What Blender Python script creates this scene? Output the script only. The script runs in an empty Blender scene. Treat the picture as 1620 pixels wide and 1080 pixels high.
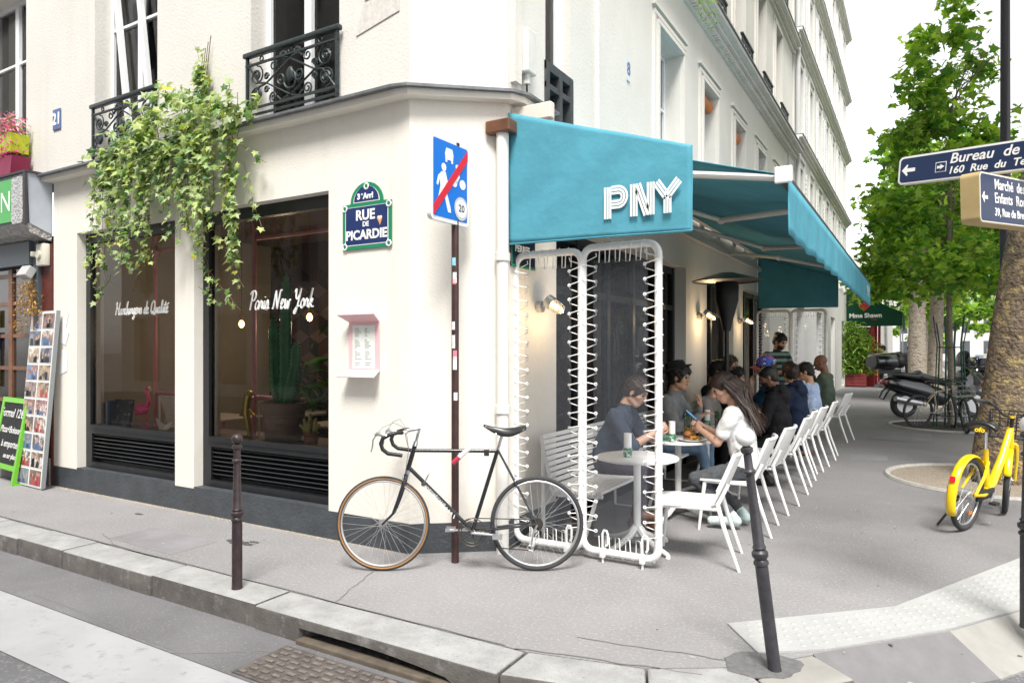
import bpy, bmesh, math, random
import numpy as np
from mathutils import Vector, Matrix, Quaternion
R = math.radians
random.seed(7)
S = bpy.context.scene
COL = S.collection
# ------------------------------------------------------------------ camera
cam_d = bpy.data.cameras.new('camera'); cam = bpy.data.objects.new('camera', cam_d); COL.objects.link(cam)
cam.location = (2.834, -4.233, 1.6)
cam.rotation_euler = (R(90), 0, math.atan2(.51, .86))
cam_d.sensor_width = 36; cam_d.lens = 36 * 1089 / 1620
cam_d.shift_y = 13 / 1620
cam_d.clip_end = 1500; cam_d.clip_start = .05
S.camera = cam
# ------------------------------------------------------------------ sky and sun (bright overcast)
W = bpy.data.worlds.new('World'); S.world = W; W.use_nodes = True
nt = W.node_tree; nt.nodes.clear()
sky = nt.nodes.new('ShaderNodeTexSky'); sky.sky_type = 'NISHITA'; sky.sun_disc = False
SUN_EL, SUN_AZ = R(57), R(150)          # azimuth measured from +Y clockwise
sky.sun_elevation = SUN_EL; sky.sun_rotation = SUN_AZ
sky.air_density = 1.0; sky.dust_density = 1.0; sky.ozone_density = .6
hs = nt.nodes.new('ShaderNodeHueSaturation'); hs.inputs['Saturation'].default_value = .05
bg = nt.nodes.new('ShaderNodeBackground'); bg.inputs['Strength'].default_value = .13
wo = nt.nodes.new('ShaderNodeOutputWorld')
nt.links.new(sky.outputs[0], hs.inputs['Color']); nt.links.new(hs.outputs[0], bg.inputs['Color']); nt.links.new(bg.outputs[0], wo.inputs['Surface'])
sl = bpy.data.lights.new('sun', 'SUN'); sun = bpy.data.objects.new('sun', sl); COL.objects.link(sun)
sl.energy = 2.3; sl.angle = R(20); sl.color = (1, .97, .92)
sd = Vector((math.sin(SUN_AZ) * math.cos(SUN_EL), math.cos(SUN_AZ) * math.cos(SUN_EL), math.sin(SUN_EL)))
sun.rotation_euler = sd.to_track_quat('Z', 'Y').to_euler()
sun.location = (20, -20, 30)
vs = S.view_settings; vs.view_transform = 'Standard'; vs.look = 'None'; vs.exposure = 1.3; vs.gamma = 1
S.cycles.use_denoising = True
S.cycles.max_bounces = 10; S.cycles.transparent_max_bounces = 16
S.cycles.sample_clamp_indirect = 6

# ------------------------------------------------------------------ materials
MATS = {}
def rgb(h, k=1):
    v = [int(h[i:i+2], 16) / 255 for i in (0, 2, 4)]
    return tuple((c / 12.92 if c <= .04045 else ((c + .055) / 1.055) ** 2.4) * k for c in v) + (1,)
def M(name, col, rough=.6, metal=0, spec=.5, var=0, vscale=6, bump=0, bscale=60, emit=0, stain=None, coat=0, trans=0, dist=.02, detail=5, streak=None):
    """procedural principled material: base colour with noise variation, optional stain colour and bump"""
    if name in MATS: return MATS[name]
    if isinstance(col, str): col = rgb(col)
    if len(col) == 3: col = tuple(col) + (1,)
    m = bpy.data.materials.new(name); m.use_nodes = True; n = m.node_tree; b = n.nodes['Principled BSDF']; L = n.links.new
    b.inputs['Base Color'].default_value = col; b.inputs['Roughness'].default_value = rough
    b.inputs['Metallic'].default_value = metal; b.inputs['Specular IOR Level'].default_value = spec
    b.inputs['Coat Weight'].default_value = coat
    b.inputs['Transmission Weight'].default_value = trans
    m.diffuse_color = col
    tc = n.nodes.new('ShaderNodeTexCoord'); co = tc.outputs['Object']
    if var or stain:
        nz = n.nodes.new('ShaderNodeTexNoise'); nz.inputs['Scale'].default_value = vscale; nz.inputs['Detail'].default_value = detail; nz.inputs['Roughness'].default_value = .65
        L(co, nz.inputs['Vector'])
        r = n.nodes.new('ShaderNodeValToRGB')
        r.color_ramp.elements[0].position = .3; r.color_ramp.elements[1].position = .7
        r.color_ramp.elements[0].color = tuple(c * (1 - var) for c in col[:3]) + (1,)
        r.color_ramp.elements[1].color = tuple(min(1, c * (1 + var)) for c in col[:3]) + (1,)
        L(nz.outputs['Fac'], r.inputs['Fac']); out = r.outputs['Color']
        if stain:
            sc, ss, lo, hi = stain
            n2 = n.nodes.new('ShaderNodeTexNoise'); n2.inputs['Scale'].default_value = ss; n2.inputs['Detail'].default_value = 7; n2.inputs['Roughness'].default_value = .7
            L(co, n2.inputs['Vector'])
            r2 = n.nodes.new('ShaderNodeValToRGB'); r2.color_ramp.elements[0].position = lo; r2.color_ramp.elements[1].position = hi
            L(n2.outputs['Fac'], r2.inputs['Fac'])
            mx = n.nodes.new('ShaderNodeMix'); mx.data_type = 'RGBA'; L(r2.outputs['Color'], mx.inputs['Factor']); L(out, mx.inputs['A']); mx.inputs['B'].default_value = rgb(sc) if isinstance(sc, str) else tuple(sc) + (1,)
            out = mx.outputs['Result']
        if streak:
            sc, ss, lo, hi = streak
            mp = n.nodes.new('ShaderNodeMapping'); mp.inputs['Scale'].default_value = (1, 1, .09); L(co, mp.inputs['Vector'])
            n2 = n.nodes.new('ShaderNodeTexNoise'); n2.inputs['Scale'].default_value = ss; n2.inputs['Detail'].default_value = 6; n2.inputs['Roughness'].default_value = .7; L(mp.outputs[0], n2.inputs['Vector'])
            r2 = n.nodes.new('ShaderNodeValToRGB'); r2.color_ramp.elements[0].position = lo; r2.color_ramp.elements[1].position = hi; L(n2.outputs['Fac'], r2.inputs['Fac'])
            mx = n.nodes.new('ShaderNodeMix'); mx.data_type = 'RGBA'; L(r2.outputs['Color'], mx.inputs['Factor']); L(out, mx.inputs['A']); mx.inputs['B'].default_value = tuple(sc) + (1,)
            out = mx.outputs['Result']
        L(out, b.inputs['Base Color'])
    if bump:
        n3 = n.nodes.new('ShaderNodeTexNoise'); n3.inputs['Scale'].default_value = bscale; n3.inputs['Detail'].default_value = 6
        L(co, n3.inputs['Vector'])
        bp = n.nodes.new('ShaderNodeBump'); bp.inputs['Strength'].default_value = bump; bp.inputs['Distance'].default_value = dist
        L(n3.outputs['Fac'], bp.inputs['Height']); L(bp.outputs[0], b.inputs['Normal'])
    if emit:
        b.inputs['Emission Color'].default_value = col; b.inputs['Emission Strength'].default_value = emit
    MATS[name] = m
    return m
def glassM(name, tint=(1, 1, 1), ior=1.45, rough=.0, haze=0, hazecol=(.8, .8, .8), tr=.92, bump=0, bscale=6):
    if name in MATS: return MATS[name]
    m = bpy.data.materials.new(name); m.use_nodes = True; n = m.node_tree; n.nodes.clear(); L = n.links.new
    out = n.nodes.new('ShaderNodeOutputMaterial'); t = n.nodes.new('ShaderNodeBsdfTransparent'); g = n.nodes.new('ShaderNodeBsdfGlossy'); fr = n.nodes.new('ShaderNodeFresnel'); mx = n.nodes.new('ShaderNodeMixShader')
    t.inputs['Color'].default_value = tuple(c * tr for c in tint) + (1,); g.inputs['Roughness'].default_value = rough; fr.inputs['IOR'].default_value = ior
    L(fr.outputs[0], mx.inputs[0]); L(t.outputs[0], mx.inputs[1]); L(g.outputs[0], mx.inputs[2])
    last = mx
    if bump:
        tc = n.nodes.new('ShaderNodeTexCoord'); nz = n.nodes.new('ShaderNodeTexNoise'); nz.inputs['Scale'].default_value = bscale; nz.inputs['Detail'].default_value = 2; L(tc.outputs['Object'], nz.inputs['Vector'])
        bp = n.nodes.new('ShaderNodeBump'); bp.inputs['Strength'].default_value = bump; bp.inputs['Distance'].default_value = .05
        L(nz.outputs['Fac'], bp.inputs['Height']); L(bp.outputs[0], g.inputs['Normal']); L(bp.outputs[0], fr.inputs['Normal'])
    if haze:
        d = n.nodes.new('ShaderNodeBsdfDiffuse'); d.inputs['Color'].default_value = tuple(hazecol) + (1,); m2 = n.nodes.new('ShaderNodeMixShader'); m2.inputs[0].default_value = haze
        L(mx.outputs[0], m2.inputs[1]); L(d.outputs[0], m2.inputs[2]); last = m2
    L(last.outputs[0], out.inputs['Surface']); MATS[name] = m
    return m
def attrM(name, rough=.5, trans=.0, gain=1, spec=.4):
    """colour from the mesh attribute 'tint' (each leaf or piece has its own colour)"""
    if name in MATS: return MATS[name]
    m = bpy.data.materials.new(name); m.use_nodes = True; n = m.node_tree; b = n.nodes['Principled BSDF']; L = n.links.new
    a = n.nodes.new('ShaderNodeAttribute'); a.attribute_name = 'tint'
    b.inputs['Roughness'].default_value = rough; b.inputs['Specular IOR Level'].default_value = spec
    L(a.outputs['Color'], b.inputs['Base Color'])
    if trans:
        tb = n.nodes.new('ShaderNodeBsdfTranslucent'); mx = n.nodes.new('ShaderNodeMixShader'); mx.inputs[0].default_value = trans
        g = n.nodes.new('ShaderNodeMix'); g.data_type = 'RGBA'; g.blend_type = 'MULTIPLY'; g.inputs['Factor'].default_value = 1; g.inputs['B'].default_value = (1.3, 1.35, .6, 1)
        L(a.outputs['Color'], g.inputs['A']); L(g.outputs['Result'], tb.inputs['Color'])
        L(b.outputs[0], mx.inputs[1]); L(tb.outputs[0], mx.inputs[2]); L(mx.outputs[0], n.nodes['Material Output'].inputs['Surface'])
    MATS[name] = m
    return m

# ------------------------------------------------------------------ mesh helpers
def vmat(p, d, up=Vector((0, 0, 1))):
    """frame with z along d"""
    z = Vector(d).normalized(); x = up.cross(z)
    if x.length < 1e-4: x = Vector((1, 0, 0)).cross(z)
    x.normalize(); y = z.cross(x)
    return Matrix(((x.x, y.x, z.x, p[0]), (x.y, y.y, z.y, p[1]), (x.z, y.z, z.z, p[2]), (0, 0, 0, 1)))
class MB:
    def __init__(s): s.v = []; s.f = []; s.m = []; s.c = None
    def add(s, vs_, fs, mi=0, X=None):
        o = len(s.v)
        for p in vs_: s.v.append(tuple(X @ Vector(p)) if X is not None else tuple(p))
        for f in fs: s.f.append(tuple(i + o for i in f)); s.m.append(mi)
        return s
    def box(s, x0, x1, y0, y1, z0, z1, mi=0, X=None):
        return s.add([(x0,y0,z0),(x1,y0,z0),(x1,y1,z0),(x0,y1,z0),(x0,y0,z1),(x1,y0,z1),(x1,y1,z1),(x0,y1,z1)],
                     [(0,3,2,1),(4,5,6,7),(0,1,5,4),(1,2,6,5),(2,3,7,6),(3,0,4,7)], mi, X)
    def bevbox(s, x0, x1, y0, y1, z0, z1, b=.01, mi=0, X=None):
        bm = bmesh.new(); bmesh.ops.create_cube(bm, size=1)
        for v in bm.verts: v.co = Vector(((x0+x1)/2 + v.co.x*(x1-x0), (y0+y1)/2 + v.co.y*(y1-y0), (z0+z1)/2 + v.co.z*(z1-z0)))
        bmesh.ops.bevel(bm, geom=list(bm.edges), offset=b, segments=2, affect='EDGES', profile=.5)
        return s.bm(bm, mi, X)
    def bm(s, bm, mi=0, X=None):
        bm.verts.index_update()
        s.add([v.co[:] for v in bm.verts], [[v.index for v in f.verts] for f in bm.faces], mi, X); bm.free(); return s
    def cyl(s, a, b, r0, r1=None, n=10, mi=0, caps=True):
        r1 = r0 if r1 is None else r1
        X = vmat(a, Vector(b) - Vector(a)); h = (Vector(b) - Vector(a)).length
        vs_ = [(r0*math.cos(t), r0*math.sin(t), 0) for t in [2*math.pi*i/n for i in range(n)]] + [(r1*math.cos(t), r1*math.sin(t), h) for t in [2*math.pi*i/n for i in range(n)]]
        fs = [(i, (i+1) % n, n+(i+1) % n, n+i) for i in range(n)]
        if caps: fs += [tuple(range(n-1, -1, -1)), tuple(range(n, 2*n))]
        return s.add(vs_, fs, mi, X)
    def tube(s, pts, r, n=8, mi=0, closed=False, caps=True):
        """swept tube; r a number or one per point"""
        P = [Vector(p) for p in pts]; k = len(P)
        rr = r if hasattr(r, '__len__') else [r]*k
        o = len(s.v); prev = None
        for i, p in enumerate(P):
            a = P[(i-1) % k] if (closed or i > 0) else p; b = P[(i+1) % k] if (closed or i < k-1) else p
            t = (b - a).normalized() if (b-a).length > 1e-9 else Vector((0,0,1))
            if prev is None:
                x = Vector((0,0,1)).cross(t)
                if x.length < .05: x = Vector((1,0,0)).cross(t)
            else:
                x = prev - t * prev.dot(t)
            x.normalize(); prev = x; y = t.cross(x)
            for j in range(n):
                th = 2*math.pi*j/n
                s.v.append(tuple(p + (x*math.cos(th) + y*math.sin(th)) * rr[i]))
        for i in range(k if closed else k-1):
            i2 = (i+1) % k
            for j in range(n):
                s.f.append((o+i*n+j, o+i*n+(j+1) % n, o+i2*n+(j+1) % n, o+i2*n+j)); s.m.append(mi)
        if caps and not closed:
            s.f.append(tuple(o+j for j in range(n-1, -1, -1))); s.m.append(mi)
            s.f.append(tuple(o+(k-1)*n+j for j in range(n))); s.m.append(mi)
        return s
    def lathe(s, prof, n=16, mi=0, X=None, caps=True):
        """prof: list of (r, z)"""
        k = len(prof)
        vs_ = [(r*math.cos(2*math.pi*j/n), r*math.sin(2*math.pi*j/n), z) for r, z in prof for j in range(n)]
        fs = [(i*n+j, i*n+(j+1) % n, (i+1)*n+(j+1) % n, (i+1)*n+j) for i in range(k-1) for j in range(n)]
        if caps: fs += [tuple(range(n-1, -1, -1)), tuple((k-1)*n+j for j in range(n))]
        return s.add(vs_, fs, mi, X)
    def prism(s, poly, d0, d1, axis='z', mi=0, X=None):
        """poly in 2D extruded along axis: z->(x,y) y->(x,z) x->(y,z)"""
        def mk(p, d): return {'z': (p[0], p[1], d), 'y': (p[0], d, p[1]), 'x': (d, p[0], p[1])}[axis]
        n = len(poly)
        ar = sum(poly[i][0]*poly[(i+1) % n][1] - poly[(i+1) % n][0]*poly[i][1] for i in range(n))
        if (ar < 0) != (axis == 'y'): poly = poly[::-1]
        if d0 > d1: d0, d1 = d1, d0
        vs_ = [mk(p, d0) for p in poly] + [mk(p, d1) for p in poly]
        fs = [tuple(range(n-1, -1, -1)), tuple(range(n, 2*n))] + [(i, (i+1) % n, n+(i+1) % n, n+i) for i in range(n)]
        return s.add(vs_, fs, mi, X)
    def ball(s, c, r, n=12, mi=0, X=None):
        r = r if hasattr(r, '__len__') else (r, r, r); k = max(4, n//2)
        vs_ = [(c[0], c[1], c[2]-r[2])]
        for i in range(1, k):
            a = -math.pi/2 + math.pi*i/k
            for j in range(n): vs_.append((c[0]+r[0]*math.cos(a)*math.cos(2*math.pi*j/n), c[1]+r[1]*math.cos(a)*math.sin(2*math.pi*j/n), c[2]+r[2]*math.sin(a)))
        vs_.append((c[0], c[1], c[2]+r[2])); e = len(vs_)-1
        fs = [(0, 1+(j+1) % n, 1+j) for j in range(n)] + [(1+(i-1)*n+j, 1+(i-1)*n+(j+1) % n, 1+i*n+(j+1) % n, 1+i*n+j) for i in range(1, k-1) for j in range(n)] + [(1+(k-2)*n+j, 1+(k-2)*n+(j+1) % n, e) for j in range(n)]
        return s.add(vs_, fs, mi, X)
    def torus(s, c, R_, r, axis=(0, 1, 0), n=40, k=8, mi=0):
        X = vmat(c, axis)
        pts = [X @ Vector((R_*math.cos(2*math.pi*i/n), R_*math.sin(2*math.pi*i/n), 0)) for i in range(n)]
        return s.tube(pts, r, k, mi, closed=True)
    def mesh(s, name, mats, smooth=False, ang=None):
        me = bpy.data.meshes.new(name); me.from_pydata(s.v, [], s.f)
        for m in (mats if isinstance(mats, (list, tuple)) else [mats]): me.materials.append(m)
        if any(s.m): me.polygons.foreach_set('material_index', s.m)
        if s.c is not None:
            at = me.attributes.new('tint', 'FLOAT_COLOR', 'POINT'); at.data.foreach_set('color', np.array(s.c, dtype=np.float32).ravel())
        if smooth:
            me.polygons.foreach_set('use_smooth', [True]*len(me.polygons))
            me.set_sharp_from_angle(angle=R(ang or 40))
        me.update()
        return me
    def build(s, name, mats, parent=None, smooth=False, ang=None, **tags):
        o = bpy.data.objects.new(name, s.mesh(name, mats, smooth, ang)); COL.objects.link(o)
        if parent is not None: o.parent = parent
        tag(o, **tags)
        return o
def tag(o, label=None, cat=None, group=None, kind=None):
    if label: o['label'] = label
    if cat: o['category'] = cat
    if group: o['group'] = group
    if kind: o['kind'] = kind
    return o
def thing(name, label, cat, loc=(0, 0, 0), rz=0, group=None):
    o = bpy.data.objects.new(name, None); COL.objects.link(o); o.location = loc; o.rotation_euler = (0, 0, rz)
    o.empty_display_size = .1
    return tag(o, label, cat, group)
def inst(name, me, parent=None, loc=(0, 0, 0), rot=(0, 0, 0), scale=(1, 1, 1)):
    o = bpy.data.objects.new(name, me); COL.objects.link(o); o.parent = parent
    o.location = loc; o.rotation_euler = rot; o.scale = scale
    return o
def copy_tree(o, parent=None):
    c = o.copy(); COL.objects.link(c); c.parent = parent
    for ch in list(o.children): copy_tree(ch, c)
    return c
FONTS = {}
def text_mesh(txt, size, extr=.001, bold=0, shear=0, align='CENTER', spacing=1):
    cu = bpy.data.curves.new('lettering', 'FONT'); cu.body = txt; cu.size = size; cu.extrude = extr; cu.offset = bold; cu.shear = shear
    cu.align_x = align; cu.align_y = 'CENTER'; cu.resolution_u = 3; cu.space_character = spacing
    o = bpy.data.objects.new('lettering', cu); COL.objects.link(o)
    dg = bpy.context.evaluated_depsgraph_get(); me = bpy.data.meshes.new_from_object(o.evaluated_get(dg))
    bpy.data.objects.remove(o); bpy.data.curves.remove(cu)
    return me
def text(txt, size, mat, parent, loc, rot, name='lettering', **k):
    me = text_mesh(txt, size, **k); me.materials.clear(); me.materials.append(mat)
    sx = k.get('sx', 1)
    return inst(name, me, parent, loc, rot)
def grid_wall(mb, u0, u1, z0, z1, openings, fn, depth, mi=0, mj=None):
    """flat wall with rectangular openings and their reveals. fn(u, d, z) -> xyz, d = depth into the wall"""
    us = sorted({u0, u1, *[o[0] for o in openings], *[o[1] for o in openings]}); zs = sorted({z0, z1, *[o[2] for o in openings], *[o[3] for o in openings]})
    us = [u for u in us if u0 <= u <= u1]; zs = [z for z in zs if z0 <= z <= z1]
    for a, b in zip(us, us[1:]):
        for c, d in zip(zs, zs[1:]):
            um, zm = (a+b)/2, (c+d)/2
            if any(o[0] < um < o[1] and o[2] < zm < o[3] for o in openings): continue
            mb.add([fn(a, 0, c), fn(b, 0, c), fn(b, 0, d), fn(a, 0, d)], [(0, 1, 2, 3)], mi)
    for o in openings:
        a, b, c, d = o[:4]; dp = o[4] if len(o) > 4 else depth
        P = [fn(a, 0, c), fn(b, 0, c), fn(b, 0, d), fn(a, 0, d), fn(a, dp, c), fn(b, dp, c), fn(b, dp, d), fn(a, dp, d)]
        mb.add(P, [(0, 4, 5, 1), (1, 5, 6, 2), (2, 6, 7, 3), (3, 7, 4, 0)], mi if mj is None else mj)
def inward(fn):
    return fn
# ------------------------------------------------------------------ shared materials
STUC = M('cream_stucco', (.77, .735, .67), .85, var=.035, vscale=1.3, bump=.25, bscale=55, dist=.01, stain=((.60, .555, .50), 1.1, .58, .92), streak=((.62, .58, .52), 3.5, .56, .95))
STUC2 = M('upper_stucco', (.68, .655, .61), .85, var=.05, vscale=1.1, bump=.3, bscale=40, dist=.012, stain=((.60, .57, .53), .7, .60, .92), streak=((.58, .55, .50), 3.0, .54, .92))
STONE = M('facade_stone', (.70, .685, .66), .85, var=.07, vscale=1.2, bump=.25, bscale=30, dist=.012, stain=((.52, .5, .47), .8, .6, .9))
STONE2 = M('far_facade_stone', (.64, .625, .60), .85, var=.06, vscale=.8, bump=.2, bscale=25, streak=((.50, .48, .45), 2.0, .52, .85))
TRIM = M('moulding_stone', (.70, .68, .64), .8, var=.09, vscale=3, stain=((.45, .43, .40), 2.5, .62, .85))
SLATE = M('plinth_paint', (.055, .062, .07), .55, var=.25, vscale=5, bump=.4, bscale=40, stain=((.22, .14, .11), 7, .68, .72))
ZINC = M('zinc', (.16, .17, .18), .5, .3, var=.3, vscale=8)
BLACK = M('black_paint', (.012, .013, .015), .32, var=.3, vscale=9)
BLACKM = M('black_satin', (.016, .016, .018), .5)
IRON = M('cast_iron', (.03, .04, .042), .45, .2, var=.4, vscale=30)
WHITE = M('white_paint', (.82, .82, .81), .4, var=.03, vscale=12)
WHITEM = M('white_powder_coat', (.80, .80, .79), .42, var=.03, vscale=20)
UPVC = M('white_window_frame', (.78, .79, .80), .35)
GLASS = glassM('window_glass', (.93, .96, .97), 1.42, tr=.9)
SHOPG = glassM('shop_glass', (.96, .97, .97), 1.4, tr=.95)
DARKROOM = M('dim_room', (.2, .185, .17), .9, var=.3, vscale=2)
CURT = M('curtain', (.55, .53, .50), .9)
PINK = M('pink_metal', (.62, .23, .27), .4)
CHROME = M('chrome', (.72, .72, .74), .22, 1)
STEEL = M('brushed_steel', (.55, .55, .56), .4, .9, var=.15, vscale=40)
RUBBER = M('tyre_rubber', (.035, .035, .037), .75, var=.2, vscale=60)
TEAL = M('teal_canvas', (.085, .305, .39), .85, var=.11, vscale=2.2, bump=.35, bscale=6, dist=.03, spec=.2)
WOODBR = M('brown_wood', (.17, .075, .04), .45, var=.35, vscale=5)
PAPER = M('white_paper', (.86, .86, .84), .8)

# ------------------------------------------------------------------ ground
ASPH = M('road_asphalt', (.14, .14, .148), .9, var=.2, vscale=1.0, bump=.6, bscale=180, dist=.006, stain=((.29, .285, .29), 42, .52, .68), detail=8)
PAVE = M('pavement_asphalt', (.265, .257, .26), .9, var=.17, vscale=.55, bump=.8, bscale=120, dist=.008, stain=((.40, .385, .38), 48, .52, .68), detail=9)
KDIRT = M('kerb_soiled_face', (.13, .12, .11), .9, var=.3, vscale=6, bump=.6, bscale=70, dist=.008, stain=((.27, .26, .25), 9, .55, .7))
GRAN = M('kerb_granite', (.35, .348, .345), .85, var=.2, vscale=5, bump=.5, bscale=90, dist=.006, stain=((.17, .165, .16), 70, .58, .68))
# shade over the terrace stretch, painted into the pavement colour with a noisy edge
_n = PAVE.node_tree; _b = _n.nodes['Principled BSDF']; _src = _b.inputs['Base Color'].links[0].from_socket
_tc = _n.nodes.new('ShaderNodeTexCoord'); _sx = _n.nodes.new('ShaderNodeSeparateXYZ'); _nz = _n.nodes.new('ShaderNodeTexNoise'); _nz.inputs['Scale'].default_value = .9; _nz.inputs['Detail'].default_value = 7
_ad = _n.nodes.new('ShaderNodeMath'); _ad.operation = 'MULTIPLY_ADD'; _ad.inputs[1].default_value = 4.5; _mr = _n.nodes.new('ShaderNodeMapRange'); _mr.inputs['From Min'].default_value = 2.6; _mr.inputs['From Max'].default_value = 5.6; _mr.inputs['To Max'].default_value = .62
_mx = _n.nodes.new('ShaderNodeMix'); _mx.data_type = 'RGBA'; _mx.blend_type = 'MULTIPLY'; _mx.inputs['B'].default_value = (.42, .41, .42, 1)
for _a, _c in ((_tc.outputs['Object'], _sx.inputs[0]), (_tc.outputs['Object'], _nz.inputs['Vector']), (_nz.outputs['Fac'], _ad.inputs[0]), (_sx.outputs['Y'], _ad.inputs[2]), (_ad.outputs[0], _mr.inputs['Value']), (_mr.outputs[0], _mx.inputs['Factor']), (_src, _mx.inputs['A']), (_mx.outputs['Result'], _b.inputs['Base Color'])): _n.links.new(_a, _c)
MB().add([(-300, -300, -.15), (300, -300, -.15), (300, 500, -.15), (-300, 500, -.15)], [(0, 1, 2, 3)]).build('road', ASPH, kind='structure')
# pavement: slab following the kerb line round the corner
KP = [(-40, -1.34), (1.04, -1.33), (1.75, -1.17), (2.25, -.86), (2.56, -.5), (3.2, .22), (3.62, .86), (4.15, 1.95), (4.5, 3.3), (4.6, 6), (4.6, 90)]   # outer kerb edge
def offset(path, d):
    out = []
    for i, p in enumerate(path):
        a = Vector(path[max(i-1, 0)]); b = Vector(path[min(i+1, len(path)-1)]); t = (b-a).normalized()
        out.append((p[0] - t.y*d, p[1] + t.x*d))
    return out
KI = offset(KP, .28)
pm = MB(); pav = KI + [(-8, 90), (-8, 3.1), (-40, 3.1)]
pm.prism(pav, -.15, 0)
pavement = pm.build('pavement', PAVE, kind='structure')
# kerb stones: straight stretch along the left street, then round the corner and up the other street
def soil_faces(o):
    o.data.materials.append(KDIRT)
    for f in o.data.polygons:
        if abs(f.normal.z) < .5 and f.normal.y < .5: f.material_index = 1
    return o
def kerb_stone(poly, z1=.003, front=None, name='kerb_stone'):
    bm = bmesh.new(); vs_ = [bm.verts.new((p[0], p[1], -.16)) for p in poly]; f = bm.faces.new(vs_)
    r = bmesh.ops.extrude_face_region(bm, geom=[f]); up = [v for v in r['geom'] if isinstance(v, bmesh.types.BMVert)]
    for v in up: v.co.z = z1
    bmesh.ops.recalc_face_normals(bm, faces=bm.faces)
    bmesh.ops.bevel(bm, geom=[e for e in bm.edges if all(v.co.z > 0 for v in e.verts)], offset=.022, segments=3, affect='EDGES', profile=.5)
    return soil_faces(MB().bm(bm).build(name, GRAN, pavement, smooth=True))
xs = [-12.5, -11.2, -10.1, -8.9, -7.6, -6.4, -5.3, -4.55, -3.77, -3.06, -1.86, -.76]
for i, (a, b) in enumerate(zip(xs, xs[1:])):
    j = random.uniform(-.008, .008)
    kerb_stone([(a+.008, -1.34+j), (b-.008, -1.34+j), (b-.008, -1.06), (a+.008, -1.06)], .003 + random.uniform(-.004, .004))
# the stone over the gully has an arched mouth
a, b = -.75, 1.03
mouth = [(a, .005), (a, -.16), (-.36, -.16), (-.36, -.062)] + [(-.36 + 1.2*t, -.062 - .016*t + .010*math.sin(math.pi*t) - .075*max(0, t-.45)**1.6) for t in (.15, .3, .45, .6, .75, .9)] + [(.84, -.16), (b, -.16), (b, .005)]
bm = bmesh.new(); f = bm.faces.new([bm.verts.new((p[0], -1.345, p[1])) for p in mouth]); r = bmesh.ops.extrude_face_region(bm, geom=[f])
for v in r['geom']:
    if isinstance(v, bmesh.types.BMVert): v.co.y = -1.06
bmesh.ops.recalc_face_normals(bm, faces=bm.faces)
bmesh.ops.bevel(bm, geom=[e for e in bm.edges if all(v.co.z > 0 for v in e.verts)], offset=.02, segments=3, affect='EDGES', profile=.5)
soil_faces(MB().bm(bm).build('kerb_stone', GRAN, pavement, smooth=True))
MB().box(-.36, .84, -1.30, -1.10, -.16, -.155).box(-.36, .84, -1.12, -1.10, -.16, -.05).build('gully_throat', M('gully_dark', (.02, .018, .016), .9), pavement)
MB().bevbox(-.36, .9, -1.372, -1.30, -.155, -.118, .008).build('gully_lip', M('gully_stone', (.13, .105, .08), .9, var=.3, vscale=9), pavement)
CONC = M('pale_concrete', (.31, .30, .28), .9, var=.12, vscale=5, bump=.4, bscale=90, dist=.005, stain=((.28, .27, .25), 40, .6, .7))
for i in range(1, 9):
    p, q, pi, qi = Vector(KP[i]), Vector(KP[i+1]), Vector(KI[i]), Vector(KI[i+1])
    n = max(1, round((q-p).length / 1.1))
    if i in (4, 5): continue
    for k in range(n):
        t0, t1 = k/n + .006, (k+1)/n - .006
        o = kerb_stone([p.lerp(q, t0), p.lerp(q, t1), pi.lerp(qi, t1), pi.lerp(qi, t0)], .003)
        if i in (3, 5): o.data.materials[0] = CONC
for k in range(12):
    kerb_stone([(4.6, 6+k*1.3+.01), (4.6, 7.3+k*1.3-.01), (4.32, 7.3+k*1.3-.01), (4.32, 6+k*1.3+.01)])
MB().box(4.32, 4.6, 21.6, 90, -.16, .003).build('kerb_far', GRAN, pavement)
# dropped kerb: a dark sloping stone
for k_, mt_ in ((4, M('dark_granite', (.175, .17, .175), .85, var=.12, vscale=6, bump=.4, bscale=120, dist=.004)), (5, CONC)):
    p, q, pi, qi = Vector(KP[k_]), Vector(KP[k_+1]), Vector(KI[k_]), Vector(KI[k_+1])
    MB().add([(*p, -.14), (*q, -.14), (*qi, .004), (*pi, .004), (*p, -.16), (*q, -.16), (*qi, -.16), (*pi, -.16)], [(0, 1, 2, 3), (0, 4, 5, 1), (1, 5, 6, 2), (3, 2, 6, 7), (0, 3, 7, 4)]).build('dropped_kerb_stone', mt_, pavement)
# white tactile paving with domes
TACT = M('tactile_white', (.40, .40, .395), .75, var=.07, vscale=4, stain=((.45, .44, .43), 9, .66, .8), bump=.2, bscale=60)
TP = [(1.87, -.15), (2.7, .65), (3.39, 2.07), (3.72, 2.75), (3.95, 2.35), (3.50, 1.2), (2.98, .42), (2.4, -.24), (2.10, -.46)]
tact = MB().prism(TP, .001, .012).build('tactile_paving', TACT, pavement)
def inside(p, poly):
    c = False
    for i in range(len(poly)):
        (x1, y1), (x2, y2) = poly[i], poly[(i+1) % len(poly)]
        if (y1 > p[1]) != (y2 > p[1]) and p[0] < (x2-x1)*(p[1]-y1)/(y2-y1) + x1: c = not c
    return c
dm = MB(); c45, s45 = math.cos(R(48)), math.sin(R(48))
for i in range(-10, 60):
    for j in range(-25, 25):
        u, v = i*.075 + (.0375 if j % 2 else 0), j*.065; px, py = 1.9 + u*c45 - v*s45, -.3 + u*s45 + v*c45
        if all(inside((px+dx, py+dy), TP) for dx in (-.03, .03) for dy in (-.03, .03)): dm.lathe([(.016, 0), (.013, .004), (.007, .006)], 8, X=Matrix.Translation((px, py, .011)))
dm.build('tactile_dome', TACT, tact, smooth=True, kind='stuff')
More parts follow.
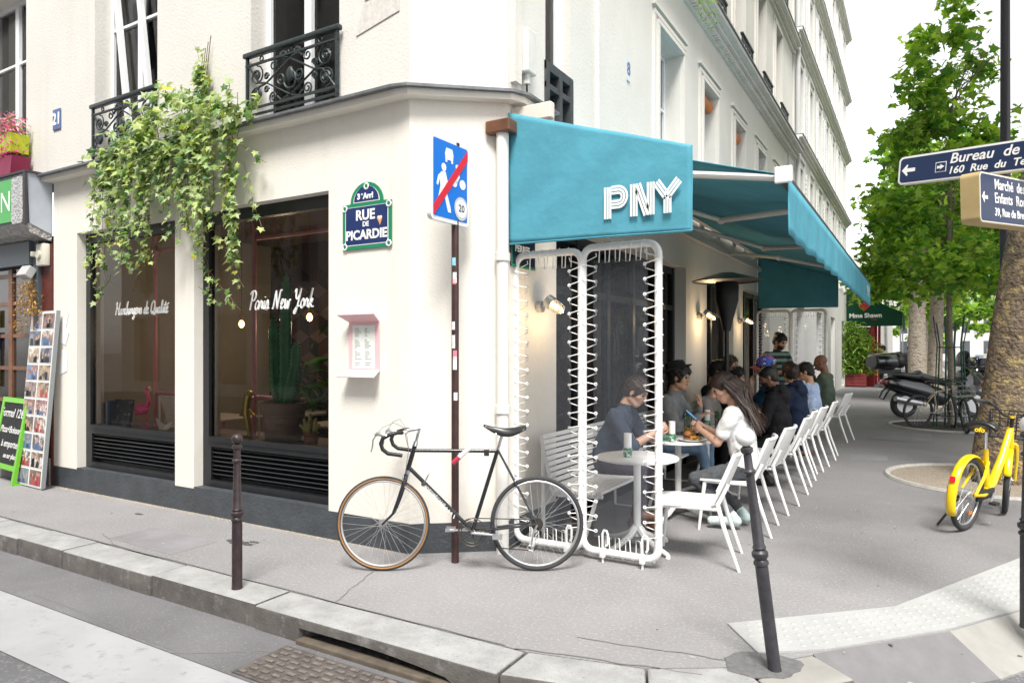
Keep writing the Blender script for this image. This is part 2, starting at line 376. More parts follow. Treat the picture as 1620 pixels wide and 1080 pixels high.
# patches, joints, manhole rings of the tree pits
PATCH = M('patch_asphalt', (.15, .148, .15), .95, var=.25, vscale=30, bump=.8, bscale=120, dist=.006)
def blob(cx, cy, rx, ry, n=26, j=.12, rot=0):
    o = []
    for i in range(n):
        t = 2*math.pi*i/n; k = 1 + random.uniform(-j, j); x, y = rx*k*math.cos(t), ry*k*math.sin(t)
        o.append((cx + x*math.cos(rot) - y*math.sin(rot), cy + x*math.sin(rot) + y*math.cos(rot)))
    return o
MB().prism(blob(2.14, -.58, .2, .15, rot=.7), .001, .006).build('asphalt_patch', PATCH, pavement)
MB().prism(blob(-2.03, -.47, .14, .045, j=.35), .001, .003).build('tar_stain', M('tar', (.09, .085, .09), .6), pavement)
MB().prism(blob(-1.93, -.40, .05, .02, j=.35), .001, .003).build('tar_stain', MATS['tar'], pavement)
MB().prism(blob(-3.7, -.32, .06, .02, j=.35), .001, .003).build('tar_stain', MATS['tar'], pavement)
SOIL = M('pit_gravel', (.27, .22, .17), .95, var=.25, vscale=25, bump=1, bscale=90, dist=.02, stain=((.40, .35, .29), 45, .5, .62))
SOILD = M('pit_dark_grit', (.05, .048, .047), .95, var=.4, vscale=30, bump=1, bscale=90)
def ell(cx, cy, rx, ry, n=48): return [(cx + rx*math.cos(2*math.pi*i/n), cy + ry*math.sin(2*math.pi*i/n)) for i in range(n)]
for cx, cy, mt, nm in ((3.62, 5.95, SOIL, 'tree_pit'), (3.42, 12.7, SOILD, 'tree_pit'), (3.42, 19.4, SOIL, 'tree_pit')):
    pit = MB().prism(ell(cx, cy, 1.13, 1.13), .001, .006).build(nm, mt, pavement)
    MB().tube([(x, y, .004) for x, y in ell(cx, cy, 1.16, 1.16)], .035, 6, closed=True).build('pit_ring', M('ring_concrete', (.36, .345, .32), .9, var=.2, vscale=12), pit, smooth=True)
JOINT = M('joint_tar', (.175, .17, .165), .9)
jm = MB()
def crack(pts, w=.006, z=.0035):
    for (x0, y0), (x1, y1) in zip(pts, pts[1:]):
        d = Vector((x1-x0, y1-y0)); nrm = Vector((-d.y, d.x)).normalized()*w/2
        jm.add([(x0-nrm.x, y0-nrm.y, z), (x1-nrm.x, y1-nrm.y, z), (x1+nrm.x, y1+nrm.y, z), (x0+nrm.x, y0+nrm.y, z)], [(0, 1, 2, 3)])
def wob(a, b, n=14, j=.012): return [(a[0]+(b[0]-a[0])*t/n + random.uniform(-j, j), a[1]+(b[1]-a[1])*t/n + random.uniform(-j, j)) for t in range(n+1)]
crack(wob((-12, -1.055), (.9, -1.05), 60, .006), .008); crack(wob((-.6, -.35), (-.36, -1.05))); crack(wob((-3.3, -.9), (-2.8, -1.06), 5)); crack(wob((.95, -1.05), (1.9, -.85), 10), .008)
crack(wob((1.2, -.75), (2.0, -.62), 10)); crack(wob((2.0, 9.5), (3.0, 9.6), 8), .03); crack(wob((1.9, 7.2), (4.2, 7.5), 12)); crack(wob((2.05, 11.2), (2.05, 14.2), 5), .02); crack(wob((2.05, 11.2), (3.2, 11.1), 5), .02)
jm.build('pavement_joint', JOINT, pavement, kind='stuff')
# gum spots and repair patches
gs = MB(); rs0 = random.Random(9)
for i in range(170):
    x, y = rs0.uniform(-5.5, 3.3), rs0.uniform(-1.0, 9)
    if (x < .75 and y > .4) or (x < -.5 and y > -.1): continue
    r_ = rs0.uniform(.006, .016); gs.prism(blob(x, y, r_, r_*rs0.uniform(.6, 1), 9, .25), .0008, .0022, mi=rs0.randint(0, 1))
gs.build('gum_spots', [M('gum_dark', (.12, .115, .12), .8), M('gum_pale', (.36, .35, .35), .8)], pavement, kind='stuff')
for pts, mt in (([(2.0, 9.6), (3.05, 9.7), (3.0, 11.2), (1.95, 11.0)], 'a'), ([(1.95, 6.9), (2.45, 7.0), (2.4, 7.6), (1.9, 7.5)], 'b'), ([(-3.1, -.95), (-2.2, -.97), (-2.2, -.55), (-3.1, -.55)], 'c')):
    MB().prism(pts, .0006, .0018).build('repair_patch', M('repair_'+mt, {'a': (.17, .165, .175), 'b': (.19, .185, .19), 'c': (.24, .23, .24)}[mt], .9, var=.2, vscale=2, bump=.5, bscale=200, dist=.004, stain=((.30, .29, .30), 80, .56, .7)), pavement)
# dirt and sand gathered at the foot of the wall
gm = MB()
for i in range(700):
    x = random.uniform(-5.9, -.6); y = -.02 - abs(random.gauss(0, .035)); s = random.uniform(.002, .007)
    gm.add([(x-s, y-s, .002), (x+s, y-s*.6, .002), (x+s*.7, y+s, .003), (x, y, .002+s)], [(0, 1, 3), (1, 2, 3), (2, 0, 3)])
for i in range(260):
    x, y = random.uniform(-5, 3.4), random.uniform(-1.0, 4.5); s = random.uniform(.002, .006)
    if x < .1 and y > 0: continue
    gm.add([(x-s, y-s, .002), (x+s, y-s*.6, .002), (x+s*.7, y+s, .003), (x, y, .002+s)], [(0, 1, 3), (1, 2, 3), (2, 0, 3)])
gm.build('pavement_grit', M('grit', (.45, .37, .25), .9), pavement, kind='stuff')
# crossing stripes on the road
STRIPE = M('road_paint', (.40, .40, .41), .8, var=.10, vscale=2, stain=((.24, .24, .25), 10, .56, .74), bump=.4, bscale=150, dist=.004)
for y1 in (-1.84, -2.82, -3.8, -4.8):
    e = [(-14, y1), (.3, y1+.01), (.33, y1-.2), (.27, y1-.47), (-14, y1-.47)]
    MB().prism(e, -.1465, -.144).build('crossing_stripe', STRIPE, kind='structure')
rj = MB(); jm = rj
crack(wob((-.22, -1.4), (-.95, -1.86), 10), .012, -.1462); crack(wob((-2.6, -1.75), (-.9, -1.78), 10), .008, -.1462)
rj.build('road_crack', JOINT, kind='structure')
GP = M('gutter_asphalt', (.165, .16, .168), .9, var=.2, vscale=1.3, bump=.5, bscale=160, dist=.005, stain=((.30, .29, .30), 60, .55, .7))
MB().add([(-20, -1.82, -.1475), (4, -1.82, -.1475), (4, -1.30, -.1475), (-20, -1.30, -.1475)], [(0, 1, 2, 3)]).build('gutter', GP, kind='structure')
# gully grate
gr = thing('gully_grate', 'rusty cast iron gully grate in the gutter before the kerb mouth', 'drain grate', (.12, -1.60, -.147))
MB().bevbox(-.5, .5, -.2, .18, 0, .008, .003).build('plate', M('rusty_iron', (.13, .11, .10), .8, .2, var=.4, vscale=20), gr)
rust = M('worn_iron', (.20, .18, .165), .7, .3, var=.4, vscale=25)
for i in range(11):
    bar = MB()
    for j in range(7):
        x = -.445 + i*.087 + (.03 if j % 2 else 0); y = -.17 + j*.052
        bar.bevbox(x-.029, x+.029, y-.012, y+.012, .007, .017, .005)
    bar.build('rib', rust, gr)

# ------------------------------------------------------------------ corner building
CB = thing('corner_building', 'cream corner building with black shop windows and a rounded cut-off corner', 'building', (-.3, 3, 0))
CB.location = (0, 0, 0)
LF = lambda u, d, z: (u, d, z)
RF = lambda u, d, z: (-d, u, z)
C1, C2 = (-.61, 0.0), (0.0, .477)
LOW = 3.58
lw = MB()
WA, WB = (-5.46, -3.623, .25, 2.93, .30), (-3.317, -1.486, .25, 2.95, .30)
grid_wall(lw, -5.97, C1[0], .0, LOW, [WA, WB], LF, .3)
lw.add([(*C1, 0), (*C2, 0), (*C2, LOW), (*C1, LOW)], [(0, 1, 2, 3)])
DO = [(1.33, 5.34, 0, 2.75, .3), (6.44, 8.2, 0, 2.75, .3), (8.95, 11.6, 0, 2.75, .3)]
grid_wall(lw, C2[1], 14.7, 0, LOW, DO, RF, .3)
lw.add([(-5.97, 0, 0), (-5.97, 0, LOW), (-5.97, .4, LOW), (-5.97, .4, 0)], [(0, 1, 2, 3)])
lw.build('ground_floor_wall', STUC, CB)
uw = MB()
UL = [(-2.476, -1.362, 3.70, 6.1), (-5.09, -3.92, 3.70, 6.1), (-7.85, -6.62, 3.95, 6.1), (-10.4, -9.2, 3.95, 6.1)]
UZ = 13.6
grid_wall(uw, -14, C1[0]-.03, LOW, UZ, UL, LF, .20)
# rounded upper corner: a bulge that softens the cut
def upper_corner(n=10):
    pts = []
    for i in range(n+1):
        t = i/n; p = Vector(C1) + (Vector(C2)-Vector(C1))*t; nrm = Vector((.616, -.788))
        pts.append(p + nrm*.03*math.sin(math.pi*t))
    return pts
uc = [Vector((C1[0]-.03, 0))] + upper_corner() + [Vector((0, C2[1]+.03))]
for p, q in zip(uc, uc[1:]): uw.add([(p.x, p.y, LOW), (q.x, q.y, LOW), (q.x, q.y, UZ), (p.x, p.y, UZ)], [(0, 1, 2, 3)])
RW = [(4.10, 5.10), (6.14, 6.99), (8.2, 8.98), (10.15, 10.95), (12.15, 12.95)]
UR = [(1.12, 1.62, 3.35, 6.0, .14)] + [(a, b, 3.62, 5.64) for a, b in RW] + [(a, b, 6.78, 8.95) for a, b in RW] + [(a, b, 9.55, 11.6) for a, b in RW]
grid_wall(uw, C2[1]+.03, 14.7, LOW, UZ, UR, RF, .24)
uw.add([(0, 14.7, LOW), (-4, 14.7, LOW), (-4, 14.7, UZ), (0, 14.7, UZ)], [(0, 1, 2, 3)])
uw.add([(-14, 0, UZ), (C1[0], 0, UZ), (*C2, UZ), (0, 14.7, UZ), (-14, 14.7, UZ)], [(0, 1, 2, 3, 4)])
uw.build('upper_wall', STUC2, CB)
for b_ in ((0, .035, 2.22, 2.98, LOW, 6.5), (0, .035, 13.95, 14.7, LOW, 6.5), (0, .05, .52, .62, 3.75, 6.5)): MB().box(*b_).build('pilaster', STUC2, CB)
# plinth band
pl = MB(); e = .006
pp = [(-5.97, -e), (C1[0]-.003, -e), (C2[0]+.005, C2[1]-.004), (C2[0]+.006, 1.33), (-.1, 1.33), (-.1, .6), (-.7, .1), (-5.97, .1)]
pl.prism(pp, 0, .235); pl.prism([(x, y-.003) for x, y in [(WA[0], 0.0), (WA[1], 0.0), (WA[1], .12), (WA[0], .12)]], .235, .252); pl.prism([(x, y-.003) for x, y in [(WB[0], 0.0), (WB[1], 0.0), (WB[1], .12), (WB[0], .12)]], .235, .252)
pl.build('plinth', SLATE, CB)
for a, b in ((5.34, 6.44), (8.2, 8.95), (11.6, 14.7)): MB().box(-.05, .006, a, b, 0, .24).build('plinth', SLATE, CB)
# ledge between ground floor and upper wall
def ledge_poly(o):
    c = Vector((.616, -.788))*o
    return [(-6.05, -o), (C1[0]-.05, -o), (C1[0]+c.x*.75, C1[1]+c.y), (C2[0]+c.x, C2[1]+c.y*.6), (C2[0]+o, C2[1]+.06), (C2[0]+o, 1.06), (-.05, 1.06), (-.05, .55), (-.7, .05), (-6.05, .05)]
MB().prism(ledge_poly(.12), 3.565, 3.615).build('ledge', STUC, CB)
MB().prism(ledge_poly(.17), 3.615, 3.637).build('ledge_flashing', ZINC, CB)
# cornices with steps on the long facade
co = MB()
for z, o in ((6.45, .05), (6.52, .10), (6.58, .16), (6.635, .26)): co.box(0, o, 2.98 if z < 6.6 else 1.7, 14.7 if z < 6.6 else 14.75, z, z+.062)
for z, o in ((9.22, .06), (9.30, .14), (9.36, .22)): co.box(0, o, .6, 14.75, z, z+.06)
for z, o in ((13.2, .1), (13.3, .25), (13.42, .4)): co.box(0, o, .6, 14.75, z, z+.12)
for i in range(120): co.box(0, .13, 3.0+i*.0975, 3.05+i*.0975, 6.475, 6.518)
co.build('cornice', TRIM, CB)
fl = MB().box(0, .285, 1.7, 14.76, 6.70, 6.722).box(0, .24, .6, 14.76, 9.422, 9.44)
fl.build('cornice_flashing', ZINC, CB)
for a, b in RW:
    for z0, z1 in ((3.4, 5.64), (6.72, 8.95), (9.45, 11.6)):
        sm = MB(); t = .055
        for k, (o, w) in enumerate(((.03, .16), (.05, .06))):
            sm.box(0, o, a-w, a-w+t, z0, z1+w-t-.002); sm.box(0, o, b+w-t, b+w, z0, z1+w-t-.002); sm.box(0, o+.004, a-w, b+w, z1+w-t, z1+w)
        if z0 < 4: sm.box(0, .05, a-.2, b+.2, z1+.20, z1+.245)
        sm.build('window_surround', STUC2, CB)
def window(parent, fn, u0, u1, z0, z1, dep, mull=True, open_=0, cur=True, back=.7, frame=UPVC, fw=.055):
    fr = MB()
    def bar(a, b, c, d, p=dep-.02, q=dep+.04):
        P = [fn(a, p, c), fn(b, p, c), fn(b, p, d), fn(a, p, d), fn(a, q, c), fn(b, q, c), fn(b, q, d), fn(a, q, d)]
        fr.add(P, [(0, 1, 2, 3), (7, 6, 5, 4), (0, 4, 5, 1), (1, 5, 6, 2), (2, 6, 7, 3), (3, 7, 4, 0)])
    bar(u0, u0+fw, z0, z1); bar(u1-fw, u1, z0, z1); bar(u0+fw, u1-fw, z0, z0+fw); bar(u0+fw, u1-fw, z1-fw, z1)
    um = (u0+u1)/2
    if mull:
        bar(um-fw*.8, um+fw*.8, z0+fw, z1-fw, dep-.03, dep+.035)
        zt = z0 + (z1-z0)*.62
        bar(u0+fw, um-fw*.8, zt, zt+.03); bar(um+fw*.8, u1-fw, zt, zt+.03)
    o = fr.build('window', frame, parent)
    g = MB().add([fn(u0+fw, dep+.01, z0+fw), fn(u1-fw, dep+.01, z0+fw), fn(u1-fw, dep+.01, z1-fw), fn(u0+fw, dep+.01, z1-fw)], [(0, 1, 2, 3)])
    g.build('pane', GLASS, o)
    bk = MB(); d0, d1 = dep+.045, dep+back
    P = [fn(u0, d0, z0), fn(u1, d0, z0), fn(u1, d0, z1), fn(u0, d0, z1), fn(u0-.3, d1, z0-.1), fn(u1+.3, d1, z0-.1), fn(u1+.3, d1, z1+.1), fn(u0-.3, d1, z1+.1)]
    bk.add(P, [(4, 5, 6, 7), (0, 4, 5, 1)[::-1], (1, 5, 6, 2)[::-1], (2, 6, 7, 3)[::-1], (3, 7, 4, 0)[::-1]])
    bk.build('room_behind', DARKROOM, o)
    if cur:
        cm = MB(); n = 22
        for s, e in ((u0+.04, u0+(u1-u0)*.36), (u1-(u1-u0)*.36, u1-.04)):
            for i in range(n):
                ua, ub = s+(e-s)*i/n, s+(e-s)*(i+1)/n; da, db = (dep+.12+.018*math.sin(k*2.1) for k in (i, i+1))
                cm.add([fn(ua, da, z0+.03), fn(ub, db, z0+.03), fn(ub, db, z1), fn(ua, da, z1)], [(0, 1, 2, 3)])
        cm.build('curtain', CURT, o, smooth=True)
    return o
for i, (a, b, c, d) in enumerate(UL): window(CB, LF, a, b, c, d, .2, cur=(i != 0))
# a tilted open sash in the second window
sash = MB(); X = Matrix.Translation((-4.66, .12, 3.76)) @ Matrix.Rotation(R(-9), 4, 'Y')
sash.box(0, .06, 0, .05, 0, 2.2, X=X).box(.42, .48, 0, .05, 0, 2.2, X=X).box(.06, .42, 0, .05, 0, .06, X=X).box(.06, .42, 0, .05, 2.14, 2.2, X=X)
sash.build('open_sash', UPVC, CB)
for a, b, c, d, *r in UR[1:]: window(CB, RF, a, b, c, d, .24, cur=True)
window(CB, RF, *UR[0][:4], .14, mull=False, cur=False)
# timber guard in the narrow window next to the corner
gd = MB()
for z0, z1 in ((3.38, 3.46), (3.9, 3.95), (4.06, 4.14)): gd.box(-.10, .02, 1.10, 1.64, z0, z1)
for y in (1.10, 1.35, 1.58): gd.box(-.09, .025, y, y+.06, 3.39, 4.13)
gd.build('window_guard', M('grey_black_timber', (.05, .055, .06), .6, var=.3, vscale=10), CB)
# orange blind rolls in two of the windows
ORANGE = M('orange_blind', (.62, .20, .06), .8)
for a, b in RW[1:3]: MB().cyl((-.12, a+.02, 5.50), (-.12, b-.02, 5.50), .085, n=14).build('rolled_blind', ORANGE, CB, smooth=True)
# iron balconet railing
def scroll(c, r, turns, a0, s=1, n=18):
    return [(c[0] + s*r*(1-.75*i/n)*math.cos(a0 + turns*2*math.pi*i/n), 0, c[1] + r*(1-.75*i/n)*math.sin(a0 + turns*2*math.pi*i/n)) for i in range(n+1)]
def railing(w, h):
    m = MB(); T = lambda pts, r=.008: m.tube([(p[0], p[1]*1, p[2]) for p in pts], r, 5)
    m.bevbox(-w/2-.04, w/2+.04, -.028, .028, h-.045, h, .012)
    for z in (h-.115, .09, .03): m.box(-w/2-.02, w/2+.02, -.010, .010, z-.009, z+.009)
    for x in (-w/2, w/2-.0): m.box(x-.012, x+.012, -.012, .012, 0, h-.04)
    zc, hh = (h-.115+.09)/2, (h-.205)/2
    dx = w*.27
    for a, b in (((-dx, zc), (0, zc+hh*.8)), ((0, zc+hh*.8), (dx, zc)), ((dx, zc), (0, zc-hh*.8)), ((0, zc-hh*.8), (-dx, zc))): T([(a[0], 0, a[1]), (b[0], 0, b[1])], .009)
    for sx in (-1, 1):
        for sz in (-1, 1):
            T(scroll((sx*w*.385, zc+sz*hh*.45), hh*.46, 1.6, R(90)*sz, sx)); T(scroll((sx*w*.385, zc+sz*hh*.45), hh*.25, 1.2, 0, sx), .012)
            T(scroll((sx*w*.19, zc+sz*hh*.72), hh*.27, 1.4, R(60)*sz, sx)); T(scroll((sx*w*.27, zc+sz*hh*.30), hh*.16, 1.3, 0, -sx), .010)
            T([(sx*w*.48, 0, zc+sz*hh*.95), (sx*w*.36, 0, zc+sz*hh*.1), (sx*w*.27, 0, zc)], .010)
            m.ball((sx*w*.385, 0, zc+sz*hh*.45), (.026, .014, .026), 8)
            T([(sx*w*.02, 0, zc+sz*hh*.85), (sx*w*.10, 0, zc+sz*hh*.95), (sx*w*.14, 0, zc+sz*hh*.75)], .011)
        T(scroll((sx*w*.10, zc), hh*.30, 1.5, R(180), sx), .010)
        m.torus((sx*w*.33, 0, h-.08), .022, .007, n=12, k=5)
        for k in range(5): m.ball((sx*w*(.05+.018*k), 0, h-.10+.02*math.sin(k)), (.014, .010, .02), 6)
    m.ball((0, 0, zc+.02), (.045, .02, .07), 10); m.torus((0, 0, zc-.03), .075, .010, n=16, k=5)
    m.torus((0, 0, h-.08), .02, .007, n=12, k=5)
    return m
rail_me = railing(1.12, .60).mesh('railing', IRON, True)
for x in (-1.90, -4.47): inst('railing', rail_me, CB, (x, -.05, 3.70))
rail2 = railing(.86, .42).mesh('railing', IRON, True)
for a, b in RW:
    for z in (6.72, 9.44): inst('railing', rail2, CB, (.16, (a+b)/2, z), (0, 0, R(90)))
# rain pipe in the angle of the corner, bracket box at its head
pp = MB().cyl((.0, .40, 0), (.0, .40, 3.30), .05, n=14).cyl((.0, .40, 1.1), (.0, .40, 1.16), .062, n=14).cyl((.0, .40, 2.3), (.0, .40, 2.36), .062, n=14)
pp.build('rain_pipe', M('white_pipe', (.74, .72, .68), .5), CB, smooth=True)
MB().bevbox(-.12, .10, .33, .46, 3.30, 3.40, .01).build('bracket_box', WOODBR, CB)
MB().bevbox(.0, .10, .63, .78, 3.86, 4.22, .012).cyl((.05, .7, 3.86), (.05, .7, 3.78), .03).build('alarm_box', M('alarm_white', (.66, .65, .62), .5, var=.1), CB)
MB().tube([(.05, .7, 3.80), (.03, .74, 3.70), (.03, .85, 3.66), (.02, 1.0, 3.68), (.02, 1.03, 3.63)], .008, 6).build('cable', BLACKM, CB, smooth=True)
# black shop windows: frame, sill, slats, pane
def shopwin(a, b, z0, z1):
    f = MB(); y0, y1 = .10, .17
    f.box(a, a+.09, y0, y1, z0, z1).box(b-.02, b, y0, y1, z0, z1).box(a+.09, b-.02, y0, y1, z1-.11, z1)
    f.box(a+.09, b-.02, y0-.01, y1, z0, z0+.07); f.box(a+.09, b-.02, y0-.02, y1+.02, .70, .745); f.box(a+.09, b-.02, y0-.005, y1, .645, .70)
    f.box(a+.09, a+.13, y0-.003, y1-.01, z0+.07, .645); f.box(a+.09, b-.02, .16, .17, z0+.05, .66)
    o = f.build('shop_window', BLACK, CB)
    MB().add([(a+.09, .13, .745), (b-.02, .13, .745), (b-.02, .13, z1-.11), (a+.09, .13, z1-.11)], [(0, 1, 2, 3)]).build('pane', SHOPG, o)
    n = 7
    for i in range(n):
        z = z0+.095 + i*(.645-z0-.10)/n
        X = Matrix.Translation(((a+b)/2+.055, .128, z+.02)) @ Matrix.Rotation(R(-38), 4, 'X')
        MB().bevbox(-(b-a-.15)/2, (b-a-.15)/2, -.026, .026, -.006, .006, .003, X=X).build('slat', M('black_gloss', (.014, .015, .017), .18), o)
    return o
shopwin(*WA[:4]); shopwin(*WB[:4])
# interior of the restaurant
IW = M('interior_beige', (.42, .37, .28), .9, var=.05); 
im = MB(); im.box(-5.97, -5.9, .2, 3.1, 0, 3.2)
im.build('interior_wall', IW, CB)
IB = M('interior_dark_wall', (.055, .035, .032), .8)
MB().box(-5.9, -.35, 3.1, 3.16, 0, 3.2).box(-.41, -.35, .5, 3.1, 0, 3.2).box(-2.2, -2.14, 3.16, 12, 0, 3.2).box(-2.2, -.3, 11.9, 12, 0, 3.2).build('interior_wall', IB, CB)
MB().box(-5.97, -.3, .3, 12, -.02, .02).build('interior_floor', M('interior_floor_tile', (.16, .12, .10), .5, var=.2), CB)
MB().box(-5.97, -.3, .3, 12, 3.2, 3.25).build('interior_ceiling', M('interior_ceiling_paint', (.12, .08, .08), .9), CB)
MB().box(-5.9, -.45, .18, .85, .66, .70).build('window_shelf', M('shelf_wood', (.17, .11, .07), .5, var=.3, vscale=6), CB)
# three-tone rhombus wall tiles at the back
RC = [M('rhombus_brown', (.06, .036, .03), .7), M('rhombus_tan', (.12, .085, .07), .7), M('rhombus_dark', (.022, .016, .016), .7)]
rh = []
for k in range(3):
    a0 = R(90 + 120*k); s_ = .22
    p = [(0, 0), (s_*math.cos(a0), s_*math.sin(a0)), (s_*math.cos(a0)+s_*math.cos(a0+R(120)), s_*math.sin(a0)+s_*math.sin(a0+R(120))), (s_*math.cos(a0+R(120)), s_*math.sin(a0+R(120)))]
    rh.append(MB().prism(p, -.02, 0, 'y').mesh('rhombus_tile', RC[k]))
for i in range(14):
    for j in range(6):
        x, z = -5.8 + i*.385 + (.1925 if j % 2 else 0), .9 + j*.335
        for k in range(3): inst('rhombus_tile', rh[k], CB, (x, 3.098, z))
# dark doors and glazing on the terrace side
tf = MB(); 
for a, b in ((1.33, 5.34), (6.44, 8.2), (8.95, 11.6)):
    n = max(2, round((b-a)/.82)); 
    for i in range(n+1):
        y = a + (b-a-.08)*i/n; tf.box(-.24, -.16, y, y+.08, 0, 2.75)
    tf.box(-.23, -.17, a+.08, b-.08, 2.66, 2.75); tf.box(-.23, -.17, a+.08, b-.08, 2.15, 2.22); tf.box(-.23, -.17, a+.08, b-.08, 0.0, .35)
to = tf.build('terrace_glazing', M('navy_black_paint', (.014, .017, .024), .35), CB)
for a, b in ((1.33, 5.34), (6.44, 8.2), (8.95, 11.6)):
    MB().add([(-.2, a+.05, .3), (-.2, b-.05, .3), (-.2, b-.05, 2.7), (-.2, a+.05, 2.7)], [(0, 1, 2, 3)]).build('pane', glassM('terrace_glass', (.9, .93, .95), 1.22, tr=.9), to)
# small blue enamel plates: house number and street name stubs
BLUE = M('enamel_blue', (.012, .030, .125), .25, coat=.3); GREEN = M('enamel_green', (.010, .22, .10), .3, coat=.3); WHT = M('enamel_white', (.85, .85, .84), .3)
def plate(name, label, x0, x1, z0, z1, y=-.012): pass
n21 = thing('house_number', 'blue enamel house number 21 on the cream upper wall', 'number plate', (-5.88, -.01, 4.30))
MB().bevbox(-.085, .085, -.004, .004, -.12, .12, .002).build('plate', M('faded_blue', (.08, .13, .30), .4), n21)
text('21', .19, WHT, n21, (0, -.006, 0), (R(90), 0, 0), bold=.006)
n18 = thing('wall_plate', 'small pale blue plate high on the side facade above the blue awning', 'wall plate', (.004, 3.05, 4.75))
MB().bevbox(0, .008, -.10, .10, -.13, .13, .002).build('plate', M('pale_plate', (.62, .68, .74), .5), n18)
text('18', .2, M('faded_blue', (.08, .13, .30)), n18, (.010, 0, 0), (R(90), 0, R(90)), bold=.004)
# mosaic remnant and stain under it, high on the left facade
mo = thing('wall_mosaic', 'pale blue mosaic edge with a drip-stained patch high on the left facade', 'wall mosaic', (-.95, -.006, 4.5))
MB().bevbox(-.12, .17, -.008, .004, -.05, .35, .004).build('mosaic_panel', M('mosaic_blue', (.45, .60, .70), .4, var=.25, vscale=20), mo)
MB().prism([(-.22, -.32), (.24, -.22), (.24, -.02), (-.13, -.07)], -.002, .003, 'y').build('stain_patch', M('stain_grey', (.62, .59, .55), .9, var=.15, vscale=22), mo)
# ------------------------------------------------------------------ teal awning on the side facade
AW = thing('awning', 'teal canvas awning lettered PNY over the side terrace', 'awning', (0, 0, 0))
A0, A1, OUT, ZW, ZF, ZB = .98, 10.3, 2.01, 3.47, 2.84, 2.42
def canvas_grid(P, nu, nv, fn):
    m = MB(); m.v = [fn(i/nu, j/nv) for j in range(nv+1) for i in range(nu+1)]
    for j in range(nv):
        for i in range(nu):
            a = j*(nu+1)+i; m.f.append((a, a+1, a+nu+2, a+nu+1)); m.m.append(0)
    return m
def sag(s, t): return -.02*math.sin(math.pi*t) - .008*math.sin(s*44)*math.sin(math.pi*t)
rf = canvas_grid(None, 60, 12, lambda s, t: (.06 + (OUT-.06)*t, A0 + (A1-A0)*s, ZW + (ZF-ZW)*t + sag(s, t)))
o = rf.build('canopy', TEAL, AW, smooth=True)
o.modifiers.new('cloth', 'SOLIDIFY').thickness = .006
vl = canvas_grid(None, 160, 6, lambda s, t: (OUT + .012 + .010*math.sin(s*95)*t + .006*math.sin(s*37+1)*t, A0 + (A1-A0)*s, ZF - .02 - (ZF-ZB-.02)*t - .012*t*abs(math.sin(s*math.pi*14))))
o = vl.build('valance', TEAL, AW, smooth=True); o.modifiers.new('cloth', 'SOLIDIFY').thickness = .004
MB().box(OUT-.05, OUT+.006, A0-.02, A1+.02, ZF-.035, ZF+.03).build('front_bar', M('awning_bar', (.05, .06, .07), .5), AW)
MB().bevbox(OUT-.07, OUT+.05, A0-.05, A0-.021, ZF-.06, ZF+.06, .01).build('end_cap', WHITEM, AW)
MB().cyl((.08, A0-.02, ZW+.03), (.08, A1+.02, ZW+.03), .06, n=14).build('roller', WHITEM, AW, smooth=True)
# side panels: near one with letters, far one plain; top edge follows the slope
def side_panel(y, w=1.47):
    def fn(s, t):
        x = .012 + w*s; top = ZW + .02 - .327*x; z = top + (ZB-top)*t
        return (x, y + .014*math.sin(s*5+t*2)*math.sin(math.pi*s) + .006*math.sin(s*17+t*9)*math.sin(math.pi*t) + .003*math.sin((s*.8+t)*19)*max(0, .35-s)*2.2, z + .02*(1-s)*(t))
    m = canvas_grid(None, 40, 24, fn); o = m.build('side_panel', TEAL, AW, smooth=True); o.modifiers.new('cloth', 'SOLIDIFY').thickness = .006
    h = MB().tube([fn(i/20, 1) for i in range(21)], .009, 6); h.build('hem', TEAL, o, smooth=True)
    h = MB().tube([fn(i/20, .56) for i in range(21)], .003, 4); h.build('seam', TEAL, o)
    h = MB().tube([fn(1, i/10) for i in range(11)], .007, 6); h.build('hem', TEAL, o, smooth=True)
    return o
side_panel(.47); side_panel(A1-.02)
MB().bevbox(.0, .36, .53, .60, ZW-.06, ZW+.07, .01).build('wall_bracket', M('pinkish_plaster', (.74, .66, .58), .8), AW)
# folding arms
ARM = M('arm_white', (.60, .59, .57), .45)
for y0, s in ((1.9, 1), (4.2, 1), (7.6, -1)):
    el = Vector((1.05, y0 + 1.15*s, ZW-.52)); a = Vector((.10, y0, ZW-.25)); b = Vector((OUT-.04, y0 + .15*s, ZF-.05))
    for p, q in ((a, el), (el, b)):
        d = (q-p).normalized(); n_ = Vector((0, 0, 1)); sd_ = d.cross(n_).normalized()
        arm = MB().cyl(p, q, .032, .026, 8); arm.build('folding_arm', ARM, AW, smooth=True)
    MB().ball(el, .045, 10).build('arm_elbow', ARM, AW, smooth=True)
MB().box(.02, .09, A0, A1, ZW-.30, ZW-.22).build('arm_rail', ARM, AW)
MB().cyl((.14, A0+.03, ZF+.30), (OUT-.04, A0+.03, ZF-.045+.04), .028, n=8).build('edge_bar', ARM, AW)
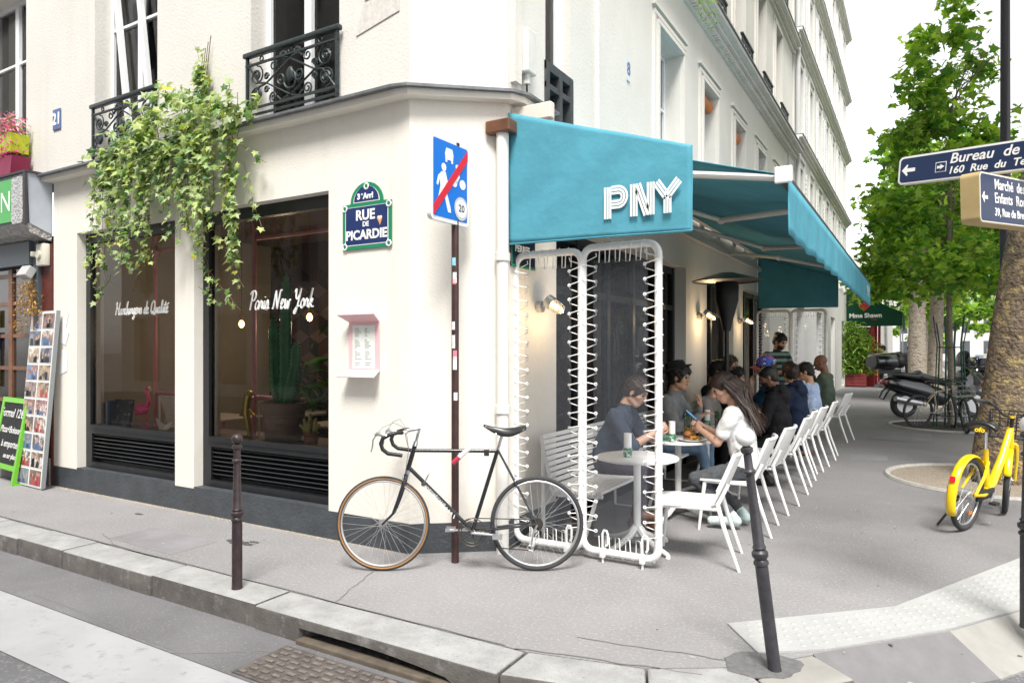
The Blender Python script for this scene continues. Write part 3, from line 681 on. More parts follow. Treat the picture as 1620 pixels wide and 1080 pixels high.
# PNY in triple-line letters on the near side panel
def strokes(paths, k, gap, w):
    m = MB()
    for pts in paths:
        P = [Vector(p) for p in pts]
        for j in range(k):
            off = (j - (k-1)/2)*gap
            Q = []
            for i, p in enumerate(P):
                a = (p - P[i-1]).normalized() if i > 0 else None; b = (P[i+1]-p).normalized() if i < len(P)-1 else None
                if a is None: n_ = Vector((-b.y, b.x)); q = p + n_*off
                elif b is None: n_ = Vector((-a.y, a.x)); q = p + n_*off
                else:
                    n1, n2 = Vector((-a.y, a.x)), Vector((-b.y, b.x)); mm = (n1+n2); mm.normalize(); q = p + mm*(off/max(.35, mm.dot(n1)))
                Q.append(q)
            for i, (p, q) in enumerate(zip(Q, Q[1:])):
                d = (q-p).normalized(); n_ = Vector((-d.y, d.x))*w/2; e = d*w*.3; z0 = .0004*(j+i % 2)
                c = [p-n_-e, q-n_+e, q+n_+e, p+n_-e]
                m.add([(v.x, -.002-z0, v.y) for v in c] + [(v.x, .002, v.y) for v in c], [(0, 1, 2, 3), (0, 4, 5, 1), (1, 5, 6, 2), (2, 6, 7, 3), (3, 7, 4, 0)])
    return m
arc = [(.13 + .052*math.cos(t), .148 + .052*math.sin(t)) for t in [R(90 - 180*i/10) for i in range(11)]]
LET = {'P': [[(.036, 0), (.036, .22)], [(.075, .2)] + [(.13, .2)] + arc[1:-1] + [(.13, .096), (.075, .096)]],
       'N': [[(.036, 0), (.036, .22)], [(.066, .215), (.148, .005)], [(.178, 0), (.178, .22)]],
       'Y': [[(.012, .215), (.094, .112)], [(.19, .215), (.094, .112)], [(.100, .105), (.100, 0)]]}
lt = thing('letters', 'x', 'x'); bpy.data.objects.remove(lt)
for ch, xx in (('P', .845), ('N', 1.045), ('Y', 1.235)):
    o = strokes(LET[ch], 3, .0235, .0165).build('letter', WHT, AW); o.location = (xx, .434, 2.555); o.rotation_euler = (0, 0, 0); o.scale = (.88, 1, 1)
for i, c in enumerate('PNY'):
    text(c, .26, WHT, AW, (OUT+.034, 9.2 + i*.26, 2.62), (R(90), 0, R(90)), name='letter', bold=.008)
# street name plate half hidden behind the screen, reads ...FERREE
sp = thing('street_plate', 'dark green edged street plate ending PERREE, tucked under the awning corner', 'street sign', (.008, .70, 2.40))
MB().bevbox(0, .012, -.2, .2, -.13, .13, .004).build('plate', M('plate_dark', (.012, .020, .05), .3), sp)
MB().box(.012, .015, -.2, .2, -.13, -.11).box(.012, .015, -.2, -.185, -.109, .13).build('plate_border', GREEN, sp)
text('PERREE', .075, WHT, sp, (.0135, -.02, .02), (R(90), 0, R(90)), bold=.003)

# ------------------------------------------------------------------ clear plastic screens in white tube frames
CLEAR = glassM('clear_vinyl', (.93, .94, .97), 1.45, .06, haze=.05, hazecol=(.62, .66, .74), tr=.96, bump=.3, bscale=5)
CORD = M('white_cord', (.84, .84, .83), .6)
def screen(w, h, label, loc, rz):
    t = thing('wind_screen', label, 'wind screen', loc, rz, 'laced plastic wind screens on the terrace'); r = .028; cr = .085
    pts = []
    for cx, cz, a0 in ((w-cr, .07+cr, -90), (w-cr, h-cr, 0), (cr, h-cr, 90), (cr, .07+cr, 180)):
        for i in range(7): a = R(a0 + 15*i); pts.append((cx + cr*math.cos(a), 0, cz + cr*math.sin(a)))
    MB().tube(pts, r, 10, closed=True).build('frame', WHITEM, t, smooth=True)
    x0, x1, z0, z1 = .085, w-.085, .17, h-.10
    sh = canvas_grid(None, 14, 40, lambda s, q: (x0 + (x1-x0)*s, .006*math.sin(s*9+q*5) + .004*math.sin(q*45)*(abs(s-.5)*2)**4, z0 + (z1-z0)*q)); sh.build('clear_sheet', CLEAR, t, smooth=True)
    n = 19; cm = MB()
    for side in (0, 1):
        xe, xf = (x0+.02, .0) if side == 0 else (x1-.02, w)
        path = []
        for i in range(n):
            z = z0 + .05 + i*(z1-z0-.1)/(n-1); dz = (z1-z0)/(n-1)*.5
            s = -1 if side == 0 else 1
            path += [(xe, -.012, z), (xf - s*.01, -.036, z+dz*.35), (xf + s*.034, 0, z+dz*.6), (xf, .034, z+dz*.8), (xe, .012, z+dz*1.4), (xe, 0, z+dz*1.8)]
        cm.tube(path, .0042, 5)
    for zz, zf, s in ((z1-.02, h, 1), (z0+.02, .07, -1)):
        path = []; k = 5
        for i in range(k):
            x = x0+.05 + i*(x1-x0-.1)/(k-1); dx = (x1-x0)/k*.5
            path += [(x, -.01, zz), (x+dx*.4, -.034, zf-s*.0), (x+dx*.6, 0, zf+s*.034), (x+dx*.8, .03, zf), (x+dx, .01, zz)]
        cm.tube(path, .0042, 5)
    cm.build('lacing', CORD, t, smooth=True)
    em = MB()
    for i in range(n):
        z = z0 + .05 + i*(z1-z0-.1)/(n-1)
        for x in (x0+.02, x1-.02): em.torus((x, 0, z), .011, .004, n=10, k=5)
    em.build('eyelets', CORD, t, kind='stuff')
    for x in (w*.3, w*.82):
        c = MB().tube([(x, -.04, .0), (x, -.045, .12), (x, -.045, .22), (x+.012, -.045, .245), (x+.03, -.045, .245), (x+.042, -.045, .22), (x+.042, -.045, .15), (x+.03, -.045, .13)], .009, 6)
        c.bevbox(x-.02, x+.02, -.062, -.02, .04, .11, .006); c.build('floor_bolt', WHITEM, t, smooth=True)
    return t
YS = .60
screen(.585, 2.36, 'laced clear plastic wind screen fixed between house wall and its twin, behind the black bicycle', (.005, YS, 0), 0)
screen(.60, 2.38, 'laced clear plastic wind screen standing beside the small round table with the empty chair', (.60, YS+.01, 0), 0)
screen(.62, 2.36, 'laced clear plastic wind screen at the far end of the terrace against the wall', (.03, 10.1, 0), 0)
screen(.62, 2.36, 'laced clear plastic wind screen at the far end of the terrace, on its street side', (.67, 10.1, 0), 0)

# ------------------------------------------------------------------ slatted bench along the wall
BN = thing('slatted_bench', 'long white slatted bench along the terrace wall', 'bench', (0, .78, 0)); BL = 6.4
prof = []
for i in range(10): t = i/9; prof.append((.135 + .10*t**1.2, .90 - .40*t))
for i in range(1, 4): a = R(180 + 20*i); prof.append((.30 + .075*math.cos(a), .50 + .075*math.sin(a)*1.0))
for i in range(9): prof.append((.315 + .046*i, .432 + .003*i))
SLW = M('bench_white', (.78, .78, .77), .45, var=.04, vscale=9)
for i in range(len(prof)-1):
    (xa, za), (xb, zb) = prof[i], prof[i+1]; d = Vector((xb-xa, zb-za)); L_ = d.length; d.normalize(); nn = Vector((-d.y, d.x)); g = .006
    a = Vector((xa, za)) + d*g; b = Vector((xb, zb)) - d*g
    q = [a, b, b + nn*.022, a + nn*.022]
    MB().prism([(p.x, p.y) for p in q], 0, BL, 'y').build('slat', SLW, BN)
for y in (.04, 1.6, 3.2, 4.8, 6.3):
    f = MB().tube([(p[0]-.012, y, p[1]-.02) for p in prof], .018, 8); f.tube([(.62, y, .42), (.50, y, .02), (.14, y, .02), (.14, y, .86)], .018, 8); f.build('bench_leg', WHITEM, BN, smooth=True)
# ------------------------------------------------------------------ tables and chairs
def make_table(label, loc, r=.33, h=.74):
    t = thing('round_table', label, 'table', loc, R(20), 'white round cafe tables'); 
    MB().lathe([(r-.02, h-.022), (r, h-.016), (r, h-.004), (r-.006, h)], 48).build('table_top', WHITE, t, smooth=True)
    MB().cyl((0, 0, .1), (0, 0, h-.02), .03, n=14).build('column', WHITEM, t, smooth=True)
    for k in range(4):
        a = R(45 + 90*k); c, s = math.cos(a), math.sin(a)
        MB().tube([(c*.02, s*.02, .17), (c*.08, s*.08, .11), (c*.2, s*.2, .06), (c*.33, s*.33, .025)], [.03, .026, .022, .016], 8).cyl((c*.33, s*.33, 0), (c*.33, s*.33, .025), .018, n=8).build('foot', WHITEM, t, smooth=True)
    return t
TABS = [('small white round cafe table with only a tumbler, right behind the near wind screen', (.87, 1.06, 0)),
        ('white round cafe table with burger plate and juice, before the woman in the white t-shirt', (.83, 2.28, 0)),
        ('white round cafe table with mint drinks, in front of the man in the black hat', (.82, 3.35, 0)),
        ('white round cafe table between bench and the man in the black hoodie', (.85, 4.55, 0)),
        ('white round cafe table between bench and the man in the flowered cap', (.85, 5.75, 0)),
        ('white round cafe table between bench and the man in the pale blue shirt', (.85, 7.1, 0))]
tabs = []
for i, (lb, lc) in enumerate(TABS):
    if i == 0: t0 = make_table(lb, lc); tabs.append(t0)
    else:
        t = copy_tree(t0); t.location = lc; t['label'] = lb; t.rotation_euler.z = R(20+17*i); tabs.append(t)
MESHW = M('chair_mesh_white', (.70, .70, .69), .6, var=.06, vscale=90, bump=.5, bscale=260, dist=.003)
def make_chair(label, loc, rz=0):
    """faces -x; rear legs splay backwards"""
    t = thing('terrace_chair', label, 'chair', loc, rz, 'white terrace chairs along the tables')
    # backrest: frame and panel, curved plan
    def bp(s, q):   # s -1..1 across, q 0..1 up
        w = .235 + .02*math.sin(math.pi*q) - .015*(q > .96); x = .19 + .17*q + .045*(1-s*s) - .02*q*q
        return (x, s*w, .47 + .36*q)
    me = MB(); n, k = 12, 9
    me.v = [bp(-1+2*i/n, j/k) for j in range(k+1) for i in range(n+1)] + [(x+.010, y, z) for x, y, z in [bp(-1+2*i/n, j/k) for j in range(k+1) for i in range(n+1)]]
    N = (n+1)*(k+1)
    for j in range(k):
        for i in range(n):
            a = j*(n+1)+i; me.f += [(a, a+n+1, a+n+2, a+1), (N+a, N+a+1, N+a+n+2, N+a+n+1)]; me.m += [0, 0]
    me.build('backrest', MESHW, t, smooth=True)
    fr = MB().tube([bp(-1, q/6) for q in range(7)] + [bp(-1+2*i/10, 1) for i in range(1, 10)] + [bp(1, 1-q/6) for q in range(7)], .014, 8); fr.build('back_frame', WHITEM, t, smooth=True)
    st = MB(); n = 10; zf = lambda u, v: .455 - .018*(1-v*v)*(1-abs(u)**2) - .012*max(0, -u-.6)
    for dz in (0, -.016):
        for j in range(n+1):
            for i in range(n+1):
                u, v = -1+2*i/n, -1+2*j/n; rnd = 1 - .06*(abs(u)**6)*(abs(v)**2)
                st.v.append((u*.225 - .005, v*(.225-.01*u)*(rnd), zf(u, v)+dz))
    N = (n+1)**2
    for j in range(n):
        for i in range(n):
            a = j*(n+1)+i; st.f += [(a, a+1, a+n+2, a+n+1), (N+a, N+a+n+1, N+a+n+2, N+a+1)]; st.m += [0, 0]
    for i in range(n):
        for a, b in ((i, i+1), (n*(n+1)+i+1, n*(n+1)+i), ((i+1)*(n+1), i*(n+1)), (i*(n+1)+n, (i+1)*(n+1)+n)): st.f.append((a, N+a, N+b, b)); st.m.append(0)
    st.build('seat', WHITE, t, smooth=True)
    for s in (-1, 1):
        MB().tube([(.30, s*.225, .62), (.225, s*.222, .47), (.27, s*.232, .30), (.375, s*.245, 0)], [.014, .018, .017, .011], 8).build('leg', WHITEM, t, smooth=True)
        MB().tube([(-.19, s*.20, .44), (-.215, s*.225, .2), (-.235, s*.235, 0)], [.018, .015, .011], 8).build('leg', WHITEM, t, smooth=True)
        MB().cyl((-.19, s*.205, .43), (.23, s*.22, .43), .013, n=8).build('seat_rail', WHITEM, t, smooth=True)
    return t
ch0 = make_chair('empty white terrace chair at the small table nearest the wind screen', (1.30, 1.04, 0), R(10))
CH = [('white terrace chair under the woman in the white t-shirt', 1.36, 2.14, 3), ('empty white terrace chair between the woman in white and the man in the black hoodie', 1.38, 3.10, -3), ('white terrace chair under the man in the black hoodie', 1.38, 4.2, 3),
      ('white terrace chair under the man in the flowered cap', 1.34, 5.12, 5), ('white terrace chair under the man in the navy hooded jacket', 1.38, 5.85, -2), ('white terrace chair under the man in the pale blue shirt', 1.40, 6.95, 2), ('white terrace chair under the balding man in the green jacket', 1.42, 9.2, -8)]
for lb, x, y, a in CH:
    c = copy_tree(ch0); c.location = (x, y, 0); c.rotation_euler.z = R(a); c['label'] = lb

# ------------------------------------------------------------------ things on the tables
GL = glassM('drink_glass', (.93, .98, .96), 1.4, tr=.9); GRN = M('green_print', (.03, .22, .11), .5, var=.6, vscale=45, stain=((.7, .74, .68), 40, .5, .6))
def tumbler(label, x, y, z=.742):
    t = thing('napkin_tumbler', label, 'tumbler', (x, y, z), 0, 'green tumblers with rolled napkins')
    MB().lathe([(.032, 0), (.036, .075), (.033, .075), (.030, .006)], 20).build('can', GRN, t, smooth=True)
    MB().lathe([(.030, .012), (.0305, .19), (.026, .19), (.02, .17)], 18).build('napkin_roll', PAPER, t, smooth=True)
    return t
tumbler('green tumbler holding a white napkin roll, alone on the small near table', .82, .98)
tumbler('green tumbler holding a white napkin roll, next to the burger plate', .84, 2.06)
tumbler('green tumbler holding a white napkin roll, beside the mint drink', .80, 3.45)
tumbler('green tumbler holding a white napkin roll, on the table by the black hoodie', .85, 4.7)
pl = thing('burger_plate', 'white plate with a burger and fries on the table before the woman', 'plate of food', (.99, 2.20, .742))
MB().lathe([(.06, 0), (.10, .006), (.135, .022), (.128, .022), (.09, .010), (.0, .010)], 28).build('plate', WHITE, pl, smooth=True)
BUN = M('toasted_bun', (.50, .20, .055), .45, var=.25, vscale=25)
MB().ball((-.03, .03, .062), (.058, .058, .042), 18).build('bun_top', BUN, pl, smooth=True)
MB().lathe([(.05, .012), (.058, .03), (.052, .036)], 18, X=Matrix.Translation((-.03, .03, 0))).build('bun_bottom', BUN, pl, smooth=True)
MB().lathe([(.06, .034), (.064, .043), (.058, .052)], 18, X=Matrix.Translation((-.03, .03, 0))).build('patty', M('patty', (.09, .04, .02), .7), pl, smooth=True)
fm = MB()
for i in range(34):
    a = random.uniform(0, 6.28); c = Vector((.04+random.gauss(0, .022), -.03+random.gauss(0, .025), .022+random.uniform(0, .028)))
    d = Vector((math.cos(a), math.sin(a), random.uniform(-.3, .3)))*.028; fm.cyl(c-d, c+d, .0045, n=4)
fm.build('fries', M('fries', (.62, .34, .08), .6), pl, kind='stuff')
cupm = M('green_ceramic', (.13, .42, .33), .3)
cp = thing('coffee_cup', 'pale green cup on its saucer near the burger plate', 'cup', (.72, 2.10, .742))
MB().lathe([(.04, 0), (.07, .008), (.068, .011), (.03, .006)], 24).build('saucer', cupm, cp, smooth=True)
MB().lathe([(.022, .010), (.036, .03), (.040, .065), (.036, .065), (.03, .02)], 20).build('cup', cupm, cp, smooth=True)
MB().tube([(.038, 0, .055), (.058, 0, .05), (.056, 0, .03), (.035, 0, .025)], .005, 6).build('handle', cupm, cp, smooth=True)
jb = thing('juice_bottle', 'glass bottle of orange juice beside the burger plate', 'bottle', (.90, 2.36, .742))
MB().lathe([(.028, .002), (.032, .09), (.032, .10), (.0, .10)], 18).build('juice', M('orange_juice', (.80, .42, .02), .4), jb, smooth=True)
MB().lathe([(.034, 0), (.036, .12), (.02, .16), (.02, .19)], 18, caps=False).build('glass', GL, jb, smooth=True)
LEAFM = M('mint_leaf', (.10, .30, .05), .6)
def mint_glass(label, x, y, h=.17, mint=True):
    t = thing('mint_drink', label, 'glass', (x, y, .742), 0, 'tall glasses on the terrace tables')
    MB().lathe([(.036, 0), (.04, h), (.037, h), (.033, .008)], 18).build('glass', GL, t, smooth=True)
    if mint:
        m = MB()
        for i in range(26):
            c = Vector((random.uniform(-.025, .025), random.uniform(-.025, .025), random.uniform(.03, h+.05))); s = random.uniform(.012, .022); X = Matrix.Translation(c) @ Quaternion((random.random(), random.random(), random.random(), random.random())).normalized().to_matrix().to_4x4()
            m.add([(-s, 0, 0), (0, -s*.5, .003), (s, 0, 0), (0, s*.5, .003)], [(0, 1, 2, 3)], X=X)
        m.build('mint_leaves', LEAFM, t, kind='stuff')
    return t
mint_glass('tall glass bottle with mint beside the orange juice', .86, 2.50, .24); mint_glass('tall glass of mint drink on the table of the man in the hat', .92, 3.45, .18)
mint_glass('plain water glass nearest the woman holding the phone', .97, 2.62, .11, False); mint_glass('water glass next to the tall mint drink', .99, 3.30, .12, False); mint_glass('second water glass next to the tall mint drink', 1.03, 3.42, .12, False)
hf = thing('half_burger', 'bitten burger held over the table by the man behind the screen', 'burger', (.72, 2.26, .80))
MB().ball((0, 0, .02), (.05, .05, .03), 14).build('bun_top', BUN, hf, smooth=True); MB().lathe([(.045, -.01), (.05, .005), (.045, .02)], 14).build('patty', MATS['patty'], hf, smooth=True)

# ------------------------------------------------------------------ lamps on the piers, heater
AMB = M('amber_bulb', (1, .62, .25), .4, emit=9); LGL = glassM('lamp_glass', (1, .95, .85), 1.4, tr=.95)
def bulkhead(label, y, z, pw):
    t = thing('wall_lamp', label, 'wall lamp', (0, y, z), 0, 'ship lamps on the terrace wall')
    MB().cyl((0, 0, 0), (.05, 0, 0), .05, n=14).cyl((.05, 0, 0), (.10, 0, .03), .022, n=10).build('bracket', STEEL, t, smooth=True)
    X = Matrix.Translation((.11, 0, .04)) @ Matrix.Rotation(R(125), 4, 'Y')
    MB().lathe([(.058, -.02), (.06, .03), (.05, .045)], 16, X=X).build('lamp_cap', STEEL, t, smooth=True)
    g = MB().lathe([(.045, .03), (.05, .08), (.042, .13), (.02, .15)], 16, X=X); g.build('lamp_glass', LGL, t, smooth=True)
    MB().lathe([(.018, .05), (.022, .08), (.018, .11), (.006, .12)], 12, X=X).build('bulb', AMB, t, smooth=True)
    cg = MB()
    for k in range(4):
        a = R(90*k+45); cg.tube([X @ Vector((r*math.cos(a), r*math.sin(a), z_)) for r, z_ in ((.056, .03), (.057, .09), (.046, .14), (.0, .165))], .003, 4)
    cg.build('cage', STEEL, t)
    l = bpy.data.lights.new('lamp_light', 'POINT'); l.energy = pw; l.color = (1, .72, .4); l.shadow_soft_size = .04
    lo = bpy.data.objects.new('lamp_light', l); COL.objects.link(lo); lo.parent = t; lo.location = (.27, 0, -.06)
bulkhead('glowing ship lamp on the cream pier behind the first wind screen', .98, 1.97, 3); bulkhead('glowing ship lamp on the second cream pier above the diners', 5.95, 2.1, 4); bulkhead('ship lamp on the third pier by the waiter', 8.6, 2.12, 2)
ht = thing('patio_heater', 'black mushroom patio heater with wide dish above the diners', 'patio heater', (.62, 5.1, 0))
HB = M('heater_black', (.015, .015, .016), .5)
MB().lathe([(.24, 0), (.24, .02), (.20, .10), (.20, .75), (.17, .80)], 20).build('base', HB, ht, smooth=True)
MB().cyl((0, 0, .8), (0, 0, 1.9), .03, n=12).build('post', HB, ht, smooth=True)
MB().lathe([(.05, 1.85), (.07, 1.95), (.15, 2.25), (.155, 2.45), (.14, 2.5)], 20).build('burner', HB, ht, smooth=True)
MB().lathe([(.44, 2.505), (.45, 2.515), (.30, 2.56), (.10, 2.62), (0, 2.63)], 36, caps=False).build('dish', M('dish_grey', (.10, .10, .105), .35, .7), ht, smooth=True)

# ------------------------------------------------------------------ bollards
BRN = M('bollard_brown', (.035, .022, .024), .4, var=.5, vscale=22, stain=((.2, .17, .16), 30, .72, .78))
def bollard(label, loc, h=1.03, ball=None, tilt=(0, 0, 0), r=.034):
    t = thing('bollard', label, 'bollard', loc, 0, 'Parisian cast bollards'); t.rotation_euler = tilt; k = h
    p = [(r*1.05, 0), (r, .02), (r*.98, k*.44), (r*1.15, k*.445), (r*1.15, k*.455), (r*.9, k*.465), (r*1.25, k*.48), (r*1.25, k*.495), (r*.9, k*.505), (r*1.05, k*.515), (r*.86, k*.525), (r*.66, k*.82), (r*.9, k*.825), (r*.95, k*.835), (r*.66, k*.845), (r*.62, k*.905), (r*.95, k*.915), (r*.95, k*.93), (r*.5, k*.94)]
    MB().lathe(p, 20).build('post', BRN if ball is None else M('bollard_black', (.042, .040, .046), .38, var=.4, vscale=24, stain=((.2, .19, .19), 30, .72, .78)), t, smooth=True)
    MB().ball((0, 0, h-.028), .036 if ball is None else .048, 18).build('knob', BRN if ball is None else M('knob_white', (.82, .82, .81), .5, stain=((.35, .34, .33), 40, .62, .7)), t, smooth=True)
    return t
bollard('upright dark brown bollard with a round brown knob on the kerb before the window', (-1.11, -1.2, 0))
bollard('leaning black bollard with a white ball top beside the tactile paving', (2.21, -.61, 0), 1.2, 1, (R(3), R(-6.4), 0), .032)
bollard('upright black bollard with a white ball top by the direction signs', (3.375, .70, 0), 1.2, 1, (0, 0, 0), .046)

# ------------------------------------------------------------------ zone sign on its brown post
zs = thing('traffic_sign', 'blue end-of-shared-zone sign struck through in red on a brown post', 'traffic sign', (-.18, .01, 0))
POLE = M('pole_brown', (.048, .022, .02), .45, var=.3, vscale=12)
MB().cyl((0, 0, 0), (0, 0, 3.13), .0285, n=16).cyl((0, 0, 3.13), (0, 0, 3.15), .034, n=16).build('post', POLE, zs, smooth=True)
random.seed(3)
for z, c, s in ((2.26, (.25, .55, .7), .03), (2.14, (.75, .75, .75), .04), (2.11, (.6, .12, .15), .02), (1.5, (.8, .78, .78), .05), (1.56, (.65, .2, .25), .035), (1.66, (.7, .7, .72), .05), (1.78, (.78, .75, .75), .03), (1.25, (.7, .7, .72), .03)):
    st = MB(); n = 6; a0 = R(-95 + random.uniform(-25, 25)); w = s*14
    for i in range(n):
        a, b = a0 + R(w*10)*i/n*.1*1.0, a0 + R(w*10)*(i+1)/n*.1
        st.add([(.0292*math.cos(t_), .0292*math.sin(t_), z+dz) for t_, dz in ((a0+R(60)*i/n, -s), (a0+R(60)*(i+1)/n, -s), (a0+R(60)*(i+1)/n, s), (a0+R(60)*i/n, s))], [(0, 1, 2, 3)])
    st.build('sticker', M('sticker_%d' % int(z*100), c, .6, var=.3, vscale=60), zs)
ang = math.atan2(.74, .67)             # sign plane direction in camera terms
yaw = cam.rotation_euler.z + ang + R(10)
sgn = bpy.data.objects.new('sign_mount', None)
bpy.data.objects.remove(sgn)
SX = Matrix.Translation((-.052, -.031, 2.845)) @ Matrix.Rotation(yaw, 4, 'Z') @ Matrix.Translation((-.06, -.06, 0))
def rrect(w, h, r, n=6):
    o = []
    for cx, cz, a0 in ((w-r, -h+r, -90), (w-r, h-r, 0), (-w+r, h-r, 90), (-w+r, -h+r, 180)):
        for i in range(n+1): a = R(a0 + 90*i/n); o.append((cx + r*math.cos(a), cz + r*math.sin(a)))
    return o
MB().prism(rrect(.235, .31, .045), -.018, .018, 'y', X=SX).build('panel', M('sign_white_rim', (.78, .78, .78), .35), zs)
SB = M('sign_blue', (.010, .16, .62), .35); SRD = M('sign_red', (.62, .012, .03), .4)
MB().prism(rrect(.205, .28, .012), -.0205, -.0185, 'y', X=SX).build('blue_face', SB, zs)
pic = MB()
def poly(pts, d=-.0225): pic.prism(pts, d, d+.0015, 'y', X=SX)
def disc(cx, cz, r, d=-.0225, m=None, rz=None): (m or pic).prism([(cx + r*math.cos(R(15*i)), cz + (rz or r)*math.sin(R(15*i))) for i in range(24)], d, d+.0015, 'y', X=SX)
poly([(-.065, .155), (-.07, .195), (-.055, .235), (.015, .235), (.03, .195), (.025, .155), (.025, .13), (.005, .13), (.005, .15), (-.045, .15), (-.045, .13), (-.065, .13)])
disc(-.085, .085, .027, rz=.03)
poly([(-.11, .05), (-.065, .055), (-.045, .0), (-.02, -.045), (-.03, -.055), (-.06, -.02), (-.06, -.07), (-.005, -.20), (.0, -.235), (-.035, -.235), (-.085, -.10), (-.11, -.10), (-.14, -.2), (-.165, -.195), (-.125, -.06), (-.13, -.0), (-.155, -.06), (-.17, -.05), (-.15, .015)])
disc(.075, .12, .018); poly([(.055, .10), (.095, .095), (.11, .05), (.075, .0), (.06, .0), (.065, .05)]); disc(.045, -.005, .03); disc(.145, .0, .037)
pic.build('pictogram', WHT, zs)
dm_ = MB(); disc(.125, -.185, .085, -.0245, dm_, .088); dm_.build('speed_disc', M('disc_grey', (.55, .56, .58), .4), zs)
dm_ = MB(); disc(.125, -.185, .066, -.0265, dm_, .068); dm_.build('speed_disc', WHT, zs)
me = text_mesh('20', .075, .0005, .001); me.materials.clear(); me.materials.append(BLACKM); o = inst('lettering', me, zs); o.matrix_local = SX @ Matrix.Translation((.125, -.0275, -.185)) @ Matrix.Rotation(R(90), 4, 'X')
pr = MB().prism([(-.205, -.28), (-.205, -.20), (.205, .27), (.205, .19), (-.165, -.235)][:4], -.0265, -.0232, 'y', X=SX); pr.build('red_bar', SRD, zs)
# ------------------------------------------------------------------ street name plaque and menu holder
pq = thing('street_plaque', 'blue and green enamel street plaque reading RUE DE PICARDIE', 'street sign', (-1.045, 0, 2.61)); pq.location.y = -.004
w, h = .262, .185
out_ = [(-w, -h), (w, -h), (w, h)] + [(.175*math.cos(R(15*i)), h + .005 + .165*math.sin(R(15*i))) for i in range(0, 13)] + [(-w, h)]
MB().prism(out_, -.012, .0, 'y').build('plaque', GREEN, pq)
MB().prism([(-w+.03, -h+.03), (w-.03, -h+.03), (w-.03, h-.025), (-w+.03, h-.025)], -.0135, -.0122, 'y').build('field', WHT, pq)
MB().prism([(-w+.037, -h+.037), (w-.037, -h+.037), (w-.037, h-.028), (-w+.037, h-.028)], -.015, -.0137, 'y').build('field', BLUE, pq)
ar = lambda r, z: [(r*math.cos(R(15*i)), z + r*.93*math.sin(R(15*i))) for i in range(0, 13)]
MB().prism(ar(.142, h+.008), -.0135, -.0122, 'y').build('field', WHT, pq); MB().prism(ar(.134, h+.015), -.015, -.0137, 'y').build('field', BLUE, pq)
for t_, s, x, z in (('RUE', .115, -.01, .085), ('DE', .055, -.005, .012), ('PICARDIE', .105, -.0, -.075), ('3  Arr!', .062, -.01, h+.055)):
    text(t_, s, WHT, pq, (x, -.0165, z), (R(90), 0, 0), bold=.0035 if s > .06 else .0015)
text('e', .03, WHT, pq, (-.045, -.0165, h+.075), (R(90), 0, 0), bold=.001)
for x, z in ((-w+.025, -h+.025), (w-.025, -h+.025), (w-.025, h-.03), (-w+.025, h-.03), (0, h+.135)):
    MB().torus((x, -.013, z), .022, .007, n=16, k=6).build('rosette', WHT, pq, smooth=True); MB().cyl((x, -.012, z), (x, -.017, z), .012, n=10).build('screw', GREEN, pq)
MB().prism([(.135, .02), (.118, .045), (.12, .065), (.138, .068), (.148, .062), (.158, .068), (.172, .062), (.17, .04), (.148, -.01)], -.0172, -.0166, 'y').build('heart_sticker', M('sticker_amber', (.75, .33, .10), .5), pq)
MB().prism([(.13, .045), (.124, .058), (.138, .068), (.148, .062), (.158, .068), (.170, .058), (.164, .045), (.148, .038)], -.0178, -.0174, 'y').build('sticker_foam', WHT, pq)
mn = thing('menu_board', 'pink metal menu holder with a printed menu on the cream wall', 'menu board', (-1.075, -.002, 1.62))
MB().bevbox(-.165, .165, -.014, 0, -.20, .215, .003).build('back_plate', M('pink_board', (.78, .48, .51), .5), mn)
X = Matrix.Translation((0, -.012, .21)) @ Matrix.Rotation(R(-35), 4, 'X')
MB().prism([(-.165, 0), (.165, 0), (.20, .12), (-.20, .12)], -.004, .004, 'z', X=Matrix.Translation((0, -.012, .21)) @ Matrix.Rotation(R(152), 4, 'X')).build('top_flap', MATS['pink_board'], mn)
MB().prism([(-.165, 0), (.165, 0), (.20, .12), (-.20, .12)], -.004, .004, 'z', X=Matrix.Translation((0, -.012, -.19)) @ Matrix.Rotation(R(205), 4, 'X')).build('bottom_flap', M('pink_pale', (.82, .72, .72), .5), mn)
MB().box(-.12, .12, -.0165, -.0145, -.175, .18).build('menu_sheet', M('menu_paper', (.74, .77, .72), .7), mn)
ln = MB(); random.seed(11)
for cx in (-.055, .055):
    for i in range(20):
        l = random.uniform(.02, .075); z = .15 - i*.0155
        if i % 6 == 5: continue
        ln.box(cx-.04, cx-.04+l, -.0180, -.0168, z, z+.004)
ln.build('menu_print', M('print_grey', (.25, .28, .27), .8), mn, kind='stuff')

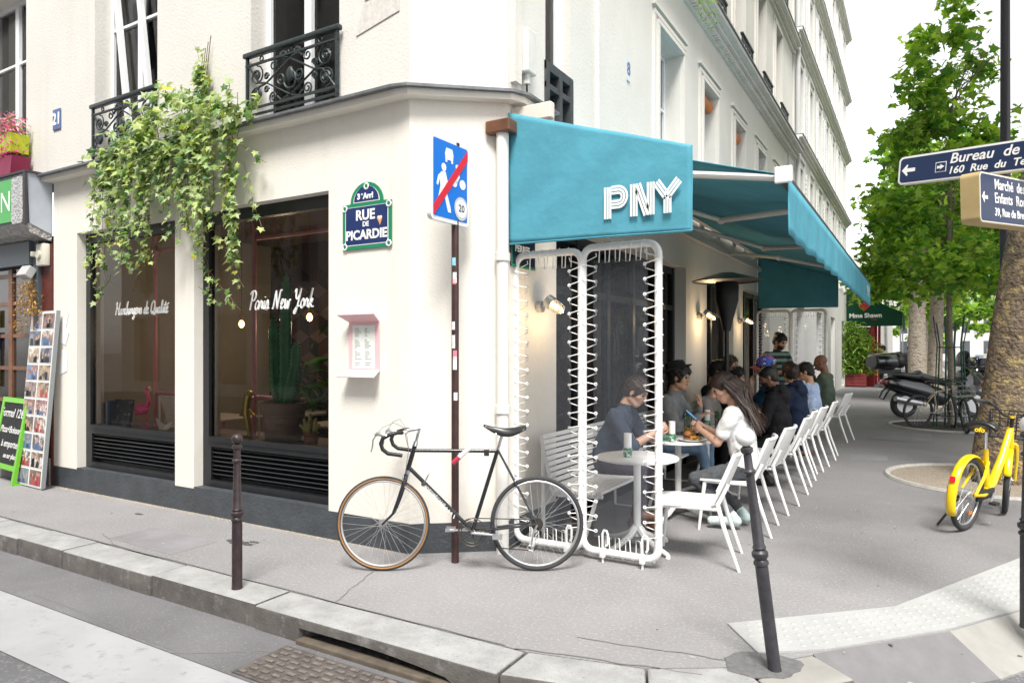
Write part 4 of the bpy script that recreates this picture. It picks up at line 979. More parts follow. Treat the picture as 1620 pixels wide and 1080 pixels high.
# ------------------------------------------------------------------ window lettering
# direction signs on a post at the edge
ds = thing('direction_sign', 'pair of navy finger signs with white arrows on a stickered post', 'direction sign', (3.46, .50, 0))
MB().cyl((0, 0, 0), (0, 0, 2.78), .05, n=16).build('post', M('stickered_post', (.45, .45, .46), .5, var=.5, vscale=9, stain=((.08, .16, .2), 7, .55, .6)), ds, smooth=True)
NAVY = M('sign_navy', (.012, .028, .085), .35); GOLD = M('sign_gold', (.48, .36, .17), .45, .2, var=.12, vscale=8); CRM = M('sign_cream', (.66, .63, .58), .4)
def finger(p0, p1, z0, z1, hh, th, rim, lines, arrow, post):
    """board from p0 (arrow end) to p1, both (x, y) relative to the post"""
    a, b = Vector(p0), Vector(p1); L_ = (b-a).length; yaw_ = math.atan2(b.y-a.y, b.x-a.x); tilt = math.atan2(z1-z0, L_)
    X = Matrix.Translation((a.x, a.y, z0)) @ Matrix.Rotation(yaw_, 4, 'Z') @ Matrix.Rotation(-tilt, 4, 'Y')
    B = MB().prism([(x + L_/2, z) for x, z in rrect(L_/2, hh/2, .028)], -th/2, th/2, 'y', X=X).build('sign_board', rim, ds)
    i_ = .010 if rim is CRM else .008
    MB().prism([(x + L_/2, z) for x, z in rrect(L_/2-.004, hh/2-.004, .026)], -th/2-.0015, -th/2-.0003, 'y', X=X).build('rim', WHT, B)
    MB().prism([(x + L_/2, z) for x, z in rrect(L_/2-i_-.002, hh/2-i_-.002, .02)], -th/2-.003, -th/2-.0017, 'y', X=X).build('face', NAVY, B)
    ax, s = arrow
    MB().prism([(ax, 0), (ax+.05*s, .055*s), (ax+.058*s, .045*s), (ax+.048*s, .017*s), (ax+.125*s, .017*s), (ax+.125*s, -.017*s), (ax+.048*s, -.017*s), (ax+.058*s, -.045*s), (ax+.05*s, -.055*s)], -th/2-.0045, -th/2-.0032, 'y', X=X).build('arrow', WHT, B)
    for tx, s, x, z, sh in lines:
        me = text_mesh(tx, s, .0006, .0012, sh, 'LEFT'); me.materials.clear(); me.materials.append(WHT); o = inst('lettering', me, B); o.matrix_local = X @ Matrix.Translation((x, -th/2-.0042, z)) @ Matrix.Rotation(R(90), 4, 'X')
    return B, X
rel = lambda p: (p[0]-3.46, p[1]-.50)
B, X = finger(rel((2.73, .53)), rel((3.46, .14)), 2.67, 2.60, .165, .034, CRM, [('Bureau  de  Poste', .078, .29, .030, .18), ('160  Rue  du  Temple', .056, .285, -.035, .18)], (.022, .62), 0)
MB().prism([(.215, -.035), (.275, -.035), (.275, .022), (.215, .022)], -.0205, -.0197, 'y', X=X).build('logo', WHT, B); MB().prism([(.219, -.031), (.271, -.031), (.271, .018), (.219, .018)], -.0218, -.0207, 'y', X=X).build('logo', NAVY, B)
MB().prism([(.225, -.015), (.245, -.012), (.24, -.022), (.265, -.005), (.24, .010), (.246, .0), (.225, .0)], -.023, -.022, 'y', X=X).build('logo', WHT, B)
finger(rel((3.045, -.15)), rel((3.42, .62)), 2.35, 2.39, .25, .085, GOLD, [('Marché  des', .072, .155, .070, 0), ('Enfants  Rouges', .072, .155, .002, 0), ('39, Rue de Bretagne', .056, .155, -.068, 0)], (.018, .5), 0)
# ------------------------------------------------------------------ bicycles
RIM = M('alloy_rim', (.60, .60, .61), .35, .9); SPOKE = M('spoke_steel', (.66, .66, .67), .35, .8)
FRAMEB = M('bike_black', (.012, .014, .018), .25, coat=.4); LEATHER = M('saddle_black', (.015, .015, .017), .3, bump=.2, bscale=80, dist=.002)
GUMW = M('gum_wall', (.33, .17, .06), .6)
def wheel(parent, c, r, tyre_r=.014, nsp=32, gum=False, rimm=RIM, hubm=STEEL, axis=(0, 1, 0), tyrem=RUBBER, name='wheel', hub=.022):
    """wheel in the local xz plane"""
    t = MB().torus(c, r-tyre_r, tyre_r, axis, 56, 10); w = t.build(name, tyrem, parent, smooth=True)
    if gum:
        for s in (-1, 1): MB().torus((c[0], c[1]+s*tyre_r*.78, c[2]), r-tyre_r*1.35, tyre_r*.42, axis, 56, 6).build('gum_wall', GUMW, w, smooth=True)
    MB().torus(c, r-tyre_r*2-.006, .0095, axis, 56, 8).build('rim', rimm, w, smooth=True)
    sm = MB()
    for i in range(nsp):
        a = 2*math.pi*i/nsp; s = 1 if i % 2 else -1; b = a + (R(62) if (i//2) % 2 else -R(62))
        sm.cyl((c[0]+hub*math.cos(b), c[1]+s*.028, c[2]+hub*math.sin(b)), (c[0]+(r-tyre_r*2-.01)*math.cos(a), c[1], c[2]+(r-tyre_r*2-.01)*math.sin(a)), .0011, n=3, caps=False)
    sm.build('spokes', SPOKE, w, kind='stuff')
    MB().cyl((c[0], c[1]-.05, c[2]), (c[0], c[1]+.05, c[2]), .012, n=10).cyl((c[0], c[1]-.033, c[2]), (c[0], c[1]-.027, c[2]), hub+.003, n=14).cyl((c[0], c[1]+.027, c[2]), (c[0], c[1]+.033, c[2]), hub+.003, n=14).build('hub', hubm, w, smooth=True)
    return w
K = .00459
def bp_(px, py, y=0): return ((px-727)*K, y, (902-py)*K)      # bike drawing units (mm grid) to metres; local x runs towards the rear wheel
bk = thing('road_bicycle', 'black vintage road bicycle leaning on the brown sign post', 'bicycle', (-.035, -.138, 0)); bk.rotation_euler = (R(-3.2), 0, math.atan2(.51, .86))
FH, RH, BBp = bp_(605.6, 827.8), bp_(849, 827.8), bp_(747, 840)
wf = wheel(bk, FH, .340, .0145, 36, True, name='front_wheel'); wr = wheel(bk, RH, .340, .0155, 36, name='rear_wheel')
STt, HTt, HTb, CR = bp_(786.8, 712), bp_(654.7, 706), bp_(643.8, 744), bp_(641.5, 752)
fr = MB().cyl(BBp, STt, .0145, n=12).cyl(HTt, HTb, .0175, n=14).cyl(bp_(654, 713.5), bp_(786, 714.4), .0135, n=12).cyl(bp_(646.5, 741), BBp, .0145, n=12)
for s in (-1, 1):
    fr.cyl((STt[0]+.005, s*.016, STt[2]-.01), (RH[0], s*.052, RH[2]), .0075, .006, 8); fr.cyl((BBp[0], s*.03, BBp[2]), (RH[0], s*.052, RH[2]), .0105, .007, 8)
fr.cyl((BBp[0], -.036, BBp[2]), (BBp[0], .036, BBp[2]), .021, n=14)
fr.build('frame', FRAMEB, bk, smooth=True)
fk = MB()
for s in (-1, 1):
    fk.tube([(CR[0], s*.028, CR[2]), (CR[0]-.02, s*.05, CR[2]-.08), bp_(630.5, 790, s*.052), bp_(622, 812, s*.05), (FH[0], s*.05, FH[2])], [.0135, .0125, .011, .009, .007], 8)
fk.tube([(CR[0], -.032, CR[2]), (CR[0], 0, CR[2]+.008), (CR[0], .032, CR[2])], .014, 8)
fk.build('fork', FRAMEB, bk, smooth=True)
MB().cyl(HTt, bp_(656.5, 699), .021, .017, 14).cyl(HTb, CR, .021, n=14).build('headset', CHROME, bk, smooth=True)
MB().cyl(bp_(656.5, 700), bp_(662, 678), .0115, n=10).tube([bp_(663, 679), bp_(650, 681), bp_(641, 683)], .0125, 10).cyl(bp_(641, 683, -.03), bp_(641, 683, .03), .018, n=12).build('stem', CHROME, bk, smooth=True)
MB().cyl(STt, bp_(794, 688), .0125, n=10).build('seat_post', CHROME, bk, smooth=True)
for s in (-1, 1):
    w_ = .20*s
    pts = [bp_(641, 683, 0), bp_(641, 683, w_*.6), bp_(640, 683, w_*.85), bp_(634, 682.5, w_), bp_(621, 686, w_*1.03), bp_(612, 691, w_*1.04), bp_(609, 699, w_*1.05), bp_(612, 708, w_*1.05), bp_(620, 714, w_*1.05), bp_(642, 717, w_*1.05)]
    MB().tube(pts[2:], .0145, 10).build('bar_tape', M('bar_tape_black', (.014, .014, .016), .45, bump=.4, bscale=70, dist=.004), bk, smooth=True)
    MB().tube(pts[:3], .0125, 10).build('handlebar', CHROME, bk, smooth=True)
    MB().tube([bp_(618, 687, w_*1.04), bp_(604, 684, w_*1.04), bp_(600, 687, w_*1.04)], [.014, .016, .010], 8).tube([bp_(602, 686, w_*1.04), bp_(597, 694, w_*1.04), bp_(596.5, 704, w_*1.05), bp_(594.5, 712, w_*1.06)], [.007, .006, .006, .004], 6).build('brake_lever', CHROME, bk, smooth=True)
    MB().tube([bp_(603, 683, w_*1.04), bp_(612, 674-4*(s > 0), w_), bp_(626, 668-3*(s > 0), w_*.7), bp_(637, 676, w_*.2), bp_(641, 692, -.03*s), bp_(645, 712, 0), bp_(641, 745, -.03)], .0022, 5).build('brake_cable', M('cable_grey', (.22, .2, .19), .5), bk, smooth=True)
# saddle
sd_ = MB(); n, k = 14, 12; sx0, sx1 = bp_(764, 673)[0], bp_(832, 682)[0]
for j in range(n+1):
    t = j/n; w_ = .014 + .062*max(0, (t-.28)/.72)**1.1 * (1 - .25*max(0, t-.9)/.1) ; zt = bp_(0, 673)[2] - .022*math.sin(math.pi*min(1, t*1.05))*1 - .012*t + .02*max(0, t-.75)
    for i in range(k+1):
        u = -1 + 2*i/k; dr = (.045*math.sin(math.pi*min(1, t*.9)) + .012)*(abs(u)**2.2)
        sd_.v.append((sx0 + (sx1-sx0)*t, u*w_, zt - dr + .008*(1-abs(u))*max(0, t-.6)))
for j in range(n):
    for i in range(k):
        a = j*(k+1)+i; sd_.f.append((a, a+1, a+k+2, a+k+1)); sd_.m.append(0)
o = sd_.build('saddle', LEATHER, bk, smooth=True); o.modifiers.new('thick', 'SOLIDIFY').thickness = .006
rl = MB()
for s in (-1, 1): rl.tube([bp_(772, 677, 0), bp_(784, 687, s*.018), bp_(800, 689, s*.022), bp_(822, 683, s*.035)], .0035, 6)
rl.cyl(bp_(793, 689, -.025), bp_(793, 689, .025), .014, n=10); rl.build('saddle_rail', CHROME, bk, smooth=True)
# drivetrain
cr_ = MB()
for rr, y in ((.098, -.045), (.078, -.040)):
    cr_.torus((BBp[0], y, BBp[2]), rr, .0035, n=44, k=6)
    for i in range(44):
        a = 2*math.pi*i/44; cr_.box(-.003, .003, -.0015, .0015, rr, rr+.006, X=Matrix.Translation((BBp[0], y, BBp[2])) @ Matrix.Rotation(a, 4, 'Y'))
for i in range(5):
    a = 2*math.pi*i/5; cr_.cyl((BBp[0], -.043, BBp[2]), (BBp[0]+.095*math.cos(a), -.043, BBp[2]+.095*math.sin(a)), .008, .005, 6)
cr_.build('chainring', M('chain_dark', (.075, .068, .06), .45, .7), bk, smooth=True)
MB().cyl((BBp[0], -.06, BBp[2]), bp_(786, 843.5, -.065), .0115, .008, 8).cyl((BBp[0], -.07, BBp[2]), (BBp[0], .07, BBp[2]), .011, n=10).cyl((BBp[0], .06, BBp[2]), bp_(710, 842, .065), .0115, .008, 8).build('crank', CHROME, bk, smooth=True)
for q, s in ((bp_(787, 843.5), -1), (bp_(710, 842), 1)):
    MB().box(q[0]-.035, q[0]+.035, s*.07, s*.078, q[2]-.012, q[2]+.012).box(q[0]-.035, q[0]+.035, s*.15, s*.158, q[2]-.012, q[2]+.012).cyl((q[0], s*.06, q[2]), (q[0], s*.16, q[2]), .009, n=8).build('pedal', STEEL, bk)
MB().tube([(BBp[0], -.043, BBp[2]+.1), (RH[0], -.043, RH[2]+.034), (RH[0]+.03, -.043, RH[2]+.012), (RH[0]+.02, -.043, RH[2]-.03), bp_(842, 848, -.045), bp_(840, 862, -.045), bp_(838, 868, -.045), (BBp[0]+.02, -.043, BBp[2]-.098), (BBp[0]-.07, -.043, BBp[2]-.07), (BBp[0]-.1, -.043, BBp[2]), (BBp[0]-.07, -.043, BBp[2]+.07)], .004, 5, closed=True).build('chain', MATS['chain_dark'], bk)
cs = MB()
for i, rr in enumerate((.044, .038, .032, .027, .022)): cs.cyl((RH[0], -.030-i*.005, RH[2]), (RH[0], -.032-i*.005, RH[2]), rr, n=22)
cs.build('sprockets', MATS['chain_dark'], bk, kind='stuff')
MB().tube([(RH[0], -.052, RH[2]), bp_(843, 842, -.05), bp_(839, 864, -.048)], [.008, .009, .005], 7).torus(bp_(838, 864, -.046), .018, .004, n=14, k=5).build('derailleur', STEEL, bk, smooth=True)
for q in (bp_(638, 756), bp_(814, 757)):
    MB().ball((q[0], -.02, q[2]), (.012, .02, .018), 8).tube([(q[0], -.045, q[2]-.02), (q[0]+.012, -.03, q[2]+.012), (q[0], 0, q[2]+.02), (q[0]+.012, .03, q[2]+.012), (q[0], .045, q[2]-.02)], .006, 6).build('brake_caliper', CHROME, bk, smooth=True)
for s in (-1, 1): MB().tube([bp_(670, 766, s*.012), bp_(675, 755, s*.025), bp_(677, 751, s*.027)], .004, 6).cyl(bp_(669, 766, -.02), bp_(669, 766, .02), .016, n=10).build('shift_lever', CHROME, bk, smooth=True)
MB().bevbox(bp_(765, 0)[0], bp_(773, 0)[0], -.02, .02, bp_(0, 722)[2], bp_(0, 712)[2], .004).build('light_clip', BLACKM, bk)
dx, dz = BBp[0]-bp_(646.5, 741)[0], BBp[2]-bp_(646.5, 741)[2]; dl = math.hypot(dx, dz)
o = text('MOTOBÉCANE', .034, M('decal_silver', (.62, .62, .62), .5), bk, (bp_(687, 783)[0]+.0, -.0155, bp_(687, 783)[2]+.0), (R(90), 0, 0), name='decal', bold=.0006, spacing=.95)
o.rotation_euler = (R(90), -math.atan2(dz, dx)*1.0, 0); o.rotation_mode = 'XYZ'
o.matrix_local = Matrix.Translation((bp_(686, 784)[0], -.0155, bp_(686, 784)[2])) @ Matrix.Rotation(-math.atan2(dz, dx), 4, 'Y') @ Matrix.Rotation(R(90), 4, 'X')
for i in range(4):
    q = bp_(706+4*i, 805+4.0*i); MB().box(-.004, .004, -.0158, -.0145, -.014, .014, X=Matrix.Translation((q[0], 0, q[2])) @ Matrix.Rotation(R(20), 4, 'Y')).build('decal', MATS['decal_silver'], bk)
ulk = thing('bike_lock', 'red and white bicycle lock joining the frame to the sign post', 'bike lock', (-.04, -.10, .84)); ulk.rotation_euler = (0, 0, math.atan2(.51, .86))
X = Matrix.Rotation(R(-42), 4, 'Y')
MB().cyl(X @ Vector((-.085, -.06, 0)), X @ Vector((-.02, -.06, 0)), .017, n=12).build('lock_body', M('lock_red', (.42, .03, .06), .4), ulk, smooth=True)
MB().cyl(X @ Vector((-.02, -.06, 0)), X @ Vector((.075, -.06, 0)), .0165, n=12).build('lock_sleeve', WHITEM, ulk, smooth=True)
MB().tube([X @ Vector(p) for p in ((.06, -.06, 0), (.06, .06, 0), (.05, .14, 0), (0, .17, 0), (-.06, .14, 0), (-.07, -.05, 0))], .006, 6).build('shackle', STEEL, ulk, smooth=True)

# ------------------------------------------------------------------ yellow share bike by the plane tree
YEL = M('share_bike_yellow', (.85, .58, .0), .28, coat=.5)
yb = thing('share_bicycle', 'yellow dockless share bicycle with black basket parked by the plane tree', 'bicycle', (3.17, 3.07, 0)); yb.rotation_euler = (R(4), 0, R(67))
rr = .325; WB_ = 1.06
wheel(yb, (0, 0, rr), rr, .024, 28, name='rear_wheel', hub=.045); 
fkY = bpy.data.objects.new('front_assembly', None); bpy.data.objects.remove(fkY)
st_ax = Vector((WB_-.13, 0, .80)); steer = Matrix.Translation(st_ax) @ Matrix.Rotation(R(16), 4, 'Z') @ Matrix.Translation(-st_ax)
def part_s(mb, name, mat, smooth=True):
    o = mb.build(name, mat, yb, smooth=smooth); o.matrix_local = steer; return o
wY = wheel(yb, (WB_, 0, rr), rr, .024, 28, name='front_wheel', hub=.035); wY.matrix_local = steer
def arc_band(cx, r, a0, a1, w, n=22):
    m = MB(); 
    for i in range(n+1):
        a = R(a0 + (a1-a0)*i/n)
        for y, d in ((-w, -.012), (-w*.6, .004), (0, .008), (w*.6, .004), (w, -.012)): m.v.append((cx + (r+d)*math.cos(a), y, rr + (r+d)*math.sin(a)))
    for i in range(n):
        for j in range(4): m.f.append((i*5+j, i*5+j+1, i*5+j+6, i*5+j+5)); m.m.append(0)
    return m
o = arc_band(0, rr+.022, 25, 205, .040).build('rear_mudguard', YEL, yb, smooth=True); o.modifiers.new('t', 'SOLIDIFY').thickness = .004
o = part_s(arc_band(WB_, rr+.022, 30, 165, .036), 'front_mudguard', YEL); o.modifiers.new('t', 'SOLIDIFY').thickness = .004
BBy = Vector((.44, 0, .29))
fy = MB().tube([BBy, (.38, 0, .52), (.34, 0, .70)], [.03, .026, .022], 12).tube([(.40, 0, .30), (.55, 0, .36), (.75, 0, .58), (WB_-.155, 0, .84)], [.035, .04, .036, .03], 12)
fy.cyl((WB_-.16, 0, .86), (WB_-.11, 0, .66), .028, n=14)
for s in (-1, 1):
    fy.tube([BBy + Vector((0, s*.02, 0)), (.2, s*.06, .30), (0, s*.065, rr)], [.018, .015, .012], 8); fy.tube([(.36, s*.02, .58), (.2, s*.055, .47), (0, s*.065, rr)], [.016, .014, .012], 8)
fy.build('frame', YEL, yb, smooth=True)
f = MB()
for s in (-1, 1): f.tube([(WB_-.10, s*.05, .69), (WB_-.06, s*.06, .55), (WB_, s*.058, rr)], [.017, .015, .012], 8)
f.tube([(WB_-.10, -.05, .69), (WB_-.11, 0, .70), (WB_-.10, .05, .69)], .017, 8); part_s(f, 'fork', YEL)
part_s(MB().cyl((WB_-.16, 0, .86), (WB_-.185, 0, .95), .016, n=10).tube([(WB_-.19, -.02, .96), (WB_-.19, .02, .96)], .022, 10), 'stem', BLACKM)
part_s(MB().cyl((WB_-.19, 0, .955), (WB_-.192, 0, .975), .026, n=12), 'stem_cap', YEL)
for s in (-1, 1):
    part_s(MB().tube([(WB_-.18, 0, .96), (WB_-.16, s*.07, .97), (WB_-.17, s*.13, 1.04), (WB_-.21, s*.20, 1.09), (WB_-.31, s*.27, 1.10)], .0125, 8), 'handlebar', BLACKM)
    part_s(MB().tube([(WB_-.25, s*.23, 1.095), (WB_-.36, s*.30, 1.105)], .018, 10), 'grip', RUBBER)
    part_s(MB().tube([(WB_-.19, s*.17, 1.06), (WB_-.16, s*.24, 1.07), (WB_-.20, s*.30, 1.06)], .006, 6), 'brake_lever', BLACKM)
bs = MB(); bx0, bx1, by, bz0, bz1 = WB_-.08, WB_+.22, .17, .74, .98
for z in (bz0, bz0+.08, bz0+.16, bz1):
    e = .02*(z-bz0)/.24
    bs.tube([(bx0-e, -by-e, z), (bx1+e, -by-e, z), (bx1+e, by+e, z), (bx0-e, by+e, z)], .005, 5, closed=True)
for i in range(6):
    x = bx0 + (bx1-bx0)*i/5
    bs.tube([(x, -by-.02, bz1), (x, -by, bz0), (x, by, bz0), (x, by+.02, bz1)], .004, 5)
    y = -by + 2*by*i/5; bs.tube([(bx0-.02, y, bz1), (bx0, y, bz0), (bx1, y, bz0), (bx1+.02, y, bz1)], .004, 5)
part_s(bs, 'basket', BLACKM)
MB().cyl((.34, 0, .68), (.31, 0, .86), .015, n=10).build('seat_post', CHROME, yb, smooth=True)
sdl = MB()
for j in range(13):
    t = j/12; w_ = .10*(1-t)**.8 + .022; 
    for i in range(9):
        u = -1+2*i/8; sdl.v.append((.17 + .27*t, u*w_, .915 - .05*abs(u)**2.5 - .015*math.sin(math.pi*t) + .015*(1-t)))
for j in range(12):
    for i in range(8): a = j*9+i; sdl.f.append((a, a+9, a+10, a+1)); sdl.m.append(0)
o = sdl.build('saddle', LEATHER, yb, smooth=True); o.modifiers.new('t', 'SOLIDIFY').thickness = -.035
for i, c in enumerate('ofo'):
    pass
text('ofo', .06, YEL, yb, (.168, 0, .885), (R(70), 0, R(-90)), name='decal', bold=.002)
MB().bevbox(-.34, -.325, -.022, .022, .52, .57, .005).build('rear_reflector', M('reflector_red', (.7, .01, .02), .2, emit=.15), yb); bpy.data.objects['rear_reflector'].location = (-.0, 0, -.05)
for q in ((.0+.21*math.cos(R(-60)), rr+.21*math.sin(R(-60))),): MB().bevbox(q[0]-.03, q[0]+.03, -.008, .008, q[1]-.016, q[1]+.016, .004).build('spoke_reflector', M('reflector_orange', (.75, .22, .02), .3), yb)
o = MB().bevbox(WB_-.03, WB_+.03, -.008, .008, rr-.22, rr-.19, .004).build('spoke_reflector', MATS['reflector_orange'], yb); o.matrix_local = steer
MB().cyl((0, -.05, rr), (0, .05, rr), .045, n=18).build('hub_brake', STEEL, yb, smooth=True)
MB().tube([(.05, .07, .30), (-.02, .14, .12), (-.05, .20, .0)], [.014, .011, .011], 8).build('kickstand', BLACKM, yb, smooth=True)
MB().bevbox(.10, .48, -.055, -.028, .25, .34, .012).build('chain_case', BLACKM, yb, smooth=True)
for s, a in ((-1, 200), (1, 20)):
    e = BBy + Vector((.17*math.cos(R(a)), s*.09, .17*math.sin(R(a)))); MB().cyl(BBy + Vector((0, s*.06, 0)), e, .011, n=8).build('crank', STEEL, yb, smooth=True); MB().bevbox(e.x-.045, e.x+.045, e.y+s*.02-.04*(s < 0), e.y+s*.02+.04*(s > 0)+.02, e.z-.012, e.z+.012, .004).build('pedal', BLACKM, yb)

# ------------------------------------------------------------------ old bicycle against the tree guard, scooter, more two-wheelers behind
def simple_bike(label, loc, rz, col, lean=0, cream=False, basket=False):
    b = thing('parked_bicycle', label, 'bicycle', loc, 0, 'bicycles parked along the tree row'); b.rotation_euler = (R(lean), 0, rz)
    wheel(b, (0, 0, .34), .34, .022, 24, name='wheel', rimm=BLACKM); wheel(b, (1.04, 0, .34), .34, .022, 24, name='wheel', rimm=BLACKM)
    f = MB().cyl((.44, 0, .29), (.32, 0, .80), .016, n=8).cyl((.86, 0, .86), (.90, 0, .70), .018, n=8).cyl((.44, 0, .29), (.89, 0, .74), .017, n=8).cyl((.34, 0, .72), (.87, 0, .82), .015, n=8)
    for s in (-1, 1): f.cyl((.44, s*.03, .29), (0, s*.06, .34), .01, n=6).cyl((.34, s*.02, .70), (0, s*.06, .34), .009, n=6).tube([(.90, s*.04, .70), (.95, s*.055, .55), (1.04, s*.055, .34)], .011, 6)
    f.build('frame', col, b, smooth=True)
    MB().tube([(.84, -.28, 1.0), (.90, -.12, 1.03), (.85, 0, .98), (.90, .12, 1.03), (.84, .28, 1.0)], .012, 7).cyl((.86, 0, .86), (.85, 0, .98), .011, n=8).build('handlebar', BLACKM, b, smooth=True)
    MB().ball((.27, 0, .93), (.14, .08, .035), 12).cyl((.32, 0, .8), (.30, 0, .92), .013, n=8).build('saddle', LEATHER, b, smooth=True)
    MB().torus((.44, -.04, .29), .09, .006, n=24, k=6).cyl((.44, -.05, .29), (.58, -.06, .2), .009, n=6).cyl((.44, .05, .29), (.30, .06, .38), .009, n=6).build('crankset', STEEL, b, smooth=True)
    if basket:
        m = MB()
        for z in (.72, .82, .92): m.tube([(-.25, -.15, z), (.1, -.15, z), (.1, .15, z), (-.25, .15, z)], .005, 4, closed=True)
        for i in range(7):
            x = -.25+.35*i/6; m.tube([(x, -.15, .92), (x, -.15, .72), (x, .15, .72), (x, .15, .92)], .004, 4)
        m.build('basket', STEEL, b)
    return b
simple_bike('old bicycle with a cream frame tube leaning on the green tree guard', (2.78, 12.2, 0), R(38), M('cream_frame', (.42, .36, .25), .4), 4)
simple_bike('dark bicycle with a wire basket parked behind the tree guard', (3.6, 11.5, 0), R(100), M('dark_frame', (.02, .02, .025), .3), -5, basket=True)
def scooter(label, loc, rz, name='scooter', topbox=True):
    SBK = M('scooter_black', (.010, .011, .014), .14, coat=.8); t = thing(name, label, 'scooter', loc, rz, 'scooters parked along the tree row')
    for x, r in ((0, .27), (1.42, .28)):
        w = MB().torus((x, 0, r), r-.065, .065, (0, 1, 0), 36, 10).build('wheel', RUBBER, t, smooth=True); MB().cyl((x, -.05, r), (x, .05, r), r-.10, n=20).build('rim', STEEL, w, smooth=True)
    def loft(secs, name, mat):
        """secs: (x, zlo, zhi, halfwidth)"""
        m = MB(); n = 14
        for x, a, b, w in secs:
            for i in range(n): q = 2*math.pi*i/n; m.v.append((x, w*math.copysign(abs(math.cos(q))**.7, math.cos(q)), (a+b)/2 + (b-a)/2*math.copysign(abs(math.sin(q))**.7, math.sin(q))))
        for j in range(len(secs)-1):
            for i in range(n): m.f.append((j*n+i, j*n+(i+1) % n, (j+1)*n+(i+1) % n, (j+1)*n+i)); m.m.append(0)
        m.f += [tuple(range(n)), tuple((len(secs)-1)*n+i for i in range(n))]; m.m += [0, 0]
        return m.build(name, mat, t, smooth=True)
    loft([(-.42, .66, .78, .07), (-.32, .56, .82, .13), (-.05, .46, .80, .18), (.3, .34, .74, .20), (.7, .24, .60, .20), (.9, .24, .38, .18), (1.1, .24, .42, .17)], 'rear_body', SBK)
    loft([(1.02, .30, .55, .14), (1.12, .28, .9, .22), (1.22, .30, 1.0, .22), (1.32, .36, .95, .19), (1.5, .55, .80, .10)], 'front_fairing', SBK)
    loft([(1.1, .95, 1.02, .1), (1.18, .98, 1.30, .19), (1.22, 1.0, 1.34, .19)], 'windshield', glassM('smoked_shield', (.35, .35, .38), 1.4))
    loft([(-.28, .82, .90, .09), (-.1, .80, .92, .15), (.2, .76, .88, .17), (.28, .74, .95, .15), (.34, .72, .90, .15), (.7, .66, .80, .15), (.85, .62, .72, .10)], 'seat', LEATHER)
    MB().tube([(1.1, -.34, 1.08), (1.14, -.2, 1.06), (1.16, 0, 1.04), (1.14, .2, 1.06), (1.1, .34, 1.08)], .018, 8).build('handlebar', BLACKM, t, smooth=True)
    MB().tube([(.35, -.17, .28), (.1, -.2, .32), (-.30, -.22, .40)], [.04, .06, .055], 12).build('exhaust', STEEL, t, smooth=True)
    MB().tube([(-.28, 0, .62), (-.40, 0, .50), (-.46, 0, .38)], [.05, .07, .06], 8).build('rear_mudguard', SBK, t, smooth=True)
    MB().bevbox(-.44, -.38, -.10, .10, .66, .76, .02).build('tail_light', M('tail_red', (.25, .01, .01), .2), t, smooth=True)
    if topbox:
        loft([(-.66, 1.0, 1.22, .20), (-.62, .96, 1.27, .23), (-.30, .95, 1.30, .25), (-.22, .98, 1.26, .22)], 'top_case', SBK); loft([(-.20, 1.0, 1.30, .2), (-.10, .98, 1.32, .2), (-.06, 1.0, 1.28, .17)], 'backrest', LEATHER); MB().box(-.45, -.1, -.08, .08, .88, .97).build('case_rack', BLACKM, t)
    return t
scooter('black maxi scooter with a top case parked across the pavement', (2.50, 14.4, 0), R(32)).scale = (1.18, 1.18, 1.18)
scooter('black scooter parked behind the tree guard, left of the trunk', (4.4, 17.5, 0), R(70), topbox=False)
scooter('black scooter parked beyond the pair of plane trunks', (4.2, 20.5, 0), R(75), topbox=False)
scooter('black scooter parked far up the kerb near the pale van', (4.3, 24.5, 0), R(80), topbox=True)
# ------------------------------------------------------------------ people: one continuous surface per body from a blended distance field
def surface_nets(F, org, h):
    ins = F < 0
    nx, ny, nz = F.shape
    c = np.zeros((nx-1, ny-1, nz-1), np.int8)
    for dx in (0, 1):
        for dy in (0, 1):
            for dz in (0, 1): c += ins[dx:nx-1+dx, dy:ny-1+dy, dz:nz-1+dz]
    act = (c > 0) & (c < 8); idx = np.argwhere(act)
    ids = -np.ones(act.shape, np.int64); ids[act] = np.arange(len(idx))
    P = np.zeros((len(idx), 3)); W_ = np.zeros(len(idx))
    corners = [(0,0,0),(1,0,0),(0,1,0),(1,1,0),(0,0,1),(1,0,1),(0,1,1),(1,1,1)]
    for a, b in ((0,1),(2,3),(4,5),(6,7),(0,2),(1,3),(4,6),(5,7),(0,4),(1,5),(2,6),(3,7)):
        A, B = np.array(corners[a]), np.array(corners[b])
        ia, ib = idx + A, idx + B
        fa = F[ia[:,0], ia[:,1], ia[:,2]]; fb = F[ib[:,0], ib[:,1], ib[:,2]]
        m = (fa < 0) != (fb < 0)
        t = np.where(m, fa/np.where(m, fa-fb, 1), 0)[:, None]
        P += np.where(m[:, None], A + (B-A)*t, 0); W_ += m
    V = (idx + P/W_[:, None])*h + org
    quads = []
    for ax in range(3):
        sl0 = [slice(None)]*3; sl1 = [slice(None)]*3; sl0[ax] = slice(0, -1); sl1[ax] = slice(1, None)
        d = ins[tuple(sl0)] != ins[tuple(sl1)]; e = np.argwhere(d)
        u, v = (ax+1) % 3, (ax+2) % 3
        e = e[(e[:, u] > 0) & (e[:, v] > 0) & (e[:, u] < F.shape[u]-1) & (e[:, v] < F.shape[v]-1)]
        if not len(e): continue
        def cell(du, dv):
            q = e.copy(); q[:, u] += du; q[:, v] += dv; return ids[q[:,0], q[:,1], q[:,2]]
        q = np.stack([cell(-1,-1), cell(0,-1), cell(0,0), cell(-1,0)], 1)
        fl = ~ins[e[:,0], e[:,1], e[:,2]]
        q[fl] = q[fl][:, ::-1]; quads.append(q)
    return V, np.concatenate(quads), idx
